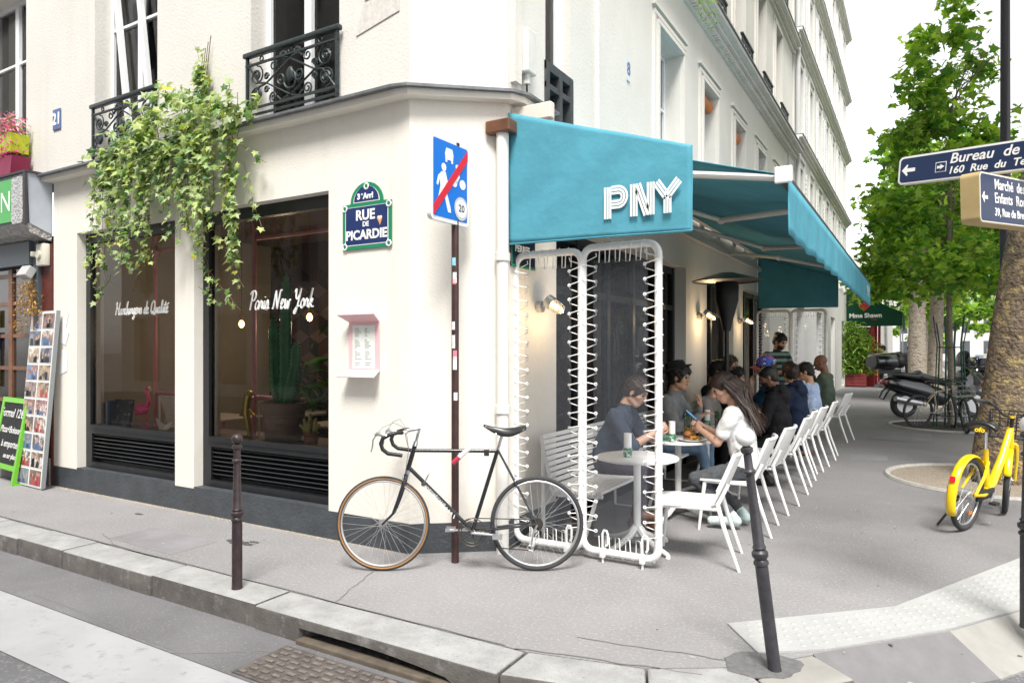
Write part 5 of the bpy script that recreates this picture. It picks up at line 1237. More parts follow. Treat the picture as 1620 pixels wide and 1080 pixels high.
class Field:
    def __init__(s, lo, hi, h):
        s.h = h; s.lo = np.array(lo, float); n = np.ceil((np.array(hi)-s.lo)/h).astype(int)+2
        s.F = np.full(n, 1.0, np.float32); s.D = np.full(n, 1.0, np.float32); s.L = np.zeros(n, np.int16); s.n = n
    def _sub(s, lo, hi, m):
        a = np.clip(np.floor((lo-m-s.lo)/s.h).astype(int), 0, s.n); b = np.clip(np.ceil((hi+m-s.lo)/s.h).astype(int)+1, 0, s.n)
        if (b <= a).any(): return None, None
        sl = tuple(slice(i, j) for i, j in zip(a, b))
        g = np.stack(np.meshgrid(*[s.lo[k] + s.h*np.arange(a[k], b[k]) for k in range(3)], indexing='ij'), -1)
        return sl, g
    def _put(s, sl, d, lab, k, cut=False):
        F = s.F[sl]
        if cut: s.F[sl] = np.maximum(F, -d); return
        hh = np.clip(.5 + .5*(F-d)/k, 0, 1) if k > 0 else (d < F).astype(np.float32)
        s.F[sl] = F*(1-hh) + d*hh - k*hh*(1-hh)
        D = s.D[sl]; m = d < D; D[m] = d[m]; s.L[sl][m] = lab
    def cap(s, a, b, ra, rb, lab, k=.02):
        a, b = np.array(a, float), np.array(b, float); r = max(ra, rb)
        sl, g = s._sub(np.minimum(a, b)-r, np.maximum(a, b)+r, k+.03)
        if sl is None: return
        ba = b-a; t = np.clip(((g-a) @ ba)/max(1e-9, ba @ ba), 0, 1)
        d = np.linalg.norm(g - a - t[..., None]*ba, axis=-1) - (ra + (rb-ra)*t); s._put(sl, d.astype(np.float32), lab, k)
    def ell(s, c, r, Q, lab, k=.015, cut=False):
        """ellipsoid, Q rows are its axes"""
        c = np.array(c, float); r = np.array(r, float); R_ = r.max()
        sl, g = s._sub(c-R_, c+R_, k+.03)
        if sl is None: return
        p = (g-c) @ np.array(Q).T; k0 = np.linalg.norm(p/r, axis=-1); k1 = np.linalg.norm(p/(r*r), axis=-1)
        s._put(sl, (k0*(k0-1)/np.maximum(k1, 1e-6)).astype(np.float32), lab, k, cut)
    def mesh(s, name, mats, smooth_it=1, noise=0, seed=0, folds=0):
        V, Q, idx = surface_nets(s.F, s.lo, s.h)
        lab = s.L[idx[:,0], idx[:,1], idx[:,2]]
        if noise:
            rs = np.random.RandomState(seed); ph = rs.rand(6)*6; fr = rs.uniform(50, 110, (6, 3))
            nn = sum(np.sin(V @ fr[i] + ph[i]) for i in range(6))/6
            cc = V.mean(0); d = V-cc; d /= np.linalg.norm(d, axis=1)[:, None]; V = V + d*(nn*noise)[:, None]
        if folds:
            G = [np.gradient(s.F, axis=k)[idx[:,0], idx[:,1], idx[:,2]] for k in range(3)]; N_ = np.stack(G, 1); N_ /= np.maximum(1e-6, np.linalg.norm(N_, axis=1))[:, None]
            rs = np.random.RandomState(seed+3); k1 = rs.uniform(-22, 22, (4, 3)); k2 = rs.uniform(-14, 14, (4, 3)); nn = sum(np.abs(np.sin(V @ k1[i] + 2.2*np.sin(V @ k2[i] + i))) for i in range(4))/4 - .6
            V = V + N_*(nn*folds*((lab == 1) + .8*(lab == 2)))[:, None]
        me = bpy.data.meshes.new(name); me.vertices.add(len(V)); me.vertices.foreach_set('co', V.astype(np.float32).ravel())
        me.loops.add(len(Q)*4); me.loops.foreach_set('vertex_index', Q.ravel().astype(np.int32)); me.polygons.add(len(Q))
        me.polygons.foreach_set('loop_start', np.arange(0, len(Q)*4, 4, dtype=np.int32)); me.polygons.foreach_set('loop_total', np.full(len(Q), 4, np.int32))
        for m in mats: me.materials.append(m)
        me.polygons.foreach_set('material_index', lab[Q[:, 0]].astype(np.int32)); me.polygons.foreach_set('use_smooth', np.ones(len(Q), bool))
        me.update(calc_edges=True); me.validate()
        return me
def vn(a): a = np.array(a, float); return a/np.linalg.norm(a)
def ik(a, c, l1, l2, pole):
    a, c = np.array(a, float), np.array(c, float); d = c-a; L_ = np.linalg.norm(d)
    if L_ > (l1+l2)*.999: c = a + d/L_*(l1+l2)*.999; d = c-a; L_ = np.linalg.norm(d)
    u = d/L_; x = (l1*l1 - l2*l2 + L_*L_)/(2*L_); y = math.sqrt(max(0, l1*l1-x*x)); p = np.array(pole, float); p = p - u*(p @ u); p = vn(p)
    return a + u*x + p*y, c
SKIN = lambda n, c: M('skin_'+n, c, .5, var=.08, vscale=18, spec=.35)
def person(label, loc, rz, skin, top, bottom, shoe, hair, pose='sit', lean=.1, headp=0., heady=0., hl=None, hr=None, sleeve='short', legs='long', hairstyle='short', hands=('rest', 'rest'), seat=.46, h=.009, sc=1., female=False, collar=None, beard=False, feet=None, name='person', knees=None, twist=0, hood=False, stripes=None, grp=None, cat='person', height=None):
    """local frame: faces +x, left is +y; origin on the ground under the seat (or between the feet)"""
    root = thing(name, label, cat, loc, rz, grp); root.scale = (sc, sc, sc)
    bw = .165 if female else .19
    pel = np.array((0, 0, seat+.10)) if pose == 'sit' else np.array((0, 0, .95))
    ld = np.array((math.sin(lean), 0, math.cos(lean))); fw = np.array((math.cos(lean), 0, -math.sin(lean))); lf = np.array((0, 1., 0))
    if twist: lf = np.array((-math.sin(twist), math.cos(twist), 0)); fw = np.cross(lf, ld)
    nb = pel + ld*.50 - fw*.015*(1 if lean < .3 else 0)
    shl, shr = nb - ld*.055 + lf*bw, nb - ld*.055 - lf*bw
    f = Field((-.62, -.62, -.02), (1.0, .62, (1.55 if pose == 'sit' else 1.95)), h)
    SK, TP, BT, SH, EY, LP, BR = range(7)
    # torso
    wq = .095 if female else .105
    for s in (1, -1):
        f.cap(pel + lf*s*.065, pel + ld*.20 + lf*s*.045, .115 if pose == 'sit' else .11, .095 if female else .105, TP, .06)
        f.cap(pel + ld*.20 + lf*s*.045, nb - ld*.12 + lf*s*.075 + fw*.005, .10, wq, TP, .06)
    f.cap(shl*.92+shr*.08 + ld*.005, shr*.92+shl*.08 + ld*.005, .062, .062, TP, .05); f.cap(nb - ld*.16 + fw*.02, nb - ld*.06, .10, .07, TP, .05)
    if female:
        for s in (1, -1): f.ell(nb - ld*.20 + fw*.085 + lf*s*.07, (.06, .062, .065), (fw, lf, ld), TP, .03)
    # pelvis, legs
    hipy = .092
    for i, s in enumerate((1, -1)):
        hip = pel + lf*s*hipy*(1) - np.array((0, 0, .03))
        if feet: an = np.array(feet[i], float)
        elif pose == 'sit': an = np.array((.38, s*.13, .085))
        else: an = np.array((.0, s*.10, .085))
        kn, an = ik(hip, an, .43, .43 if pose == 'sit' else .44, (knees[i] if knees else ((1, s*.15, .6) if pose == 'sit' else (1, 0, 0))))
        lab = BT; f.cap(hip, kn, .088, .062, lab, .03)
        if legs == 'long': f.cap(kn, an + (kn-an)*.12, .058, .046, BT, .02); f.cap(an + (kn-an)*.14, an, .036, .036, SK, .01)
        else: f.cap(kn, an, .05, .036, SK, .012); f.cap(hip + (kn-hip)*.6, kn, .074, .070, BT, .02)
        fd = vn((1, s*.2, 0)) if not feet or len(feet[i]) < 4 else vn((1, 0, 0))
        toe = np.array((an[0], an[1], 0)) + fd*.175
        f.cap((an[0]-.035*fd[0], an[1]-.035*fd[1], max(.04, an[2]-.045)), (toe[0], toe[1], max(.034, an[2]-.05)), .042, .036, SH, .02); f.cap(an, (an[0]-.02, an[1], max(.045, an[2]-.035)), .042, .045, SH, .015)
    # neck and head
    hd = nb + vn(ld*.85 + np.array((0, 0, .3)) + fw*.1)*.115
    cp_, sp_ = math.cos(headp), math.sin(headp); cy, sy = math.cos(heady), math.sin(heady)
    hf = np.array((cp_*cy, cp_*sy, -sp_)); hl_ = np.array((-sy, cy, 0)); hu = np.cross(hf, hl_)
    H = hd + hu*.085 + hf*.035; Q = (hf, hl_, hu)
    hp = lambda x, y, z: H + hf*x + hl_*y + hu*z
    f.cap(nb - ld*.03, hp(-.035, 0, -.07), .056 if female else .062, .05 if female else .056, SK, .02)
    if collar: f.cap(nb - ld*.03 + fw*.005, nb + vn(H-nb)*.02, .068, .066, TP, .01)
    f.ell(hp(-.012, 0, .028), (.098, .077, .092), Q, SK, .01); f.ell(hp(.026, 0, -.042), (.064, .057, .080), Q, SK, .025)
    f.cap(hp(.055, .012, -.102), hp(.055, -.012, -.102), .022, .022, SK, .03); f.cap(hp(.0, .052, -.07), hp(.045, .025, -.100), .022, .02, SK, .025); f.cap(hp(.0, -.052, -.07), hp(.045, -.025, -.100), .022, .02, SK, .025)
    f.cap(hp(.086, 0, .012), hp(.108, 0, -.030), .009, .0135, SK, .010); f.cap(hp(.098, .012, -.036), hp(.098, -.012, -.036), .009, .009, SK, .008)
    for s in (1, -1):
        f.cap(hp(.082, s*.014, .022), hp(.070, s*.05, .020), .012, .010, SK, .012); f.ell(hp(.052, s*.046, -.02), (.03, .022, .025), Q, SK, .02)
        f.ell(hp(-.008, s*.080, -.012), (.020, .010, .033), vn3(Q, s), SK, .008)
        f.ell(hp(.083, s*.031, .002), (.012, .016, .0085), Q, EY, .003)
        f.cap(hp(.094, s*.014, .024), hp(.082, s*.048, .026), .0055, .004, BR, .004)
    f.cap(hp(.090, .018, -.066), hp(.090, -.018, -.066), .0075, .0075, LP, .006)
    if beard:
        f.ell(hp(.032, 0, -.078), (.064, .060, .050), Q, BR, .01); f.cap(hp(.093, .02, -.053), hp(.093, -.02, -.053), .006, .006, BR, .006)
    # arms and hands
    la, lb = (.275, .245) if female else (.295, .26)
    for s, sh_, tgt, hk in ((1, shl, hl, hands[0]), (-1, shr, hr, hands[1])):
        if tgt is None: tgt = (pel + np.array((.32, s*.10, .10))) if pose == 'sit' else (sh_ + np.array((.05, s*.06, -.53)))
        el, wr = ik(sh_, tgt, la, lb, (-.35, s*.55, -1.))
        ua = .050 if female else .056
        if sleeve == 'none': pass
        f.cap(sh_, el, ua, ua*.78, SK, .02); f.cap(el, wr, ua*.76, ua*.5, SK, .012)
        if sleeve == 'short': f.cap(sh_, sh_ + (el-sh_)*.62, ua+.018, ua+.012, TP, .025)
        elif sleeve == 'rolled': f.cap(sh_, el, ua+.016, ua+.006, TP, .025); f.cap(el + (sh_-el)*.10, el + (wr-el)*.06, ua+.006, ua+.006, TP, .008)
        else: f.cap(sh_, el, ua+.014, ua+.006, TP, .025); f.cap(el, el + (wr-el)*.93, ua+.004, ua*.5+.012, TP, .015)
        # hand: palm plus five fingers
        d = vn(wr-el); 
        if hk == 'cheek': d = vn(np.array((.15, -s*.25, 1.)))
        pn = np.array((0, 0, -1.)) if abs(d[2]) < .8 else np.array((-1., 0, 0))      # palm side
        if hk in ('phone', 'hold'): pn = vn(np.array((.1, -s*1., .15)))
        sd2 = vn(np.cross(d, pn)); pn = vn(np.cross(sd2, d))
        f.cap(wr, wr + d*.035, .024, .026, SK, .012)
        pc = wr + d*.055
        for j in (-1.2, -.4, .4, 1.2): f.cap(wr + d*.025 + sd2*j*.014, wr + d*.092 + sd2*j*.019, .0145, .0115, SK, .008)
        curl = {'rest': .35, 'phone': .9, 'hold': .85, 'cheek': .75}.get(hk, .35)
        for j, ln_ in zip((-1.2, -.4, .4, 1.2), (.066, .078, .074, .06)):
            b0 = wr + d*.092 + sd2*j*.019; a1 = curl; d1 = d*math.cos(a1) + pn*math.sin(a1); d2 = d*math.cos(a1*2) + pn*math.sin(a1*2); b1 = b0 + d1*ln_*.55; b2 = b1 + d2*ln_*.5
            f.cap(b0, b1, .0098, .0092, SK, .004); f.cap(b1, b2, .0092, .0078, SK, .004)
        ts = -1 if (sd2 @ lf)*s < 0 else 1
        tb = wr + d*.030 - sd2*ts*s*0 + sd2*(-s)*np.sign(sd2 @ lf)*.02
        td = vn(d*.75 + sd2*(-s)*np.sign(sd2 @ lf)*.6 + pn*.35); f.cap(tb, tb + td*.040, .013, .0105, SK, .008); f.cap(tb + td*.040, tb + vn(td + d*.5)*.072, .0105, .0085, SK, .004)
    if hood:
        for k in range(9):
            a = R(-150 + 300*k/8); p = nb + ld*.02 + (-fw*math.cos(a)*.085 + lf*math.sin(a)*.085) + ld*(.015+.02*math.cos(a)); f.ell(p, (.045, .045, .038), (fw, lf, ld), TP, .02)
        f.ell(nb - fw*.10 - ld*.05, (.055, .11, .085), (fw, lf, ld), TP, .03)
    hairm = M('hair_'+hair[0], hair[1], .42, var=.35, vscale=60, bump=.8, bscale=150, dist=.006, spec=.45)
    eye = M('eye_dark', (.03, .022, .02), .25); lip = M('lip_'+skin[0], tuple(c*k for c, k in zip(skin[1], (.85, .55, .55))), .45)
    me = f.mesh(name, [SKIN(*skin), top, bottom, shoe, eye, lip, hairm], folds=.022, seed=len(label))
    o = bpy.data.objects.new('body', me); COL.objects.link(o); o.parent = root
    # hair: a cap around the skull cut away over the face, plus the style
    if hairstyle != 'bald':
        g = Field(H-.30, H+.30, .0065 if h < .0095 else .009)
        t = {'buzz': .004, 'short': .016, 'thick': .026, 'long': .018, 'bun': .014}.get(hairstyle, .016)
        g.ell(hp(-.016, 0, .032), (.100+t, .078+t, .092+t), Q, 0, .01)
        if hairstyle in ('short', 'thick', 'buzz', 'bun'): g.ell(hp(-.055, 0, -.03), (.06+t*.5, .066+t*.5, .07), Q, 0, .02)
        if hairstyle == 'thick':
            rs = random.Random(hash(label) & 255)
            for i in range(26): a, b = rs.uniform(-2.2, 2.2), rs.uniform(.3, 1.4); g.ell(hp(.105*math.cos(a)*math.cos(b)-.01, .09*math.sin(a)*math.cos(b), .035+.11*math.sin(b)), (.028, .028, .024), Q, 0, .012)
        if hairstyle == 'bun': g.ell(hp(-.115, 0, .075), (.042, .042, .042), Q, 0, .008)
        g.ell(hp(.095, 0, -.055), (.088, .088, .112) if hairstyle != 'long' else (.105, .105, .115), Q, 0, cut=True)
        for s in (1, -1): g.ell(hp(.006, s*.098, -.03), (.040, .035, .055), Q, 0, cut=True)
        if hairstyle == 'long':
            for j in range(13):
                a = R(-98 + 196*j/12) + R(180); p0 = hp(-.02 + .098*math.cos(a), .094*math.sin(a), .03); p1 = hp(-.05 + .10*math.cos(a), .092*math.sin(a), -.08)
                p2 = nb - fw*(.10 + .02*math.cos(j*1.7)) + lf*(-.125 + .25*(12-j)/12) - ld*.05; p3 = p2 - ld*(.13 + .04*math.sin(j*2.3)) - fw*.045
                g.cap(p0, p1, .026, .028, 0, .012); g.cap(p1, p2, .028, .027, 0, .014)
                if j in (2, 3, 4, 5, 6, 7, 8, 9, 10): g.cap(p2, p3, .027, .012, 0, .012)
        if hairstyle == 'long':
            stm = MB(); r9 = random.Random(8)
            for j in range(130):
                u_ = r9.uniform(-1, 1); a = R(98*u_) + R(180); jx = lambda s_: Vector((r9.gauss(0, s_), r9.gauss(0, s_), r9.gauss(0, s_)))
                q0 = Vector(hp(.01 + .03*math.cos(a), .04*math.sin(a), .128)); q1 = Vector(hp(-.02 + .122*math.cos(a), .118*math.sin(a), .03)) + jx(.004); q2 = Vector(hp(-.05 + .128*math.cos(a), .120*math.sin(a), -.08)) + jx(.008)
                q3 = Vector(nb - fw*.135 + lf*(-.15*u_) - ld*.05) + jx(.014); q4 = q3 + Vector(-ld*(.15 + r9.uniform(-.05, .06)) - fw*.03) + jx(.02)
                stm.tube([q0, q1, q2, (q2+q3)/2 + jx(.006), q3, q4], [.003, .0045, .0045, .0045, .004, .0015], 4, caps=False)
            so = stm.build('hair_strands', M('hair_strand', (.05, .027, .018), .4), root, smooth=True, kind='stuff')
        hm = g.mesh('hair', [hairm], noise=.005 if hairstyle not in ('buzz',) else .001, seed=len(label))
        if hairstyle not in ('buzz', 'long'):
            r9 = random.Random(len(label)); sm_ = MB(); pl_ = hm.polygons; fl0 = Vector(-hf*.55 - hu*.75)
            for j in range(420):
                f_ = pl_[r9.randrange(len(pl_))]; nr = f_.normal; c_ = f_.center; d_ = fl0 + Vector((r9.gauss(0, .45), r9.gauss(0, .45), r9.gauss(0, .35))); d_ = (d_ - nr*d_.dot(nr)).normalized()*r9.uniform(.018, .042) + nr*r9.uniform(.002, .013); w_ = d_.cross(nr).normalized()*.0035
                sm_.add([c_ - w_, c_ + w_, c_ + d_*.6 + w_*.8 + nr*.003, c_ + d_, c_ + d_*.6 - w_*.8 + nr*.003], [(0, 1, 2, 3, 4)])
            sm_.build('hair_strands', hairm, root, kind='stuff')
        ho = bpy.data.objects.new('hair', hm); COL.objects.link(ho); ho.parent = root
    root['_'] = 0; del root['_']
    return root, dict(H=H, hp=hp, Q=Q, nb=nb, fw=fw, lf=lf, ld=ld, pel=pel)
def vn3(Q, s):
    hf, hl_, hu = Q; a = R(25)*s
    return (hf*math.cos(a) + hl_*math.sin(a), -hf*math.sin(a) + hl_*math.cos(a), hu)
def cloth(n, c, var=.12, vs_=10, **k): return M('cloth_'+n, c, .85, var=var, vscale=vs_, bump=.5, bscale=k.pop('bs', 9), dist=k.pop('ds', .03), spec=.2, **k)
LIGHTS, TAN, BROWNS = ('fair', (.56, .34, .25)), ('tan', (.50, .29, .19)), ('brown', (.20, .10, .06))
DK, BRH = ('black', (.008, .007, .007)), ('brown', (.035, .02, .013))
DENIM, NAVYC, BLKC, WHTC = cloth('denim', (.16, .25, .36), .2), cloth('navy', (.012, .020, .045)), cloth('black', (.010, .010, .012), .3), cloth('white', (.80, .80, .80), .04)
GREYP = cloth('grey_stripe', (.085, .09, .10), .3, 40); SLATEC = cloth('slate', (.05, .065, .095)); GREYC = cloth('grey', (.20, .205, .21), .2); LGREY = cloth('taupe', (.24, .215, .20)); TEALC = cloth('petrol', (.014, .05, .10)); PBLUE = cloth('pale_blue', (.33, .42, .60), .2, 16, stain=((.66, .72, .82), 22, .6, .66)); OLIVE = cloth('olive', (.085, .115, .085), .2); PLUM = cloth('dark_trousers', (.05, .045, .06), .2)
SHB, SHM = M('shoe_black', (.012, .012, .013), .5), M('shoe_mint', (.42, .54, .52), .6, stain=((.75, .8, .78), 14, .5, .6)); SHBR = M('shoe_brown', (.14, .06, .04), .6)
GRP = 'diners on the terrace'
# woman in white with the phone
person('woman in a white t-shirt with long brown hair looking down at her phone', (1.50, 2.16, 0), R(180), LIGHTS, WHTC, GREYP, SHM, ('longbrown', (.026, .013, .010)), lean=.24, headp=.50, heady=.45, hl=(.40, .035, .84), hr=(.40, -.045, .86), sleeve='short', hairstyle='long', hands=('phone', 'phone'), female=True, sc=1.03, feet=((.10, .12, .12), (.06, -.07, .12)), h=.0075, grp=GRP)
ph = thing('mobile_phone', 'dark mobile phone held by the woman in white', 'phone', (1.0, 2.13, .99)); ph.rotation_euler = (0, R(-48), R(4))
MB().bevbox(-.005, .005, -.036, .036, -.07, .07, .003).build('case', BLACKM, ph); MB().box(.0053, .0065, -.032, .032, -.062, .062).build('screen', M('phone_screen', (.10, .28, .5), .2, var=.8, vscale=40, emit=.25), ph)
MB().torus((0, 0, 0), .030, .004, (1, 0, .3), n=18, k=5).build('wrist_band', BLACKM, None, smooth=True); o = bpy.data.objects['wrist_band']; o.location = (1.12, 2.13, .86); tag(o, 'thin dark wrist band on the arm of the woman in white', 'wrist band')
# man behind the screen
person('man in a dark slate shirt with rolled sleeves bent over the table behind the screen', (.26, 1.80, 0), R(2), LIGHTS, SLATEC, PLUM, SHBR, BRH, lean=.42, headp=.50, heady=-.1, hl=(.50, .10, .84), hr=(.50, -.04, .83), sleeve='rolled', hairstyle='short', hands=('hold', 'hold'), h=.0075, grp=GRP, feet=((.30, .14, .085), (.36, -.16, .085)), sc=1.03, collar=True)
# man with black hat, chin on hand
_, q = person('man in a grey shirt and black hat resting his chin on his hand', (.36, 3.32, 0), R(-2), TAN, GREYC, DENIM, SHB, DK, lean=.22, headp=.10, heady=-.12, hl=(.36, .07, .93), hr=(.40, -.10, .84), sleeve='long', hairstyle='thick', hands=('cheek', 'rest'), h=.0075, grp=GRP, sc=1.04, collar=True, feet=((.42, .2, .085), (.50, -.02, .085)))
def headwear(root_loc, rz, sc, q, name, label, build):
    t = thing(name, label, 'hat', root_loc, rz); t.scale = (sc,)*3
    X = Matrix(((q['Q'][0][0], q['Q'][1][0], q['Q'][2][0], q['H'][0]), (q['Q'][0][1], q['Q'][1][1], q['Q'][2][1], q['H'][1]), (q['Q'][0][2], q['Q'][1][2], q['Q'][2][2], q['H'][2]), (0, 0, 0, 1)))
    build(t, X)
def brim_hat(t, X):
    fe = M('black_felt', (.008, .008, .009), .9); Y = X @ Matrix.Translation((-.045, 0, .065)) @ Matrix.Rotation(R(-22), 4, 'Y')
    MB().lathe([(.105, .0), (.108, .05), (.095, .095), (.05, .11), (0, .108)], 28, X=Y @ Matrix.Diagonal((1.05, .92, 1, 1))).build('crown', fe, t, smooth=True)
    MB().lathe([(.10, .004), (.165, .02), (.17, .026), (.165, .028), (.10, .012)], 32, X=Y @ Matrix.Diagonal((1.05, .95, 1, 1))).build('brim', fe, t, smooth=True)
headwear((.36, 3.32, 0), R(-2), 1.04, q, 'brimmed_hat', 'black felt hat pushed back on the head of the man in grey', brim_hat)
# further along the bench
person('man in a taupe top with dark hair tied back, head bowed', (.40, 4.30, 0), R(0), TAN, LGREY, BLKC, SHB, DK, lean=.45, headp=.75, heady=-.1, hl=(.44, .1, .82), hr=(.44, -.08, .82), sleeve='long', hairstyle='bun', grp=GRP)
person('dark-haired diner in black on the bench, half hidden behind the woman', (.36, 5.2, 0), R(-5), TAN, BLKC, BLKC, SHB, DK, lean=.12, headp=.2, heady=.3, sleeve='long', hairstyle='thick', h=.011, grp=GRP, sc=1.05)
person('short-haired man in a black top sitting against the bench back near the waiter', (.34, 6.35, 0), R(-8), TAN, BLKC, BLKC, SHB, DK, lean=.02, headp=.02, heady=-.15, sleeve='short', hairstyle='short', h=.011, grp=GRP, sc=1.09)
person('dark-haired diner in charcoal leaning over the table next to the flowered cap', (.42, 5.7, 0), R(-5), TAN, cloth('charcoal', (.03, .03, .033)), BLKC, SHB, DK, lean=.25, headp=.3, heady=.2, sleeve='long', hairstyle='short', h=.011, grp=GRP)
# chair side
person('man in a black hoodie with cropped hair looking down', (1.42, 4.42, 0), R(172), BROWNS, BLKC, BLKC, SHB, DK, lean=.16, headp=.38, heady=.35, hl=(.34, .12, .70), hr=(.36, -.10, .72), sleeve='long', hairstyle='buzz', hood=True, h=.009, grp=GRP, sc=1.03, beard=True, feet=((.10, .16, .085), (.26, -.14, .085)))
_, q = person('man in a petrol blue shirt and flowered cap with a hand to his face', (1.27, 5.15, 0), R(170), LIGHTS, TEALC, BLKC, SHB, BRH, lean=.20, headp=.18, heady=.35, hl=(.34, -.02, 1.02), hr=(.36, -.12, .80), sleeve='short', hairstyle='short', hands=('cheek', 'rest'), h=.010, grp=GRP, sc=1.09)
def ball_cap(t, X):
    fc = M('floral_cap', (.03, .10, .42), .7, var=.2, vscale=20, stain=((.70, .05, .05), 14, .53, .56)); Y = X @ Matrix.Translation((-.014, 0, .045)) @ Matrix.Rotation(R(-6), 4, 'Y')
    MB().lathe([(.114, -.012), (.115, .03), (.103, .07), (.07, .10), (.03, .112), (0, .114)], 28, X=Y @ Matrix.Diagonal((1.0, .84, 1, 1))).build('crown', fc, t, smooth=True)
    b = MB(); n = 14
    for i in range(n+1):
        a = R(-58 + 116*i/n)
        for r, dz in ((.10, .0), (.15, -.004), (.185, -.014)): b.v.append(tuple(Y @ Vector((r*math.cos(a)*1.02, r*math.sin(a)*.78, dz - .03*math.sin(a)**2 - .005))))
    for i in range(n):
        for j in range(2): b.f.append((i*3+j, i*3+j+1, i*3+j+4, i*3+j+3)); b.m.append(0)
    o = b.build('peak', M('cap_peak_red', (.55, .05, .05), .7, stain=((.75, .7, .65), 18, .6, .63), var=.1), t, smooth=True); o.modifiers.new('t', 'SOLIDIFY').thickness = .004
    fl = MB(); rs = random.Random(5)
    for i in range(34):
        a, b_ = rs.uniform(0, 6.28), rs.uniform(.05, 1.3); p = Vector((.117*math.cos(a)*math.cos(b_), .098*math.sin(a)*math.cos(b_), .116*math.sin(b_)))
        for k in range(5): fl.ball(Y @ (p + Vector((rs.gauss(0, .007), rs.gauss(0, .007), rs.gauss(0, .007)))), .0062, 6, mi=i % 3)
    fl.build('flower_print', [M('print_white', (.8, .78, .75), .7), M('print_orange', (.75, .25, .03), .7), M('print_red', (.65, .03, .04), .7)], t, kind='stuff')
headwear((1.27, 5.15, 0), R(170), 1.09, q, 'flowered_cap', 'blue and red flowered cap worn by the man in petrol blue', ball_cap)
person('man in a navy hooded jacket with dark brown hair turned away', (1.42, 5.95, 0), R(160), LIGHTS, NAVYC, cloth('jeans_dark', (.03, .04, .06)), SHB, BRH, lean=.22, headp=.15, heady=-.5, sleeve='long', hairstyle='thick', hood=True, h=.011, grp=GRP, sc=1.02)
person('man in a pale blue patterned shirt with black hair', (1.45, 7.1, 0), R(172), TAN, PBLUE, cloth('jeans_mid', (.06, .09, .14)), SHBR, DK, lean=.15, headp=.22, heady=.35, hl=(.22, .04, 1.10), sleeve='rolled', hairstyle='short', hands=('cheek', 'rest'), h=.011, grp=GRP, sc=1.02, feet=((.06, .14, .085), (.2, -.14, .085)))
person('balding man in a green jacket at the end of the terrace', (1.42, 9.2, 0), R(172), BROWNS, OLIVE, cloth('olive_dark', (.03, .035, .03)), SHB, ('grizzled', (.06, .05, .045)), lean=.12, headp=.2, heady=.2, hl=(.22, .04, 1.02), sleeve='long', hairstyle='bald', hands=('cheek', 'rest'), h=.012, grp=GRP, sc=1.10)
# the waiter
STR = M('cloth_striped', (.02, .035, .03), .85)
n = STR.node_tree; tc = n.nodes.new('ShaderNodeTexCoord'); mp = n.nodes.new('ShaderNodeMapping'); mp.inputs['Rotation'].default_value = (0, R(90), 0); wv = n.nodes.new('ShaderNodeTexWave'); wv.bands_direction = 'X'; wv.inputs['Scale'].default_value = 3.2; wv.inputs['Distortion'].default_value = .3
rp = n.nodes.new('ShaderNodeValToRGB'); rp.color_ramp.elements[0].color = (.008, .014, .016, 1); rp.color_ramp.elements[1].color = (.11, .19, .15, 1); rp.color_ramp.elements[0].position = .5; rp.color_ramp.elements[1].position = .6
n.links.new(tc.outputs['Object'], mp.inputs[0]); n.links.new(mp.outputs[0], wv.inputs['Vector']); n.links.new(wv.outputs['Fac'], rp.inputs[0]); n.links.new(rp.outputs[0], n.nodes['Principled BSDF'].inputs['Base Color'])
person('bearded waiter in a green striped t-shirt standing with a notepad', (.66, 8.45, 0), R(-38), TAN, STR, BLKC, SHB, DK, pose='stand', lean=.08, headp=.42, heady=.05, hl=(.40, .06, 1.16), hr=(.36, -.10, 1.14), sleeve='short', hairstyle='bun', hands=('hold', 'hold'), beard=True, h=.010, sc=1.07, collar=True)
nb_ = thing('notepad', 'small notepad in the hands of the waiter', 'notepad', (1.09, 8.16, 1.27)); nb_.rotation_euler = (0, R(20), R(-38)); MB().bevbox(-.06, .06, -.04, .04, -.005, .005, .002).build('pages', PAPER, nb_)
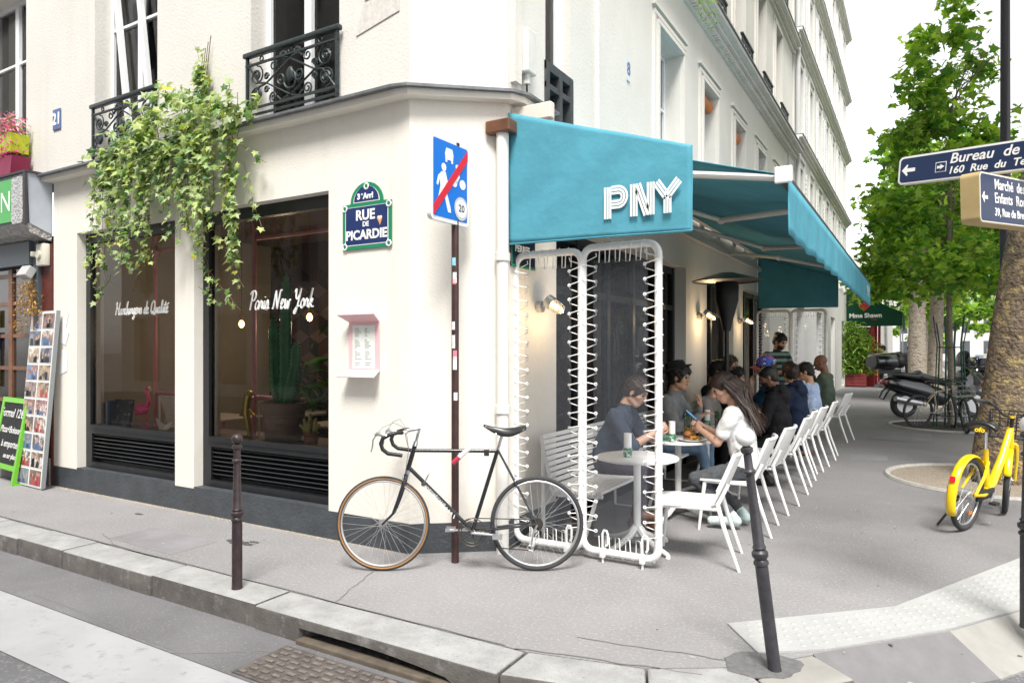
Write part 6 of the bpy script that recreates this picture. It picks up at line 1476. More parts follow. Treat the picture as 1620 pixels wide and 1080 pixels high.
# ------------------------------------------------------------------ far facade up the side street
def block(name, label, y0, y1, x, zt, floors, cols, mat, shutters=True, cor=True, base=3.4):
    t = thing(name, label, 'building', (0, 0, 0)); t.location = (x, y0, 0); t.location = (0, 0, 0)
    fn = lambda u, d, z: (x-d, u, z)
    ops = [(c-.42, c+.42, a, b, .22) for a, b in floors for c in cols] + [(c-.7, c+.7, .1, 2.8, .25) for c in cols[::2]]
    m = MB(); grid_wall(m, y0, y1, 0, zt, ops, fn, .22)
    m.add([(x, y1, 0), (x-9, y1, 0), (x-9, y1, zt), (x, y1, zt)], [(0, 1, 2, 3)]); m.add([(x, y0, 0), (x, y0, zt), (x-9, y0, zt), (x-9, y0, 0)], [(0, 1, 2, 3)]); m.add([(x, y0, zt), (x, y1, zt), (x-9, y1, zt), (x-9, y0, zt)], [(0, 1, 2, 3)])
    m.build('wall', mat, t)
    for a, b in floors:
        c = MB(); z = b + .55
        for dz, o in ((-.16, .06), (-.10, .12), (-.04, .20)): c.box(x, x+o, y0, y1+.06, z+dz, z+dz+.06)
        c.build('cornice', TRIM, t); MB().box(x, x+.22, y0, y1+.07, z+.022, z+.042).build('flashing', ZINC, t)
    SHT = M('shutter_white', (.74, .74, .73), .6, var=.05)
    for a, b in floors:
        for cc in cols:
            w = MB(); d = .2
            w.box(x-d-.05, x-d, cc-.42, cc-.36, a, b).box(x-d-.05, x-d, cc+.36, cc+.42, a, b).box(x-d-.05, x-d, cc-.36, cc+.36, b-.06, b).box(x-d-.05, x-d, cc-.36, cc+.36, a, a+.06).box(x-d-.05, x-d, cc-.04, cc+.04, a+.06, b-.06)
            o = w.build('window', UPVC, t); MB().add([(x-d-.03, cc-.36, a), (x-d-.03, cc+.36, a), (x-d-.03, cc+.36, b), (x-d-.03, cc-.36, b)], [(0, 1, 2, 3)]).build('pane', M('far_pane', (.07, .08, .09), .08, spec=.8), o)
            sr = MB().box(x, x+.04, cc-.55, cc-.43, a-.05, b+.16).box(x, x+.04, cc+.43, cc+.55, a-.05, b+.16).box(x, x+.05, cc-.55, cc+.55, b+.161, b+.24); sr.build('surround', TRIM, o)
            if shutters and (int(cc*7+a) % 3):
                for s in (-1, 1):
                    sh = MB(); y_ = cc + s*.66; sh.box(x+.005, x+.045, y_-.22, y_-.19, a, b).box(x+.005, x+.045, y_+.19, y_+.22, a, b)
                    for k in range(18): z = a + .04 + (b-a-.08)*k/18; sh.box(x+.012, x+.035, y_-.19, y_+.19, z, z+(b-a)/18*.6)
                    sh.build('shutter', SHT, o)
    return t
block('apartment_building', 'tall pale apartment building with white shutters up the side street', 14.72, 29.3, .04, 19.2, [(4.1, 6.55), (7.45, 9.3), (10.2, 11.9), (12.8, 14.6), (15.4, 17.2)], [15.9, 17.9, 19.9, 21.9, 23.9, 25.9, 27.9], STONE2)
dp = MB().cyl((.12, 14.85, 3), (.12, 14.85, 13.2), .06, n=10); dp.build('down_pipe', M('pipe_grey', (.5, .5, .5), .5), bpy.data.objects['apartment_building'], smooth=True)
block('stone_building', 'low stone building with a heavy cornice beyond the green awning', 44, 70, .6, 7.6, [(3.6, 6.2)], [46.5, 50, 54, 58], STONE2, shutters=False)
# pale buildings closing the far end of the street and lining its other side
def slab(name, label, x0, x1, y0, y1, zt, mat, face, n):
    t = thing(name, label, 'building', (0, 0, 0)); MB().box(x0, x1, y0, y1, -.1, zt).build('wall', mat, t)
    for k in range(int(zt/3.1)):
        for i in range(n):
            if face == '-y': x = x0 + (x1-x0)*(i+.5)/n; MB().box(x-.5, x+.5, y0-.02, y0+.02, 1+3.1*k, 2.9+3.1*k).build('window', M('far_pane', (.07, .08, .09)), t)
            else: y = y0 + (y1-y0)*(i+.5)/n; MB().box(x0-.02, x0+.02, y-.5, y+.5, 1+3.1*k, 2.9+3.1*k).build('window', MATS['far_pane'], t)
    MB().box(x0-.3, x1+.3, y0-.3, y1+.3, zt, zt+.35).build('cornice', TRIM, t)
slab('distant_building', 'pale building closing the far end of the tree-lined street', -6, 26, 118, 126, 13, STONE2, '-y', 12)
slab('roadside_building', 'long pale building on the other side of the road behind the trees', 19, 27, 16, 110, 15, STONE2, '-x', 30)
# ------------------------------------------------------------------ green awning restaurant
SH_ = thing('restaurant_front', 'red restaurant front under a dark green awning lettered Mme Shawn', 'restaurant front', (0, 29.4, 0)); RED = M('red_paint', (.42, .012, .022), .4, var=.15, vscale=4)
GC = M('green_canvas', (.010, .060, .032), .85, var=.1, vscale=2, spec=.2)
y0 = -.2
aw = MB().prism([(-1.0, 2.62), (2.18, 2.62), (2.18, 3.18), (-.35, 4.5), (-1.0, 4.6)], 0, .03, 'y'); aw.add([(-1.0, 0.03, 4.6), (-.35, .03, 4.5), (2.18, .03, 3.18), (2.18, 6, 3.18), (-.35, 6, 4.5), (-1, 6, 4.6)], [(0, 1, 4, 5), (1, 2, 3, 4)]); aw.add([(2.19, .03, 2.5), (2.19, 6, 2.5), (2.19, 6, 3.18), (2.19, .03, 3.18)], [(0, 1, 2, 3)])
aw.build('green_awning', GC, SH_)
for x in (-.75, .98): MB().box(x, x+.14, .06, .2, 0, 2.7).build('red_post', RED, SH_)
MB().box(-.61, .98, .1, .16, 0, 1.0).build('red_panel', RED, SH_); MB().box(-.61, -.45, .1, .16, 1.0, 2.7).build('red_panel', RED, SH_); MB().box(.80, .98, .1, .16, 1.0, 1.15).build('red_panel', RED, SH_)
MB().add([(-.45, .13, 1), (.98, .13, 1), (.98, .13, 2.7), (-.45, .13, 2.7)], [(0, 1, 2, 3)]).build('pane', GLASS, SH_); MB().box(-.45, .98, .6, .65, .0, 2.6).build('dark_interior', DARKROOM, SH_)
for y in (2.4, 5.6): MB().box(1.0, 1.12, y, y+.12, 0, 3.0).build('red_post', RED, SH_)
for y in (.4, 4.8): MB().cyl((2.1, y, 0), (2.1, y, 2.7), .03, n=8).build('steel_post', STEEL, SH_)
text('Mme Shawn', .26, WHT, SH_, (.78, -.012, 3.08), (R(90), 0, 0), bold=.009)
text('THAI', .1, M('thai_red', (.5, .03, .03)), SH_, (1.1, -.012, 2.9), (R(90), 0, 0))
lg = MB()
for i in range(3):
    for j in range(3):
        u, v = (i-1)*.125, (j-1)*.125; cx, cz = .72 + (u-v)*.6, 3.48 + (u+v)*.6
        lg.prism([(cx-.064, cz), (cx, cz-.064), (cx+.064, cz), (cx, cz+.064)], -.012, -.002, 'y')
lg.build('logo', M('logo_red', (.62, .03, .03), .6), SH_)
MB().box(-.70, -.66, -.03, .05, 1.55, 1.8).box(-.72, -.55, .03, .05, 2.05, 2.1).build('notice', PAPER, SH_)
pb = thing('planter', 'bushy bamboo in a red slatted planter before the red restaurant front', 'planter', (.2, 28.9, 0))
for k in range(4): MB().bevbox(-.66, .66, -.22, .22, .04+k*.14, .17+k*.14, .01).build('plank', M('planter_red', (.20, .025, .025), .6, var=.3, vscale=8), pb)
BAM = attrM('bamboo_leaf', .5, .3)
def leaf_mass(n, sampler, size, cols, rs, shape='blade', up=.3):
    """many single leaves as one mesh with a tint per leaf"""
    m = MB(); c = []
    for i in range(n):
        p = Vector(sampler(rs)); s = size*rs.uniform(.5, 1.4)
        d = Vector((rs.gauss(0, 1), rs.gauss(0, 1), rs.gauss(-.2, .6))).normalized(); nrm = Vector((rs.gauss(0, .7), rs.gauss(0, .7), 1)); nrm = (nrm - d*nrm.dot(d)).normalized(); sd_ = d.cross(nrm)
        if shape == 'blade': pts = [p, p + d*s*.5 + sd_*s*.13 - nrm*.1*s*.2, p + d*s - nrm*s*.25, p + d*s*.5 - sd_*s*.13 - nrm*.1*s*.2]; fs = [(0, 1, 2, 3)]
        else:
            q = [(0, 0), (-.12, .42), (.22, .36), (.34, .62), (.56, .26), (1.0, 0), (.56, -.26), (.34, -.62), (.22, -.36), (-.12, -.42)]
            pts = [p + d*s*u + sd_*s*v - nrm*s*(.25*u*u + .12*abs(v)) for u, v in q] + [p + d*s*.45]; fs = [(10, 0, 1, 2), (10, 2, 3, 4), (10, 4, 5, 6), (10, 6, 7, 8), (10, 8, 9, 0)]
        o = len(m.v); m.v += [tuple(q) for q in pts]; m.f += [tuple(k+o for k in f) for f in fs]; m.m += [0]*len(fs)
        k = rs.choice(cols); f_ = rs.uniform(.75, 1.25); c += [tuple(min(1, v*f_) for v in k) + (1,)]*len(pts)
    m.c = c
    return m
rs = random.Random(4)
def bamboo(r):
    a = r.uniform(0, 6.28); z = r.betavariate(1.3, 1.4); rad = (.95 - .5*abs(z-.4) + .22*math.sin(a*2+z*5))*math.sqrt(r.uniform(.25, 1))*(1+.15*math.sin(a*3+z*7)); return (rad*math.cos(a)*1.05 - (.5 if z > .85 else 0)*r.random(), rad*math.sin(a)*.7, .5 + 2.35*z)
leaf_mass(2600, bamboo, .24, [(.16, .32, .035), (.25, .40, .05), (.07, .17, .025), (.36, .46, .08)], rs).build('foliage', BAM, pb, kind='stuff')
for k in range(9): MB().tube([(rs.uniform(-.4, .4), rs.uniform(-.1, .1), .5), (rs.uniform(-.5, .5), 0, 1.6), (rs.uniform(-.7, .7), 0, 2.6)], .012, 5).build('cane', M('cane', (.14, .16, .05), .5), pb)
# ------------------------------------------------------------------ trees
LEAF = attrM('plane_leaf', .45, .54); BARKL = M('plane_bark', (.17, .125, .085), .9, var=.55, vscale=11, bump=1, bscale=26, dist=.08, stain=((.36, .27, .12), 8, .53, .60)); BARKP = M('pale_bark', (.36, .31, .25), .9, var=.3, vscale=9, bump=1, bscale=20, dist=.05, stain=((.20, .16, .12), 9, .5, .6)); BARKY = M('young_bark', (.20, .17, .13), .9, var=.25, vscale=14, bump=.6, bscale=40)
GREENS = [(.20, .36, .045), (.28, .45, .06), (.10, .23, .035), (.40, .54, .10), (.15, .31, .07), (.34, .50, .07)]
def limb(m, p, d, L_, r, depth, rs, tips):
    pts = [p]; rr = [r]; q = Vector(p); d = Vector(d).normalized()
    for i in range(4):
        d = (d + Vector((rs.gauss(0, .12), rs.gauss(0, .12), rs.gauss(.05, .08)))).normalized(); q = q + d*L_/4; pts.append(tuple(q)); rr.append(r*(1-.16*(i+1)))
        if depth > 0 and i > 0:
            for _ in range(2 if depth > 1 else 1):
                a = rs.uniform(0, 6.28); e = (d*.6 + Vector((math.cos(a), math.sin(a), rs.uniform(-.1, .5)))*.8).normalized(); limb(m, tuple(q), e, L_*rs.uniform(.5, .7), r*.5, depth-1, rs, tips)
    m.tube(pts, rr, 7 if r > .05 else 5); tips.append(q)
def tree(label, loc, trunk, bark, crown, nleaf, size, seed, cols=GREENS, name='plane_tree', group='plane trees along the pavement', clump=.45, shape='lobed', nb=None, tlean=(0, 0), nlow=5, llen=1.):
    """trunk: (r0, r1, height); crown: (cx, cy, cz, rx, ry, rz, cone)"""
    rs = random.Random(seed); t = thing(name, label, 'tree', loc, 0, group); r0, r1, ht = trunk
    m = MB(); pts = []; n = 14
    for i in range(n+1):
        q = i/n; pts.append((tlean[0]*q**1.7 + .03*math.sin(q*5+seed), tlean[1]*q**1.7 + .03*math.cos(q*4+seed), ht*q))
    rr = [(r0 + (r1-r0)*min(1, i/n*1.0))*(1 + (.28 if i == 0 else .1 if i == 1 else 0)) for i in range(n+1)]
    m.tube(pts, rr, 18)
    # knots and unevenness
    for i, v in enumerate(m.v):
        if r0 > .1: a = math.sin(v[2]*3.1 + math.atan2(v[1]-0, v[0]-0)*2 + seed)*.03*r0*3; m.v[i] = (v[0]*(1+a), v[1]*(1+a), v[2])
    m.build('trunk', bark, t, smooth=True, ang=60)
    cx, cy, cz, rx, ry, rz, cone = crown; tips = []
    lm = MB(); top = Vector(pts[-1])
    for k in range(nb or 8):
        a = rs.uniform(0, 6.28); limb(lm, tuple(Vector(pts[rs.randint(n-nlow, n)])), (math.cos(a)*.8, math.sin(a)*.8, rs.uniform(.5, 1.3)), rs.uniform(.5, .8)*max(rx, rz)*.7*llen, r1*.5, 2, rs, tips)
    lm.build('limb', bark, t, smooth=True, kind='stuff')
    cl = []
    nc = max(24, nleaf//52)
    for k in range(nc):
        while True:
            x, y, z = rs.uniform(-1, 1), rs.uniform(-1, 1), rs.uniform(-1, 1); w = 1 - cone*(z+1)/2
            rad = math.hypot(x, y)
            if rad < w and (x*x+y*y)/(w*w) + (z*z if cone < .4 else 0)*1.0 < 1 and rs.random() < .30 + .7*(rad/w)**1.2: break
        cl.append((cx+x*rx, cy+y*ry, cz+z*rz, rs.uniform(.6, 1.3)))
    def samp(r):
        c = r.choice(cl); s = clump*c[3]; return (c[0]+r.gauss(0, s*.55), c[1]+r.gauss(0, s*.55), c[2]+r.gauss(0, s*.42))
    leaf_mass(nleaf, samp, size, cols, rs, shape).build('crown', LEAF, t, kind='stuff')
    return t
tree('big mottled plane trunk behind the yellow bicycle', (3.64, 6.0, 0), (.25, .17, 8.2), BARKL, (1.9, .8, 10.6, 3.5, 5.0, 2.0, 0), 11000, .32, 1, tlean=(1.8, 1.1), clump=.7, nlow=1, nb=4, llen=.6)
tree('slender young tree with a green guard and a tall pointed crown', (3.37, 12.7, 0), (.062, .04, 6.6), BARKY, (-.10, .0, 5.85, 1.75, 1.7, 3.0, .72), 6800, .155, 2, nb=16, clump=.33, llen=.5, nlow=8)
tree('pale plane trunk on the left of a close pair beyond the scooter', (2.78, 19.3, 0), (.25, .20, 5.2), BARKP, (.3, 0, 6.2, 2.0, 2.2, 2.1, .3), 3400, .2, 3)
tree('pale plane trunk on the right of a close pair beyond the scooter', (3.25, 20.6, 0), (.21, .17, 5.0), BARKP, (.7, .5, 6.0, 2.2, 2.2, 2.2, .2), 3200, .2, 4)
tree('plane tree with a thin pale trunk farther up the pavement', (3.35, 27.6, 0), (.16, .13, 6), BARKP, (.1, 0, 6.4, 2.6, 2.6, 2.8, .3), 3000, .25, 5)
tree('plane tree standing beyond the green awning', (2.95, 38, 0), (.22, .16, 6), BARKP, (-.3, 0, 6.4, 2.8, 3, 3.4, .3), 2600, .30, 6)
tree('plane tree far up the pavement near the stone building', (3.1, 52, 0), (.22, .16, 6), BARKP, (.0, 0, 6.6, 3.4, 3, 4, .3), 2400, .36, 7)
for i, (x, y, s) in enumerate(((9.5, 24, 8), (9.8, 34, 9), (10, 45, 10), (9.6, 58, 11), (4.0, 72, 12), (10, 78, 13), (3.0, 92, 14))):
    tree('leafy plane tree across the road, ' + ['level with the pair of pale trunks', 'level with the white van', 'beyond the silver parked car', 'beyond the dark blue parked car', '', 'last before the pale end building'][i], (x, y, 0), (.22, .16, 6), BARKP, (0, 0, 6.2, 3.6, 3.4, 3.6, .2), 2200, .38, s, name='street_tree', group='plane trees across the road') if x > 8 else tree(['distant plane tree closing the view up the pavement', 'farthest plane tree before the pale end building'][y > 80], (x, y, 0), (.22, .16, 6), BARKP, (0, 0, 6.4, 4.4, 3.4, 4.2, .2), 2000, .5, s, name='street_tree', group='plane trees far up the street')
# green guard round the young tree
OB = thing('opposite_building', 'pale apartment house across the street, seen only as reflections in the shop windows', 'building', (0, 0, 0))
mo_ = MB(); ops_ = [(x_-.5, x_+.5, z_, z_+1.9, .25) for z_ in (3.9, 7.0, 10.1, 13.0) for x_ in np.arange(-24, 9, 2.3)] + [(x_-.9, x_+.9, .3, 2.9, .3) for x_ in np.arange(-23, 9, 2.6)]
grid_wall(mo_, -26, 10, -.1, 16, ops_, lambda u, d, z: (-u-16, -12-d, z), .25); mo_.build('wall', STONE2, OB)
MB().add([(-26, -12.26, -.1), (10, -12.26, -.1), (10, -12.26, 16), (-26, -12.26, 16)], [(3, 2, 1, 0)]).build('window_glass', MATS['far_pane'], OB)
tg = thing('tree_guard', 'dark green iron guard round the slender young tree', 'tree guard', (3.37, 12.7, 0)); GI = M('guard_green', (.012, .06, .045), .45)
for k in range(10):
    a = 2*math.pi*k/10; c, s = math.cos(a), math.sin(a); MB().tube([(.30*c, .30*s, 0), (.26*c, .26*s, .9), (.23*c, .23*s, 1.7), (.30*c, .30*s, 2.15+.15*(k % 2))], .012, 5).build('bar', GI, tg, smooth=True)
for z, r in ((.25, .295), (.95, .258), (1.65, .235)): MB().torus((0, 0, z), r, .012, (0, 0, 1), n=24, k=5).build('ring', GI, tg, smooth=True)
# lamp post behind the big trunk, lantern by the signs
lp = thing('lamp_post', 'tall dark lamp post rising behind the plane trunk', 'lamp post', (3.86, 7.6, 0)); LPM = M('lamp_post_paint', (.022, .020, .026), .4)
MB().cyl((0, 0, 0), (0, 0, .9), .10, .085, 14).cyl((0, 0, .9), (0, 0, 9.0), .072, .05, 14).build('post', LPM, lp, smooth=True); MB().tube([(0, 0, 9), (.1, 0, 9.4), (.9, 0, 9.6)], .04, 8).bevbox(.7, 1.4, -.14, .14, 9.52, 9.66, .03).build('lamp_head', LPM, lp, smooth=True)
# ------------------------------------------------------------------ parked vehicles in the distance, passers-by
def car(label, loc, rz, col, van=False):
    t = thing('parked_van' if van else 'parked_car', label, 'van' if van else 'car', loc, rz, 'vehicles parked up the street'); L_, w, h = (4.8, .95, 2.0) if van else (4.2, .86, 1.45)
    pr = [(-L_/2, .35), (-L_/2, .9), (-L_/2+.1, h*.98), (L_*.12, h), (L_*.27, h*.62 if van else .95), (L_/2-.05, .82), (L_/2, .55), (L_/2, .35)] if van else [(-L_/2, .35), (-L_/2, .85), (-L_/2+.35, .98), (-L_*.3, h*.96), (-.2, h), (.5, h*.96), (1.05, .98), (L_/2-.1, .85), (L_/2, .6), (L_/2, .35)]
    bm = bmesh.new(); f = bm.faces.new([bm.verts.new((p[0], -w, p[1])) for p in pr]); r = bmesh.ops.extrude_face_region(bm, geom=[f])
    for v in r['geom']:
        if isinstance(v, bmesh.types.BMVert): v.co.y = w
    for v in bm.verts:
        if v.co.z > 1.0: v.co.y *= .84
    bmesh.ops.recalc_face_normals(bm, faces=bm.faces); bmesh.ops.bevel(bm, geom=list(bm.edges), offset=.06, segments=2, affect='EDGES', profile=.5)
    MB().bm(bm).build('body', col, t, smooth=True)
    wn = M('car_glass', (.02, .022, .025), .06, spec=.8); zt, zb = h*.9, (1.15 if van else 1.0)
    for s in (-1, 1): MB().prism([(-L_*.27, zb), (-L_*.22, zt), (.35, zt), (.8, zb)], s*w*.87, s*w*.93, 'y').build('side_window', wn, t)
    MB().box(-L_/2-.005+(.0 if van else .2), -L_/2+.05+(.0 if van else .2), -w*.7, w*.7, zb, zt-.02).build('rear_window', wn, t)
    for x in (-L_*.31, L_*.31):
        for s in (-1, 1): MB().torus((x, s*(w-.08), .31), .22, .09, (0, 1, 0), 20, 8).cyl((x, s*(w-.14), .31), (x, s*(w-.04), .31), .2, n=16).build('wheel', RUBBER, t, smooth=True)
    for s in (-1, 1): MB().bevbox(-L_/2-.02, -L_/2+.06, s*w*.78-.1, s*w*.78+.1, .72, .9, .02).build('tail_light', MATS['tail_red'], t)
PC = lambda n, c: M('car_paint_'+n, c, .25, coat=.6)
for i, (x, y, n, c, v, lb) in enumerate(((6.2, 26, 'dark', (.02, .02, .024), 0, 'black car parked by the kerb behind the plane trunks'), (6.2, 31.5, 'white', (.7, .7, .7), 1, 'white van parked up the street under the trees'), (6.2, 38, 'silver', (.4, .41, .43), 0, 'silver car parked beyond the white van'), (6.3, 44, 'blue', (.03, .06, .16), 0, 'dark blue car parked far up the street'), (11.8, 29, 'grey', (.12, .12, .13), 0, 'grey car parked on the opposite kerb'), (11.8, 38, 'white', (.7, .7, .7), 0, 'white car parked on the opposite kerb'))):
    car(lb, (x, y, -.15), R(90), PC(n, c), v)
person('passer-by in black standing at the red restaurant post', (1.55, 28.6, 0), R(190), TAN, BLKC, BLKC, SHB, DK, pose='stand', sleeve='long', hairstyle='short', h=.02, heady=.3)
person('far pedestrian in a dark jacket walking up the pavement', (2.35, 34.5, 0), R(-80), TAN, cloth('charcoal', (.03, .03, .033)), BLKC, SHB, DK, pose='stand', sleeve='long', hairstyle='short', h=.022, feet=((.18, .09, .085), (-.15, -.09, .1)))
# ------------------------------------------------------------------ ivy over the ledge
iv = thing('ivy', 'trailing ivy hanging from the balcony ledge over both shop windows', 'climbing plant', (-3.5, -.1, 0))
IVM = attrM('ivy_leaf', .4, .28)
IVC = [(.12, .23, .055), (.21, .32, .09), (.31, .40, .13), (.42, .50, .17), (.055, .13, .035), (.52, .52, .07), (.36, .44, .22)]
ivy_shape = [(0, -.10), (-.42, -.28), (-.30, .08), (-.55, .30), (-.22, .42), (0, .95), (.22, .42), (.55, .30), (.30, .08), (.42, -.28)]
rs = random.Random(21)
def ivy_mesh(m, X, s):
    pts = [X @ Vector((u*s, .10*s*(abs(u)*1.2) + .10*s*(v-.2)**2, -v*s)) for u, v in ivy_shape] + [X @ Vector((0, -.05*s, -.15*s))]
    o = len(m.v); m.v += [tuple(p) for p in pts]; fs = [(10, i, (i+1) % 10) for i in range(10)]; m.f += [tuple(k+o for k in f) for f in fs]; m.m += [0]*10
    return len(pts)
def leafX(p, out=1.):
    yaw_, pit, rol = rs.gauss(.15, .55), rs.gauss(-.55, .45), rs.gauss(0, .6)
    return Matrix.Translation(p) @ Matrix.Rotation(yaw_, 4, 'Z') @ Matrix.Rotation(pit, 4, 'X') @ Matrix.Rotation(rol, 4, 'Y')
stems = MB(); leaves = []
def strand(x, y, z, L_, drift=0, step=.036, dens=1):
    pts = [(x, y, z)]; a = rs.uniform(0, 6)
    n_ = int(L_/step)
    for i in range(n_):
        x += drift*step + rs.gauss(0, .008); y += rs.gauss(0, .006); y = min(-.03, max(-.34, y)); z -= step*rs.uniform(.75, 1.1); pts.append((x, y, z))
        if rs.random() < dens: leaves.append(((x + rs.gauss(0, .03), y - rs.uniform(.0, .04), z + rs.gauss(0, .01)), (1.15 - .45*i/n_)*rs.uniform(.6, 1.25)))
    stems.tube(pts, .0028, 4, caps=False)
for k in range(23): strand(rs.uniform(-4.75, -3.62), rs.uniform(-.30, -.12), rs.uniform(3.35, 3.95), rs.triangular(.5, 1.55, 1.2), rs.gauss(0, .05))
for k in range(20): strand(rs.triangular(-3.45, -2.35, -3.0), rs.uniform(-.30, -.12), rs.uniform(3.35, 4.0), rs.triangular(.5, 1.75, 1.1), rs.gauss(0, .06))
for k in range(7): strand(rs.uniform(-3.65, -3.3), rs.uniform(-.28, -.12), rs.uniform(3.5, 3.9), rs.uniform(.3, .75))
for x, z, L_, dr in ((-2.45, 3.3, .75, .45), (-2.9, 2.75, .65, .75), (-3.0, 2.4, .5, .9), (-2.55, 3.55, .35, 1.5), (-4.75, 2.7, .5, -.5), (-4.6, 2.4, .35, -.9), (-3.1, 2.2, .25, 1.6)): strand(x, -.10, z, L_, dr, dens=.8)
for k in range(640):      # the bushy part on the railing and ledge
    x = rs.triangular(-4.95, -2.1, -3.35); top = 3.92 + .16*math.sin(x*3) + (.16 if -3.6 < x < -2.6 else 0); bot = 3.35 if x > -4.7 else 3.5
    if x > -2.6: top = min(top, 4.0); bot = 3.62
    leaves.append(((x, -.12 - abs(rs.gauss(0, .10)), rs.uniform(bot, top)), rs.uniform(.7, 1.3)))
for k in range(110): z = rs.triangular(3.95, 4.55, 4.0); leaves.append(((-3.08 + rs.gauss(0, .10*(4.75-z)), -.06 - abs(rs.gauss(0, .04)), z), rs.uniform(.6, 1.1)*(1.2 if z < 4.3 else .7)))
for k in range(4): stems.tube([(-3.3+.1*k, -.1, 3.6), (-3.15+.03*k, -.06, 4.1), (-3.12+.04*k, -.04, 4.45+.05*k)], .004, 4)
stems.build('stems', M('ivy_stem', (.13, .085, .05), .8), iv, kind='stuff'); bpy.data.objects['stems'].location = (3.5, .1, 0)
leaves.sort(key=lambda l: -l[1])
var = []
for c in IVC:
    m = MB(); k = ivy_mesh(m, Matrix.Identity(4), .078); m.c = [c + (1,)]*k; var.append(m.mesh('leaf', IVM))
def pick(p): return rs.choices(range(7), (3, 5, 5, 4, 2, 2 if p[2] > 3.9 or rs.random() < .3 else 0, 4))[0]
for p, s in leaves[:290]:
    o = inst('leaf', var[pick(p)], iv); o.matrix_local = Matrix.Translation((3.5, .1, 0)) @ leafX(p) @ Matrix.Diagonal((s, s, s, 1))
m = MB(); col = []
for p, s in leaves[290:]:
    k = ivy_mesh(m, leafX(p), .078*s); c = IVC[pick(p)]; f_ = rs.uniform(.8, 1.2); col += [tuple(min(1, v*f_) for v in c) + (1,)]*k
m.c = col; o = m.build('foliage', IVM, iv, kind='stuff'); o.location = (3.5, .1, 0)
# small hanging plant high on the side facade
hp_ = thing('hanging_plant', 'small trailing plant hanging over the cornice of the side facade', 'plant', (.30, 5.35, 6.72))
leaf_mass(170, lambda r: (r.gauss(0, .05), r.gauss(0, .22), r.uniform(-.55, .12)), .07, GREENS + [(.25, .3, .05)], rs).build('foliage', LEAF, hp_, kind='stuff')
# ------------------------------------------------------------------ script lettering on the panes
def cr(pts, n=5):
    P = [Vector(p) for p in pts]; P = [P[0]*2-P[1]] + P + [P[-1]*2-P[-2]]; o = []
    for i in range(1, len(P)-2):
        for k in range(n):
            t = k/n; a, b, c, d = P[i-1:i+3]; o.append(.5*((2*b) + (c-a)*t + (2*a-5*b+4*c-d)*t*t + (3*b-a-3*c+d)*t**3))
    return o + [P[-2]]
GLY = {'P': (.62, [[(.15, 0), (.22, .5), (.30, 1)], [(.05, .85), (.2, 1.02), (.5, 1.02), (.62, .8), (.5, .55), (.25, .5)]]), 'a': (.46, [[(.38, .42), (.22, .48), (.06, .3), (.08, .05), (.22, .02), (.36, .25), (.40, .46), (.36, .08), (.46, .04)]]), 'r': (.36, [[(.02, .1), (.12, .5), (.16, .38), (.28, .4), (.26, .12), (.36, .04)]]), 'i': (.24, [[(.02, .1), (.12, .46), (.10, .08), (.22, .04)], [(.14, .66), (.15, .69)]]), 's': (.36, [[(.02, .08), (.18, .5), (.28, .2), (.2, .0), (.06, .06), (.2, .02), (.36, .08)]]),
 'N': (.78, [[(.02, .05), (.12, .1), (.22, 1)], [(.22, 1), (.36, .5), (.5, 0)], [(.5, 0), (.58, .5), (.66, .95), (.78, 1.0)]]), 'e': (.36, [[(.04, .2), (.2, .28), (.26, .44), (.16, .5), (.06, .3), (.10, .04), (.22, .02), (.36, .12)]]), 'w': (.58, [[(.02, .4), (.08, .48), (.1, .1), (.2, .02), (.3, .4), (.32, .1), (.42, .02), (.5, .45), (.58, .42)]]), 'Y': (.62, [[(.02, .85), (.12, 1.0), (.16, .6), (.3, .48), (.46, .7), (.55, 1.02), (.42, .3), (.25, -.25), (.1, -.2), (.3, .05), (.6, .12)]]), 'o': (.42, [[(.24, .48), (.07, .3), (.1, .04), (.24, .02), (.36, .25), (.28, .46), (.22, .42), (.42, .4)]]), 'k': (.44, [[(.06, 0), (.12, .5), (.22, 1.0), (.12, .3), (.3, .46), (.28, .3), (.14, .26), (.3, .06), (.44, .06)]]),
 'H': (.8, [[(.08, .9), (.18, 1), (.2, .5), (.1, 0)], [(.1, .45), (.4, .5), (.7, .52)], [(.7, 1.02), (.6, .5), (.58, .05), (.78, .04)]]), 'm': (.64, [[(.02, .1), (.1, .48), (.1, .04), (.2, .44), (.28, .4), (.28, .04), (.4, .46), (.48, .4), (.48, .06), (.64, .05)]]), 'b': (.42, [[(.04, .1), (.2, .9), (.16, 1.02), (.1, .6), (.08, .1), (.2, .0), (.34, .2), (.28, .42), (.42, .4)]]), 'u': (.48, [[(.02, .3), (.1, .48), (.08, .1), (.2, .02), (.36, .46), (.34, .1), (.48, .04)]]), 'g': (.44, [[(.36, .42), (.2, .48), (.06, .3), (.1, .06), (.24, .04), (.36, .44), (.3, -.2), (.15, -.4), (.05, -.25), (.44, .08)]]), 'd': (.46, [[(.34, .42), (.2, .48), (.06, .3), (.1, .04), (.24, .04), (.38, .5), (.46, 1.02), (.36, .3), (.36, .06), (.46, .04)]]), 'Q': (.72, [[(.4, 1.0), (.12, .8), (.06, .3), (.24, 0), (.5, .12), (.62, .6), (.48, .98), (.3, .96)], [(.3, .2), (.5, .06), (.72, -.12)]]), 'l': (.28, [[(.02, .1), (.2, .8), (.18, 1.02), (.1, .6), (.1, .08), (.26, .05)]]), 't': (.32, [[(.2, .9), (.12, .4), (.12, .06), (.3, .05)], [(.0, .62), (.34, .66)]]), 'é': (.36, [[(.04, .2), (.2, .28), (.26, .44), (.16, .5), (.06, .3), (.10, .04), (.22, .02), (.36, .12)], [(.2, .62), (.34, .78)]]), ' ': (.34, [])}
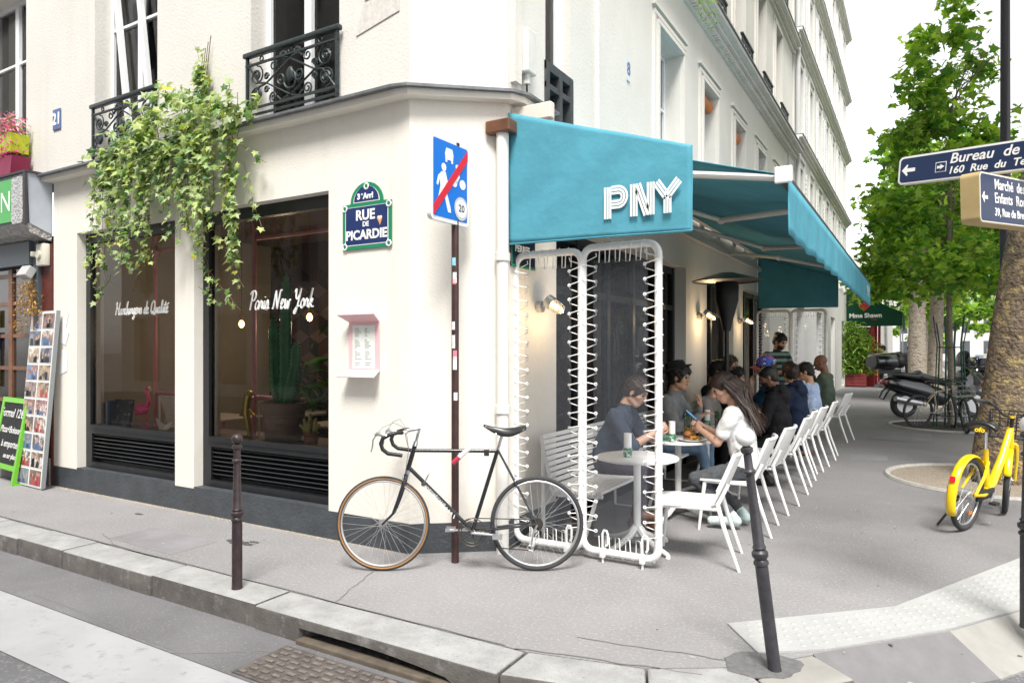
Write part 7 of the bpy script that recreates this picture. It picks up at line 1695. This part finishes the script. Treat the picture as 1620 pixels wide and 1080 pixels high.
def script(txt, x0, x1, z, label):
    tot = sum(GLY[c][0] for c in txt); k = (x1-x0)/tot; m = MB(); x = x0; hz = k*1.25
    for c in txt:
        for st in GLY[c][1]:
            p = cr(st) if len(st) > 2 else [Vector(q) for q in st]
            m.tube([(x + (q.x + .22*q.y)*k, .120, z + q.y*hz) for q in p], .0078, 5)
        x += GLY[c][0]*k
    m.build('window_lettering', WHT, None, label=label, cat='lettering')
script('Paris New York', -2.66, -1.80, 1.975, 'white script lettering Paris New York on the window with the big cactus')
script('Hamburgers de Qualité', -4.90, -3.93, 1.985, 'white script lettering Hamburgers de Qualité on the window with the flamingo')
# ------------------------------------------------------------------ window display and interior
ca = thing('potted_cactus', 'tall three-armed cactus in a brown ribbed pot inside the window', 'cactus', (-2.58, .47, .70))
POT = M('brown_pot', (.26, .17, .125), .6, var=.15, vscale=5)
MB().lathe([(.17, 0), (.205, .30), (.225, .30), (.235, .38), (.225, .385), (.21, .36)], 30).build('pot', POT, ca, smooth=True)
for z in (.06, .12, .18, .24): MB().torus((0, 0, z), .172+.034*z/.3, .004, (0, 0, 1), n=30, k=5).build('pot_rib', POT, ca, smooth=True)
MB().cyl((0, 0, .34), (0, 0, .36), .20, n=24).build('soil', M('soil', (.03, .02, .015), .95), ca)
CAC = M('cactus_green', (.06, .21, .09), .5, var=.3, vscale=7)
def cactus_arm(pts, r, name='stem'):
    m = MB(); P = cr([Vector(p) for p in pts], 6); n = 16; k = len(P)
    m.tube([tuple(p) for p in P], [r*(1 if i < k-3 else (k-1-i)*.28+.15) for i in range(k)], n)
    for i in range(k):
        c = P[i]
        for j in range(n):
            v = Vector(m.v[i*n+j]); m.v[i*n+j] = tuple(c + (v-c)*(1.18 if j % 4 == 0 else .78 if j % 4 == 2 else .95))
    o = m.build(name, CAC, ca, smooth=True, ang=80)
    sp = MB(); 
    for i in range(0, k-1):
        for j in range(0, n, 4):
            v = Vector(m.v[i*n+j]); d = (v-P[i]).normalized(); sp.ball(v + d*.002, .005, 4)
    sp.build('spines', M('spine', (.55, .5, .32), .7), o, kind='stuff')
cactus_arm([(.02, 0, .34), (.03, 0, .8), (.03, 0, 1.3), (.04, 0, 1.66)], .062); cactus_arm([(-.06, .02, .34), (-.12, 0, .55), (-.14, 0, .95), (-.15, 0, 1.24)], .052); cactus_arm([(.08, -.02, .34), (.13, -.02, .55), (.19, -.02, .80), (.21, -.02, 1.0)], .055)
cactus_arm([(-.11, .05, .34), (-.13, .05, .6), (-.15, .05, .8)], .04); cactus_arm([(.10, .06, .34), (.13, .06, .6), (.19, .05, .76)], .04)
s2 = thing('small_cactus', 'small bristly cactus in a terracotta pot inside the window', 'cactus', (-2.12, .40, .70))
MB().lathe([(.055, 0), (.07, .09), (.078, .09), (.078, .115), (.068, .115)], 20).build('pot', M('terracotta', (.36, .12, .06), .8), s2, smooth=True)
for dx, dy, a, l in ((0, 0, 0, .19), (.03, .0, 18, .16), (-.03, 0, -22, .15), (.02, .02, 40, .12), (-.04, .0, -52, .13), (.0, -.03, 8, .12)):
    d = Vector((math.sin(R(a)), -.1, math.cos(R(a)))); MB().tube([tuple(Vector((dx, dy, .11)) + d*l*t) for t in (0, .3, .7, .95, 1)], [.016, .02, .02, .014, .004], 8).build('stem', M('cactus_yellow', (.40, .36, .12), .7, bump=.6, bscale=90), s2, smooth=True)
fl_ = thing('flamingo_figure', 'bright pink flamingo figure inside the left window', 'figurine', (-4.82, .40, .70)); HP = M('hot_pink', (.80, .07, .24), .35)
MB().ball((-.03, 0, .22), (.11, .06, .065), 16).tube([(-.10, 0, .20), (-.16, 0, .15)], [.05, .012], 8).build('body', HP, fl_, smooth=True)
MB().tube([tuple(p) for p in cr([Vector(q) for q in ((.05, 0, .24), (.10, 0, .30), (.085, 0, .36), (.055, 0, .42), (.06, 0, .47), (.09, 0, .475))])], .019, 10).ball((.075, 0, .475), (.03, .024, .025), 10).build('neck', HP, fl_, smooth=True)
MB().tube([(.10, 0, .475), (.13, 0, .455), (.128, 0, .425)], [.015, .012, .004], 8).build('beak', M('beak_yellow', (.75, .6, .2), .5), fl_, smooth=True)
for dx in (-.02, .02): MB().cyl((dx, dx, .01), (dx, dx, .18), .006, n=6).build('leg', HP, fl_)
MB().cyl((0, 0, 0), (0, 0, .012), .07, n=18).build('base', HP, fl_)
bk_ = thing('book_display', 'dark cookbooks standing in the corner of the left window', 'books', (-5.22, .36, .70)); bk_.rotation_euler = (0, 0, R(14))
MB().bevbox(-.12, .14, -.02, .02, 0, .32, .004, X=Matrix.Rotation(R(-10), 4, 'X')).build('book', M('cover_dark', (.03, .03, .035), .4, stain=((.45, .45, .46), 18, .56, .64), var=.3), bk_)
for i, c in enumerate(((.03, .10, .30), (.6, .6, .6), (.05, .05, .06))): MB().bevbox(-.17-.03*i, -.145-.03*i, -.02, .18, 0, .30-.01*i, .003).build('book', M('spine_%d' % i, c, .5), bk_)
bd = thing('paper_bird', 'white folded bird ornament inside the left window', 'figurine', (-4.32, .33, .70))
MB().add([(-.10, 0, .04), (.10, 0, .04), (0, -.05, .0), (0, .05, .0), (.15, 0, .13), (-.16, 0, .15), (-.02, -.09, .16), (.04, .09, .16), (.02, 0, .07)], [(0, 2, 8), (2, 1, 8), (1, 3, 8), (3, 0, 8), (1, 4, 8), (0, 5, 8), (2, 6, 8), (3, 7, 8), (0, 3, 2), (1, 2, 3)]).build('bird', M('porcelain', (.78, .77, .74), .35), bd)
dl = thing('gold_figure', 'gilded leaping fish figure inside the right window', 'figurine', (-3.06, .42, .70)); GLD = M('gilt', (.45, .32, .07), .35, .8)
MB().tube([tuple(p) for p in cr([Vector(q) for q in ((.04, 0, .02), (.02, 0, .12), (-.01, 0, .24), (.0, 0, .36), (.03, 0, .44), (.06, 0, .46))])], [.025]*4 + [.03]*6 + [.04]*8 + [.045]*4 + [.035]*3 + [.015], 10).build('body', GLD, dl, smooth=True)
MB().prism([(-.05, .28), (-.13, .22), (-.02, .22)], -.006, .006, 'y').prism([(.03, .30), (.12, .24), (.03, .24)], -.006, .006, 'y').build('fin', GLD, dl); MB().lathe([(.06, 0), (.05, .02), (.03, .04)], 16).build('base', GLD, dl, smooth=True)
# pink pipes, mesh seat panels, tables, bulbs
for x, y in ((-3.20, .62), (-4.95, .62)):
    pf = thing('pink_pipe_frame', ['pink pipe frame with wire mesh seat back behind the gold figure', 'pink pipe frame with wire mesh seat back behind the flamingo'][x < -4], 'partition', (x, y, .02))
    MB().cyl((0, 0, 0), (0, 0, 3.15), .022, n=12).build('upright', PINK, pf, smooth=True); MB().cyl((0, .02, 2.75), (1.2, .02, 2.75), .02, n=10).cyl((0, .02, 1.08), (.75, .02, 1.08), .02, n=10).build('rail', PINK, pf, smooth=True)
    fr_ = MB(); 
    for a, b in (((.05, .55), (.72, .55)), ((.05, 1.03), (.72, 1.03)), ((.05, .55), (.05, 1.03)), ((.72, .55), (.72, 1.03))): fr_.cyl((a[0], .02, a[1]), (b[0], .02, b[1]), .012, n=6)
    o = fr_.build('mesh_frame', WHITEM, pf); wm = MB()
    for k in range(34):
        t = k/33
        for sx in (-1, 1):
            x0_ = .05 + (t*1.15-.24*(sx > 0))*.67; p0, p1 = Vector((x0_, .02, .55)), Vector((x0_ + sx*.25, .02, 1.03))
            if .05 <= p0.x <= .72 and .05 <= p1.x <= .72: wm.cyl(p0, p1, .0035, n=4, caps=False)
    wm.build('wire_mesh', WHITEM, o, kind='stuff')
def int_table(label, x, y):
    t = thing('dining_table', label, 'table', (x, y, .02), 0, 'pink-legged tables inside'); MB().bevbox(-.45, .45, -.3, .3, .74, .77, .006).build('table_top', M('pale_table', (.55, .5, .42), .4), t)
    for sx in (-.4, .4):
        for sy in (-.25, .25): MB().cyl((sx, sy, 0), (sx, sy, .74), .018, n=8).build('leg', PINK, t, smooth=True)
int_table('pale table on pink legs beside the big cactus', -2.55, 1.35); int_table('pale table on pink legs behind the flamingo', -4.55, 1.2); int_table('pale table on pink legs deep in the room', -4.2, 2.2)
tumbler('napkin roll holder on the indoor table near the cactus', -2.62, 1.15, .795)
person('woman with dark hair and glasses seated inside behind the cactus', (-3.05, 1.75, 0), R(-15), TAN, BLKC, BLKC, SHB, DK, lean=.15, headp=.4, heady=0, sleeve='long', hairstyle='thick', female=True, h=.011)
PB = M('pendant_glow', (1, .55, .2), .4, emit=3)
for lb, x, y, z in (('glowing pendant bulb above the indoor table by the cactus', -2.95, 1.15, 1.95), ('glowing pendant bulb behind the pink pipe', -4.15, 1.2, 1.90), ('glowing pendant bulb deep in the dining room', -4.6, 2.2, 2.0)):
    t = thing('pendant_lamp', lb, 'pendant lamp', (x, y, z), 0, 'bare pendant bulbs inside'); MB().cyl((0, 0, .07), (0, 0, 3.2-z), .003, n=5).build('cord', BLACKM, t); MB().cyl((0, 0, .05), (0, 0, .13), .018, n=10).build('socket', M('brass', (.4, .26, .08), .35, .8), t, smooth=True); MB().lathe([(.012, .055), (.032, .02), (.034, 0), (.02, -.03), (.004, -.036)], 14).build('bulb', PB, t, smooth=True)
    l = bpy.data.lights.new('bulb_light', 'POINT'); l.energy = 3; l.color = (1, .75, .52); l.shadow_soft_size = .05; lo = bpy.data.objects.new('bulb_light', l); COL.objects.link(lo); lo.parent = t; lo.location = (0, 0, -.09)
for lb, x, y, s in (('leafy dark green plant behind the gold figure', -4.3, 2.5, .5), ('broad-leaved plant in the middle of the dining room', -3.55, 2.6, .42)):
    t = thing('indoor_plant', lb, 'plant', (x, y, .02), 0, 'plants inside'); MB().lathe([(.12, 0), (.16, .5), (.14, .5)], 16).build('pot', POT, t, smooth=True)
    leaf_mass(120, lambda r: (r.gauss(0, s*.5), r.gauss(0, s*.4), .75 + abs(r.gauss(0, s*.8))), .32, [(.04, .12, .03), (.07, .2, .04), (.03, .08, .025)], rs).build('foliage', LEAF, t, kind='stuff')
# a few lights and diners' clutter seen through the terrace doors
nl = thing('neon_strip', 'turquoise neon strip glowing inside behind the near wind screen', 'neon light', (-.7, 2.65, 1.05)); MB().bevbox(-.02, .02, -.035, .035, 0, .62, .01).build('tube', M('neon_teal', (.20, .75, .80), .4, emit=1.6), nl)

# ------------------------------------------------------------------ neighbouring shop at the left edge
SF = thing('pizza_shopfront', 'dark timber shopfront with a green sign under a grey metal canopy', 'shopfront', (-7.5, 0, 0)); SF.location = (0, 0, 0)
GM = M('canopy_grey', (.42, .45, .50), .6, var=.08, vscale=4); DKM = M('canopy_dark', (.05, .045, .05), .6)
MB().prism([(-.24, 3.06), (-.27, 3.64), (.0, 3.64), (.0, 2.96), (-.1, 3.0)], -14, -6.0, 'x').build('canopy', GM, SF)
MB().box(-14, -5.98, -.30, .0, 3.641, 3.665).box(-6.03, -5.985, -.30, -.27, 3.04, 3.64).build('canopy_edge', DKM, SF)
MB().prism([(-.22, 2.95), (-.30, 3.05), (-.20, 3.06), (0, 2.97), (0, 2.88)], -14, -6.01, 'x').build('crumpled_flashing', M('crumpled_foil', (.40, .39, .38), .45, .6, var=.4, vscale=14, bump=1, bscale=25, dist=.04), SF)
MB().box(-14, -6.30, -.285, -.275, 3.10, 3.60).build('green_sign', M('shop_green', (.04, .36, .06), .35), SF)
MB().prism(rrect(.13, .27, .05), -.30, -.277, 'y', X=Matrix.Translation((-6.17, 0, 3.33))).build('sign_end', M('foil_wrap', (.55, .55, .54), .4, .5, var=.3, vscale=10, bump=1, bscale=30, dist=.03), SF)
text('N', .34, WHT, SF, (-6.47, -.288, 3.33), (R(90), 0, 0)); text('ITALIE', .34, WHT, SF, (-7.35, -.288, 3.33), (R(90), 0, 0))
MB().box(-14, -5.98, .02, .10, 0, 2.95).build('back_wall', M('shop_dark_timber', (.05, .022, .016), .5, var=.3, vscale=4), SF)
MB().box(-6.32, -6.2, -.06, .02, 0, 2.9).build('pilaster', M('blue_grey_paint', (.07, .085, .10), .5), SF); MB().box(-14, -6.33, -.10, .02, 2.62, 2.9).build('fascia', MATS['blue_grey_paint'], SF)
MB().box(-6.2, -5.98, -.02, .02, 0, 2.85).build('side_panel', M('red_brown_panel', (.10, .022, .016), .45, var=.2), SF); MB().box(-14, -6.0, -.04, .02, 0, .32).build('stall_riser', M('grey_step', (.25, .25, .25), .9, var=.2), SF)
dr = MB()
for x in (-6.45, -7.0, -7.55): dr.box(x, x+.09, -.03, .02, .32, 2.6)
for z in (.55, .95, 1.35, 1.75, 2.15, 2.5): dr.box(-7.55, -6.36, -.025, .018, z, z+.045)
dr.build('glazed_door', WOODBR, SF); MB().add([(-7.5, -.005, .55), (-6.4, -.005, .55), (-6.4, -.005, 2.6), (-7.5, -.005, 2.6)], [(0, 1, 2, 3)]).build('pane', M('dark_pane', (.03, .025, .022), .1, spec=.7), SF)
for z, c in ((2.0, (.7, .6, .1)), (1.72, (.1, .12, .4)), (1.5, (.7, .7, .68)), (1.25, (.65, .55, .15))): MB().box(-7.45, -7.22, -.035, -.031, z-.12, z+.1).build('notice', M('notice_%d' % int(z*100), c, .7, var=.3, vscale=30), SF)
al = thing('alarm_siren', 'cream alarm siren box under the grey canopy', 'alarm box', (-6.09, -.04, 2.72)); MB().bevbox(-.09, .09, -.06, .02, -.13, .13, .015).cyl((0, -.06, 0), (0, -.085, 0), .045, n=16).bevbox(-.13, -.09, -.10, -.02, -.02, .04, .008).build('box', M('siren_cream', (.62, .59, .50), .5), al, smooth=True)
fb = thing('flood_lamp', 'small floodlight with dried golden garland by the shop door', 'lamp', (-6.34, -.12, 2.52)); MB().bevbox(-.10, .10, -.05, .05, -.07, .07, .012, X=Matrix.Rotation(R(-30), 4, 'X')).build('lamp_body', M('lamp_grey', (.45, .45, .45), .5), fb)
leaf_mass(520, lambda r: (lambda t, s: (s*(.05+.13*t) + r.gauss(0, .035), r.gauss(0, .04), -.1 - .62*t*(1 if s < 0 else .65)))(r.random(), r.choice((-1, 1))), .05, [(.45, .24, .04), (.55, .33, .08), (.25, .14, .03)], rs).build('garland', attrM('dried_leaf', .6), fb, kind='stuff')
# leaning photo board
pbd = thing('photo_board', 'tall board of snapshots leaning against the shop wall', 'photo board', (-6.09, -.20, 0)); pbd.rotation_euler = (R(-4.5), 0, R(-3))
MB().bevbox(-.33, .33, -.012, .012, .01, 2.06, .004).build('panel', M('board_white', (.62, .62, .62), .6), pbd); MB().box(.33, .345, -.02, .02, .02, 2.06).build('edge_strip', M('grey_strip', (.25, .27, .28), .5), pbd)
for r_ in range(10):
    for c_ in range(2):
        z = .03 + r_*.202; x = -.315 + c_*.318; k = rs.randint(0, 5); base = [(.22, .13, .10), (.30, .22, .2), (.12, .09, .09), (.18, .2, .26), (.34, .25, .16), (.25, .12, .12)][k]
        MB().box(x, x+.30, -.0155, -.0128, z, z+.19).build('photo_edge', PAPER, pbd)
        mt = M('snapshot_%d' % (r_*2+c_), base, .35, var=.6, vscale=rs.uniform(7, 12), stain=(((.55, .38, .30), (.10, .25, .42), (.65, .62, .58), (.04, .03, .04))[rs.randint(0, 3)], rs.uniform(7, 13), .52, .56))
        MB().box(x+.008, x+.292, -.018, -.0158, z+.008, z+.182).build('photo', mt, pbd)
        fm_ = MB()
        for q in range(rs.randint(2, 4)):
            fx, fz = x + .05 + rs.uniform(0, .2), z + .09 + rs.uniform(-.02, .05); fm_.prism([(fx + .016*math.cos(R(45*i)), fz + .021*math.sin(R(45*i))) for i in range(8)], -.0192, -.0182, 'y', mi=0); fm_.prism([(fx-.035, z+.01), (fx+.035, z+.01), (fx+.028, fz-.03), (fx, fz-.02), (fx-.028, fz-.03)], -.0189, -.0182, 'y', mi=1)
        fm_.build('printed_figures', [M('print_skin', (.5, .3, .22), .4), [BLACKM, M('print_redcloth', (.4, .05, .06), .4), M('print_blue', (.08, .15, .3), .4)][rs.randint(0, 2)]], pbd, kind='stuff')
cb = thing('chalkboard', 'green framed chalkboard A-board with a handwritten pizza offer', 'chalkboard', (-6.72, -.22, 0)); cb.rotation_euler = (R(-9), 0, R(-6)); LIME = M('lime_paint', (.16, .50, .03), .4)
MB().box(-.40, -.34, -.02, .02, 0, 1.02).box(.34, .40, -.02, .02, 0, 1.02).box(-.34, .34, -.019, .019, .96, 1.02).box(-.34, .34, -.019, .019, .16, .22).build('frame', LIME, cb); MB().box(.36, .41, .02, .30, 0, .03).cyl((.385, .03, .98), (.385, .32, .02), .025, n=6).cyl((-.385, .03, .98), (-.385, .32, .02), .025, n=6).build('rear_leg', LIME, cb)
MB().box(-.34, .34, -.008, .008, .22, .96).build('slate', M('chalk_slate', (.012, .013, .015), .7, var=.4, vscale=6), cb)
CHK = M('chalk', (.75, .75, .72), .9)
for t_, z, s in (('Formul 12€', .83, .15), ('Pizza+Boisson', .63, .115), ('à emporter', .46, .12), ('ou sur place', .32, .085)): text(t_, s, CHK, cb, (.33, -.0095, z), (R(90), 0, 0), shear=.2, align='RIGHT', bold=.001)
# window box over the shop
for lb, x, z, w, c, fc in (('magenta planter with pink flowers on the ledge over the shop', -6.78, 3.69, .36, M('magenta_box', (.25, .012, .06), .5), (.62, .03, .26)), ('lime green pot with pale pink flowers above the magenta planter', -6.60, 3.96, .15, M('lime_pot', (.45, .50, .02), .4), (.75, .22, .36))):
    t = thing('flower_box', lb, 'flower pot', (x, -.14, z), 0, 'flower pots on the shop ledge'); MB().prism([(-w*.85, 0), (w*.85, 0), (w, .22), (-w, .22)], -.10, .10, 'y').build('pot', c, t)
    leaf_mass(150, lambda r: (r.uniform(-w, w), r.gauss(0, .06), .22 + abs(r.gauss(.05, .08))), .075, GREENS, rs).build('foliage', LEAF, t, kind='stuff'); leaf_mass(420, lambda r: (r.uniform(-w, w), r.gauss(-.05, .07), .22 + abs(r.gauss(.09, .07))), .055, [fc, tuple(min(1, v*1.4) for v in fc)], rs).build('blossom', attrM('petal', .6), t, kind='stuff')

tp_ = thing('torn_paper', 'scraps of torn white paper stuck to the cream wall by the photo board', 'paper scrap', (-5.72, -.003, 1.85))
for pts in ([(-.10, -.16), (.02, -.2), (.10, -.05), (.03, .0), (.09, .18), (-.02, .10), (-.09, .2), (-.05, .02)], [(-.12, -.55), (.05, -.5), (.08, -.28), (-.06, -.25)]):
    MB().prism(pts, -.003, .0, 'y').build('scrap', M('scrap_white', (.82, .82, .82), .9), tp_)
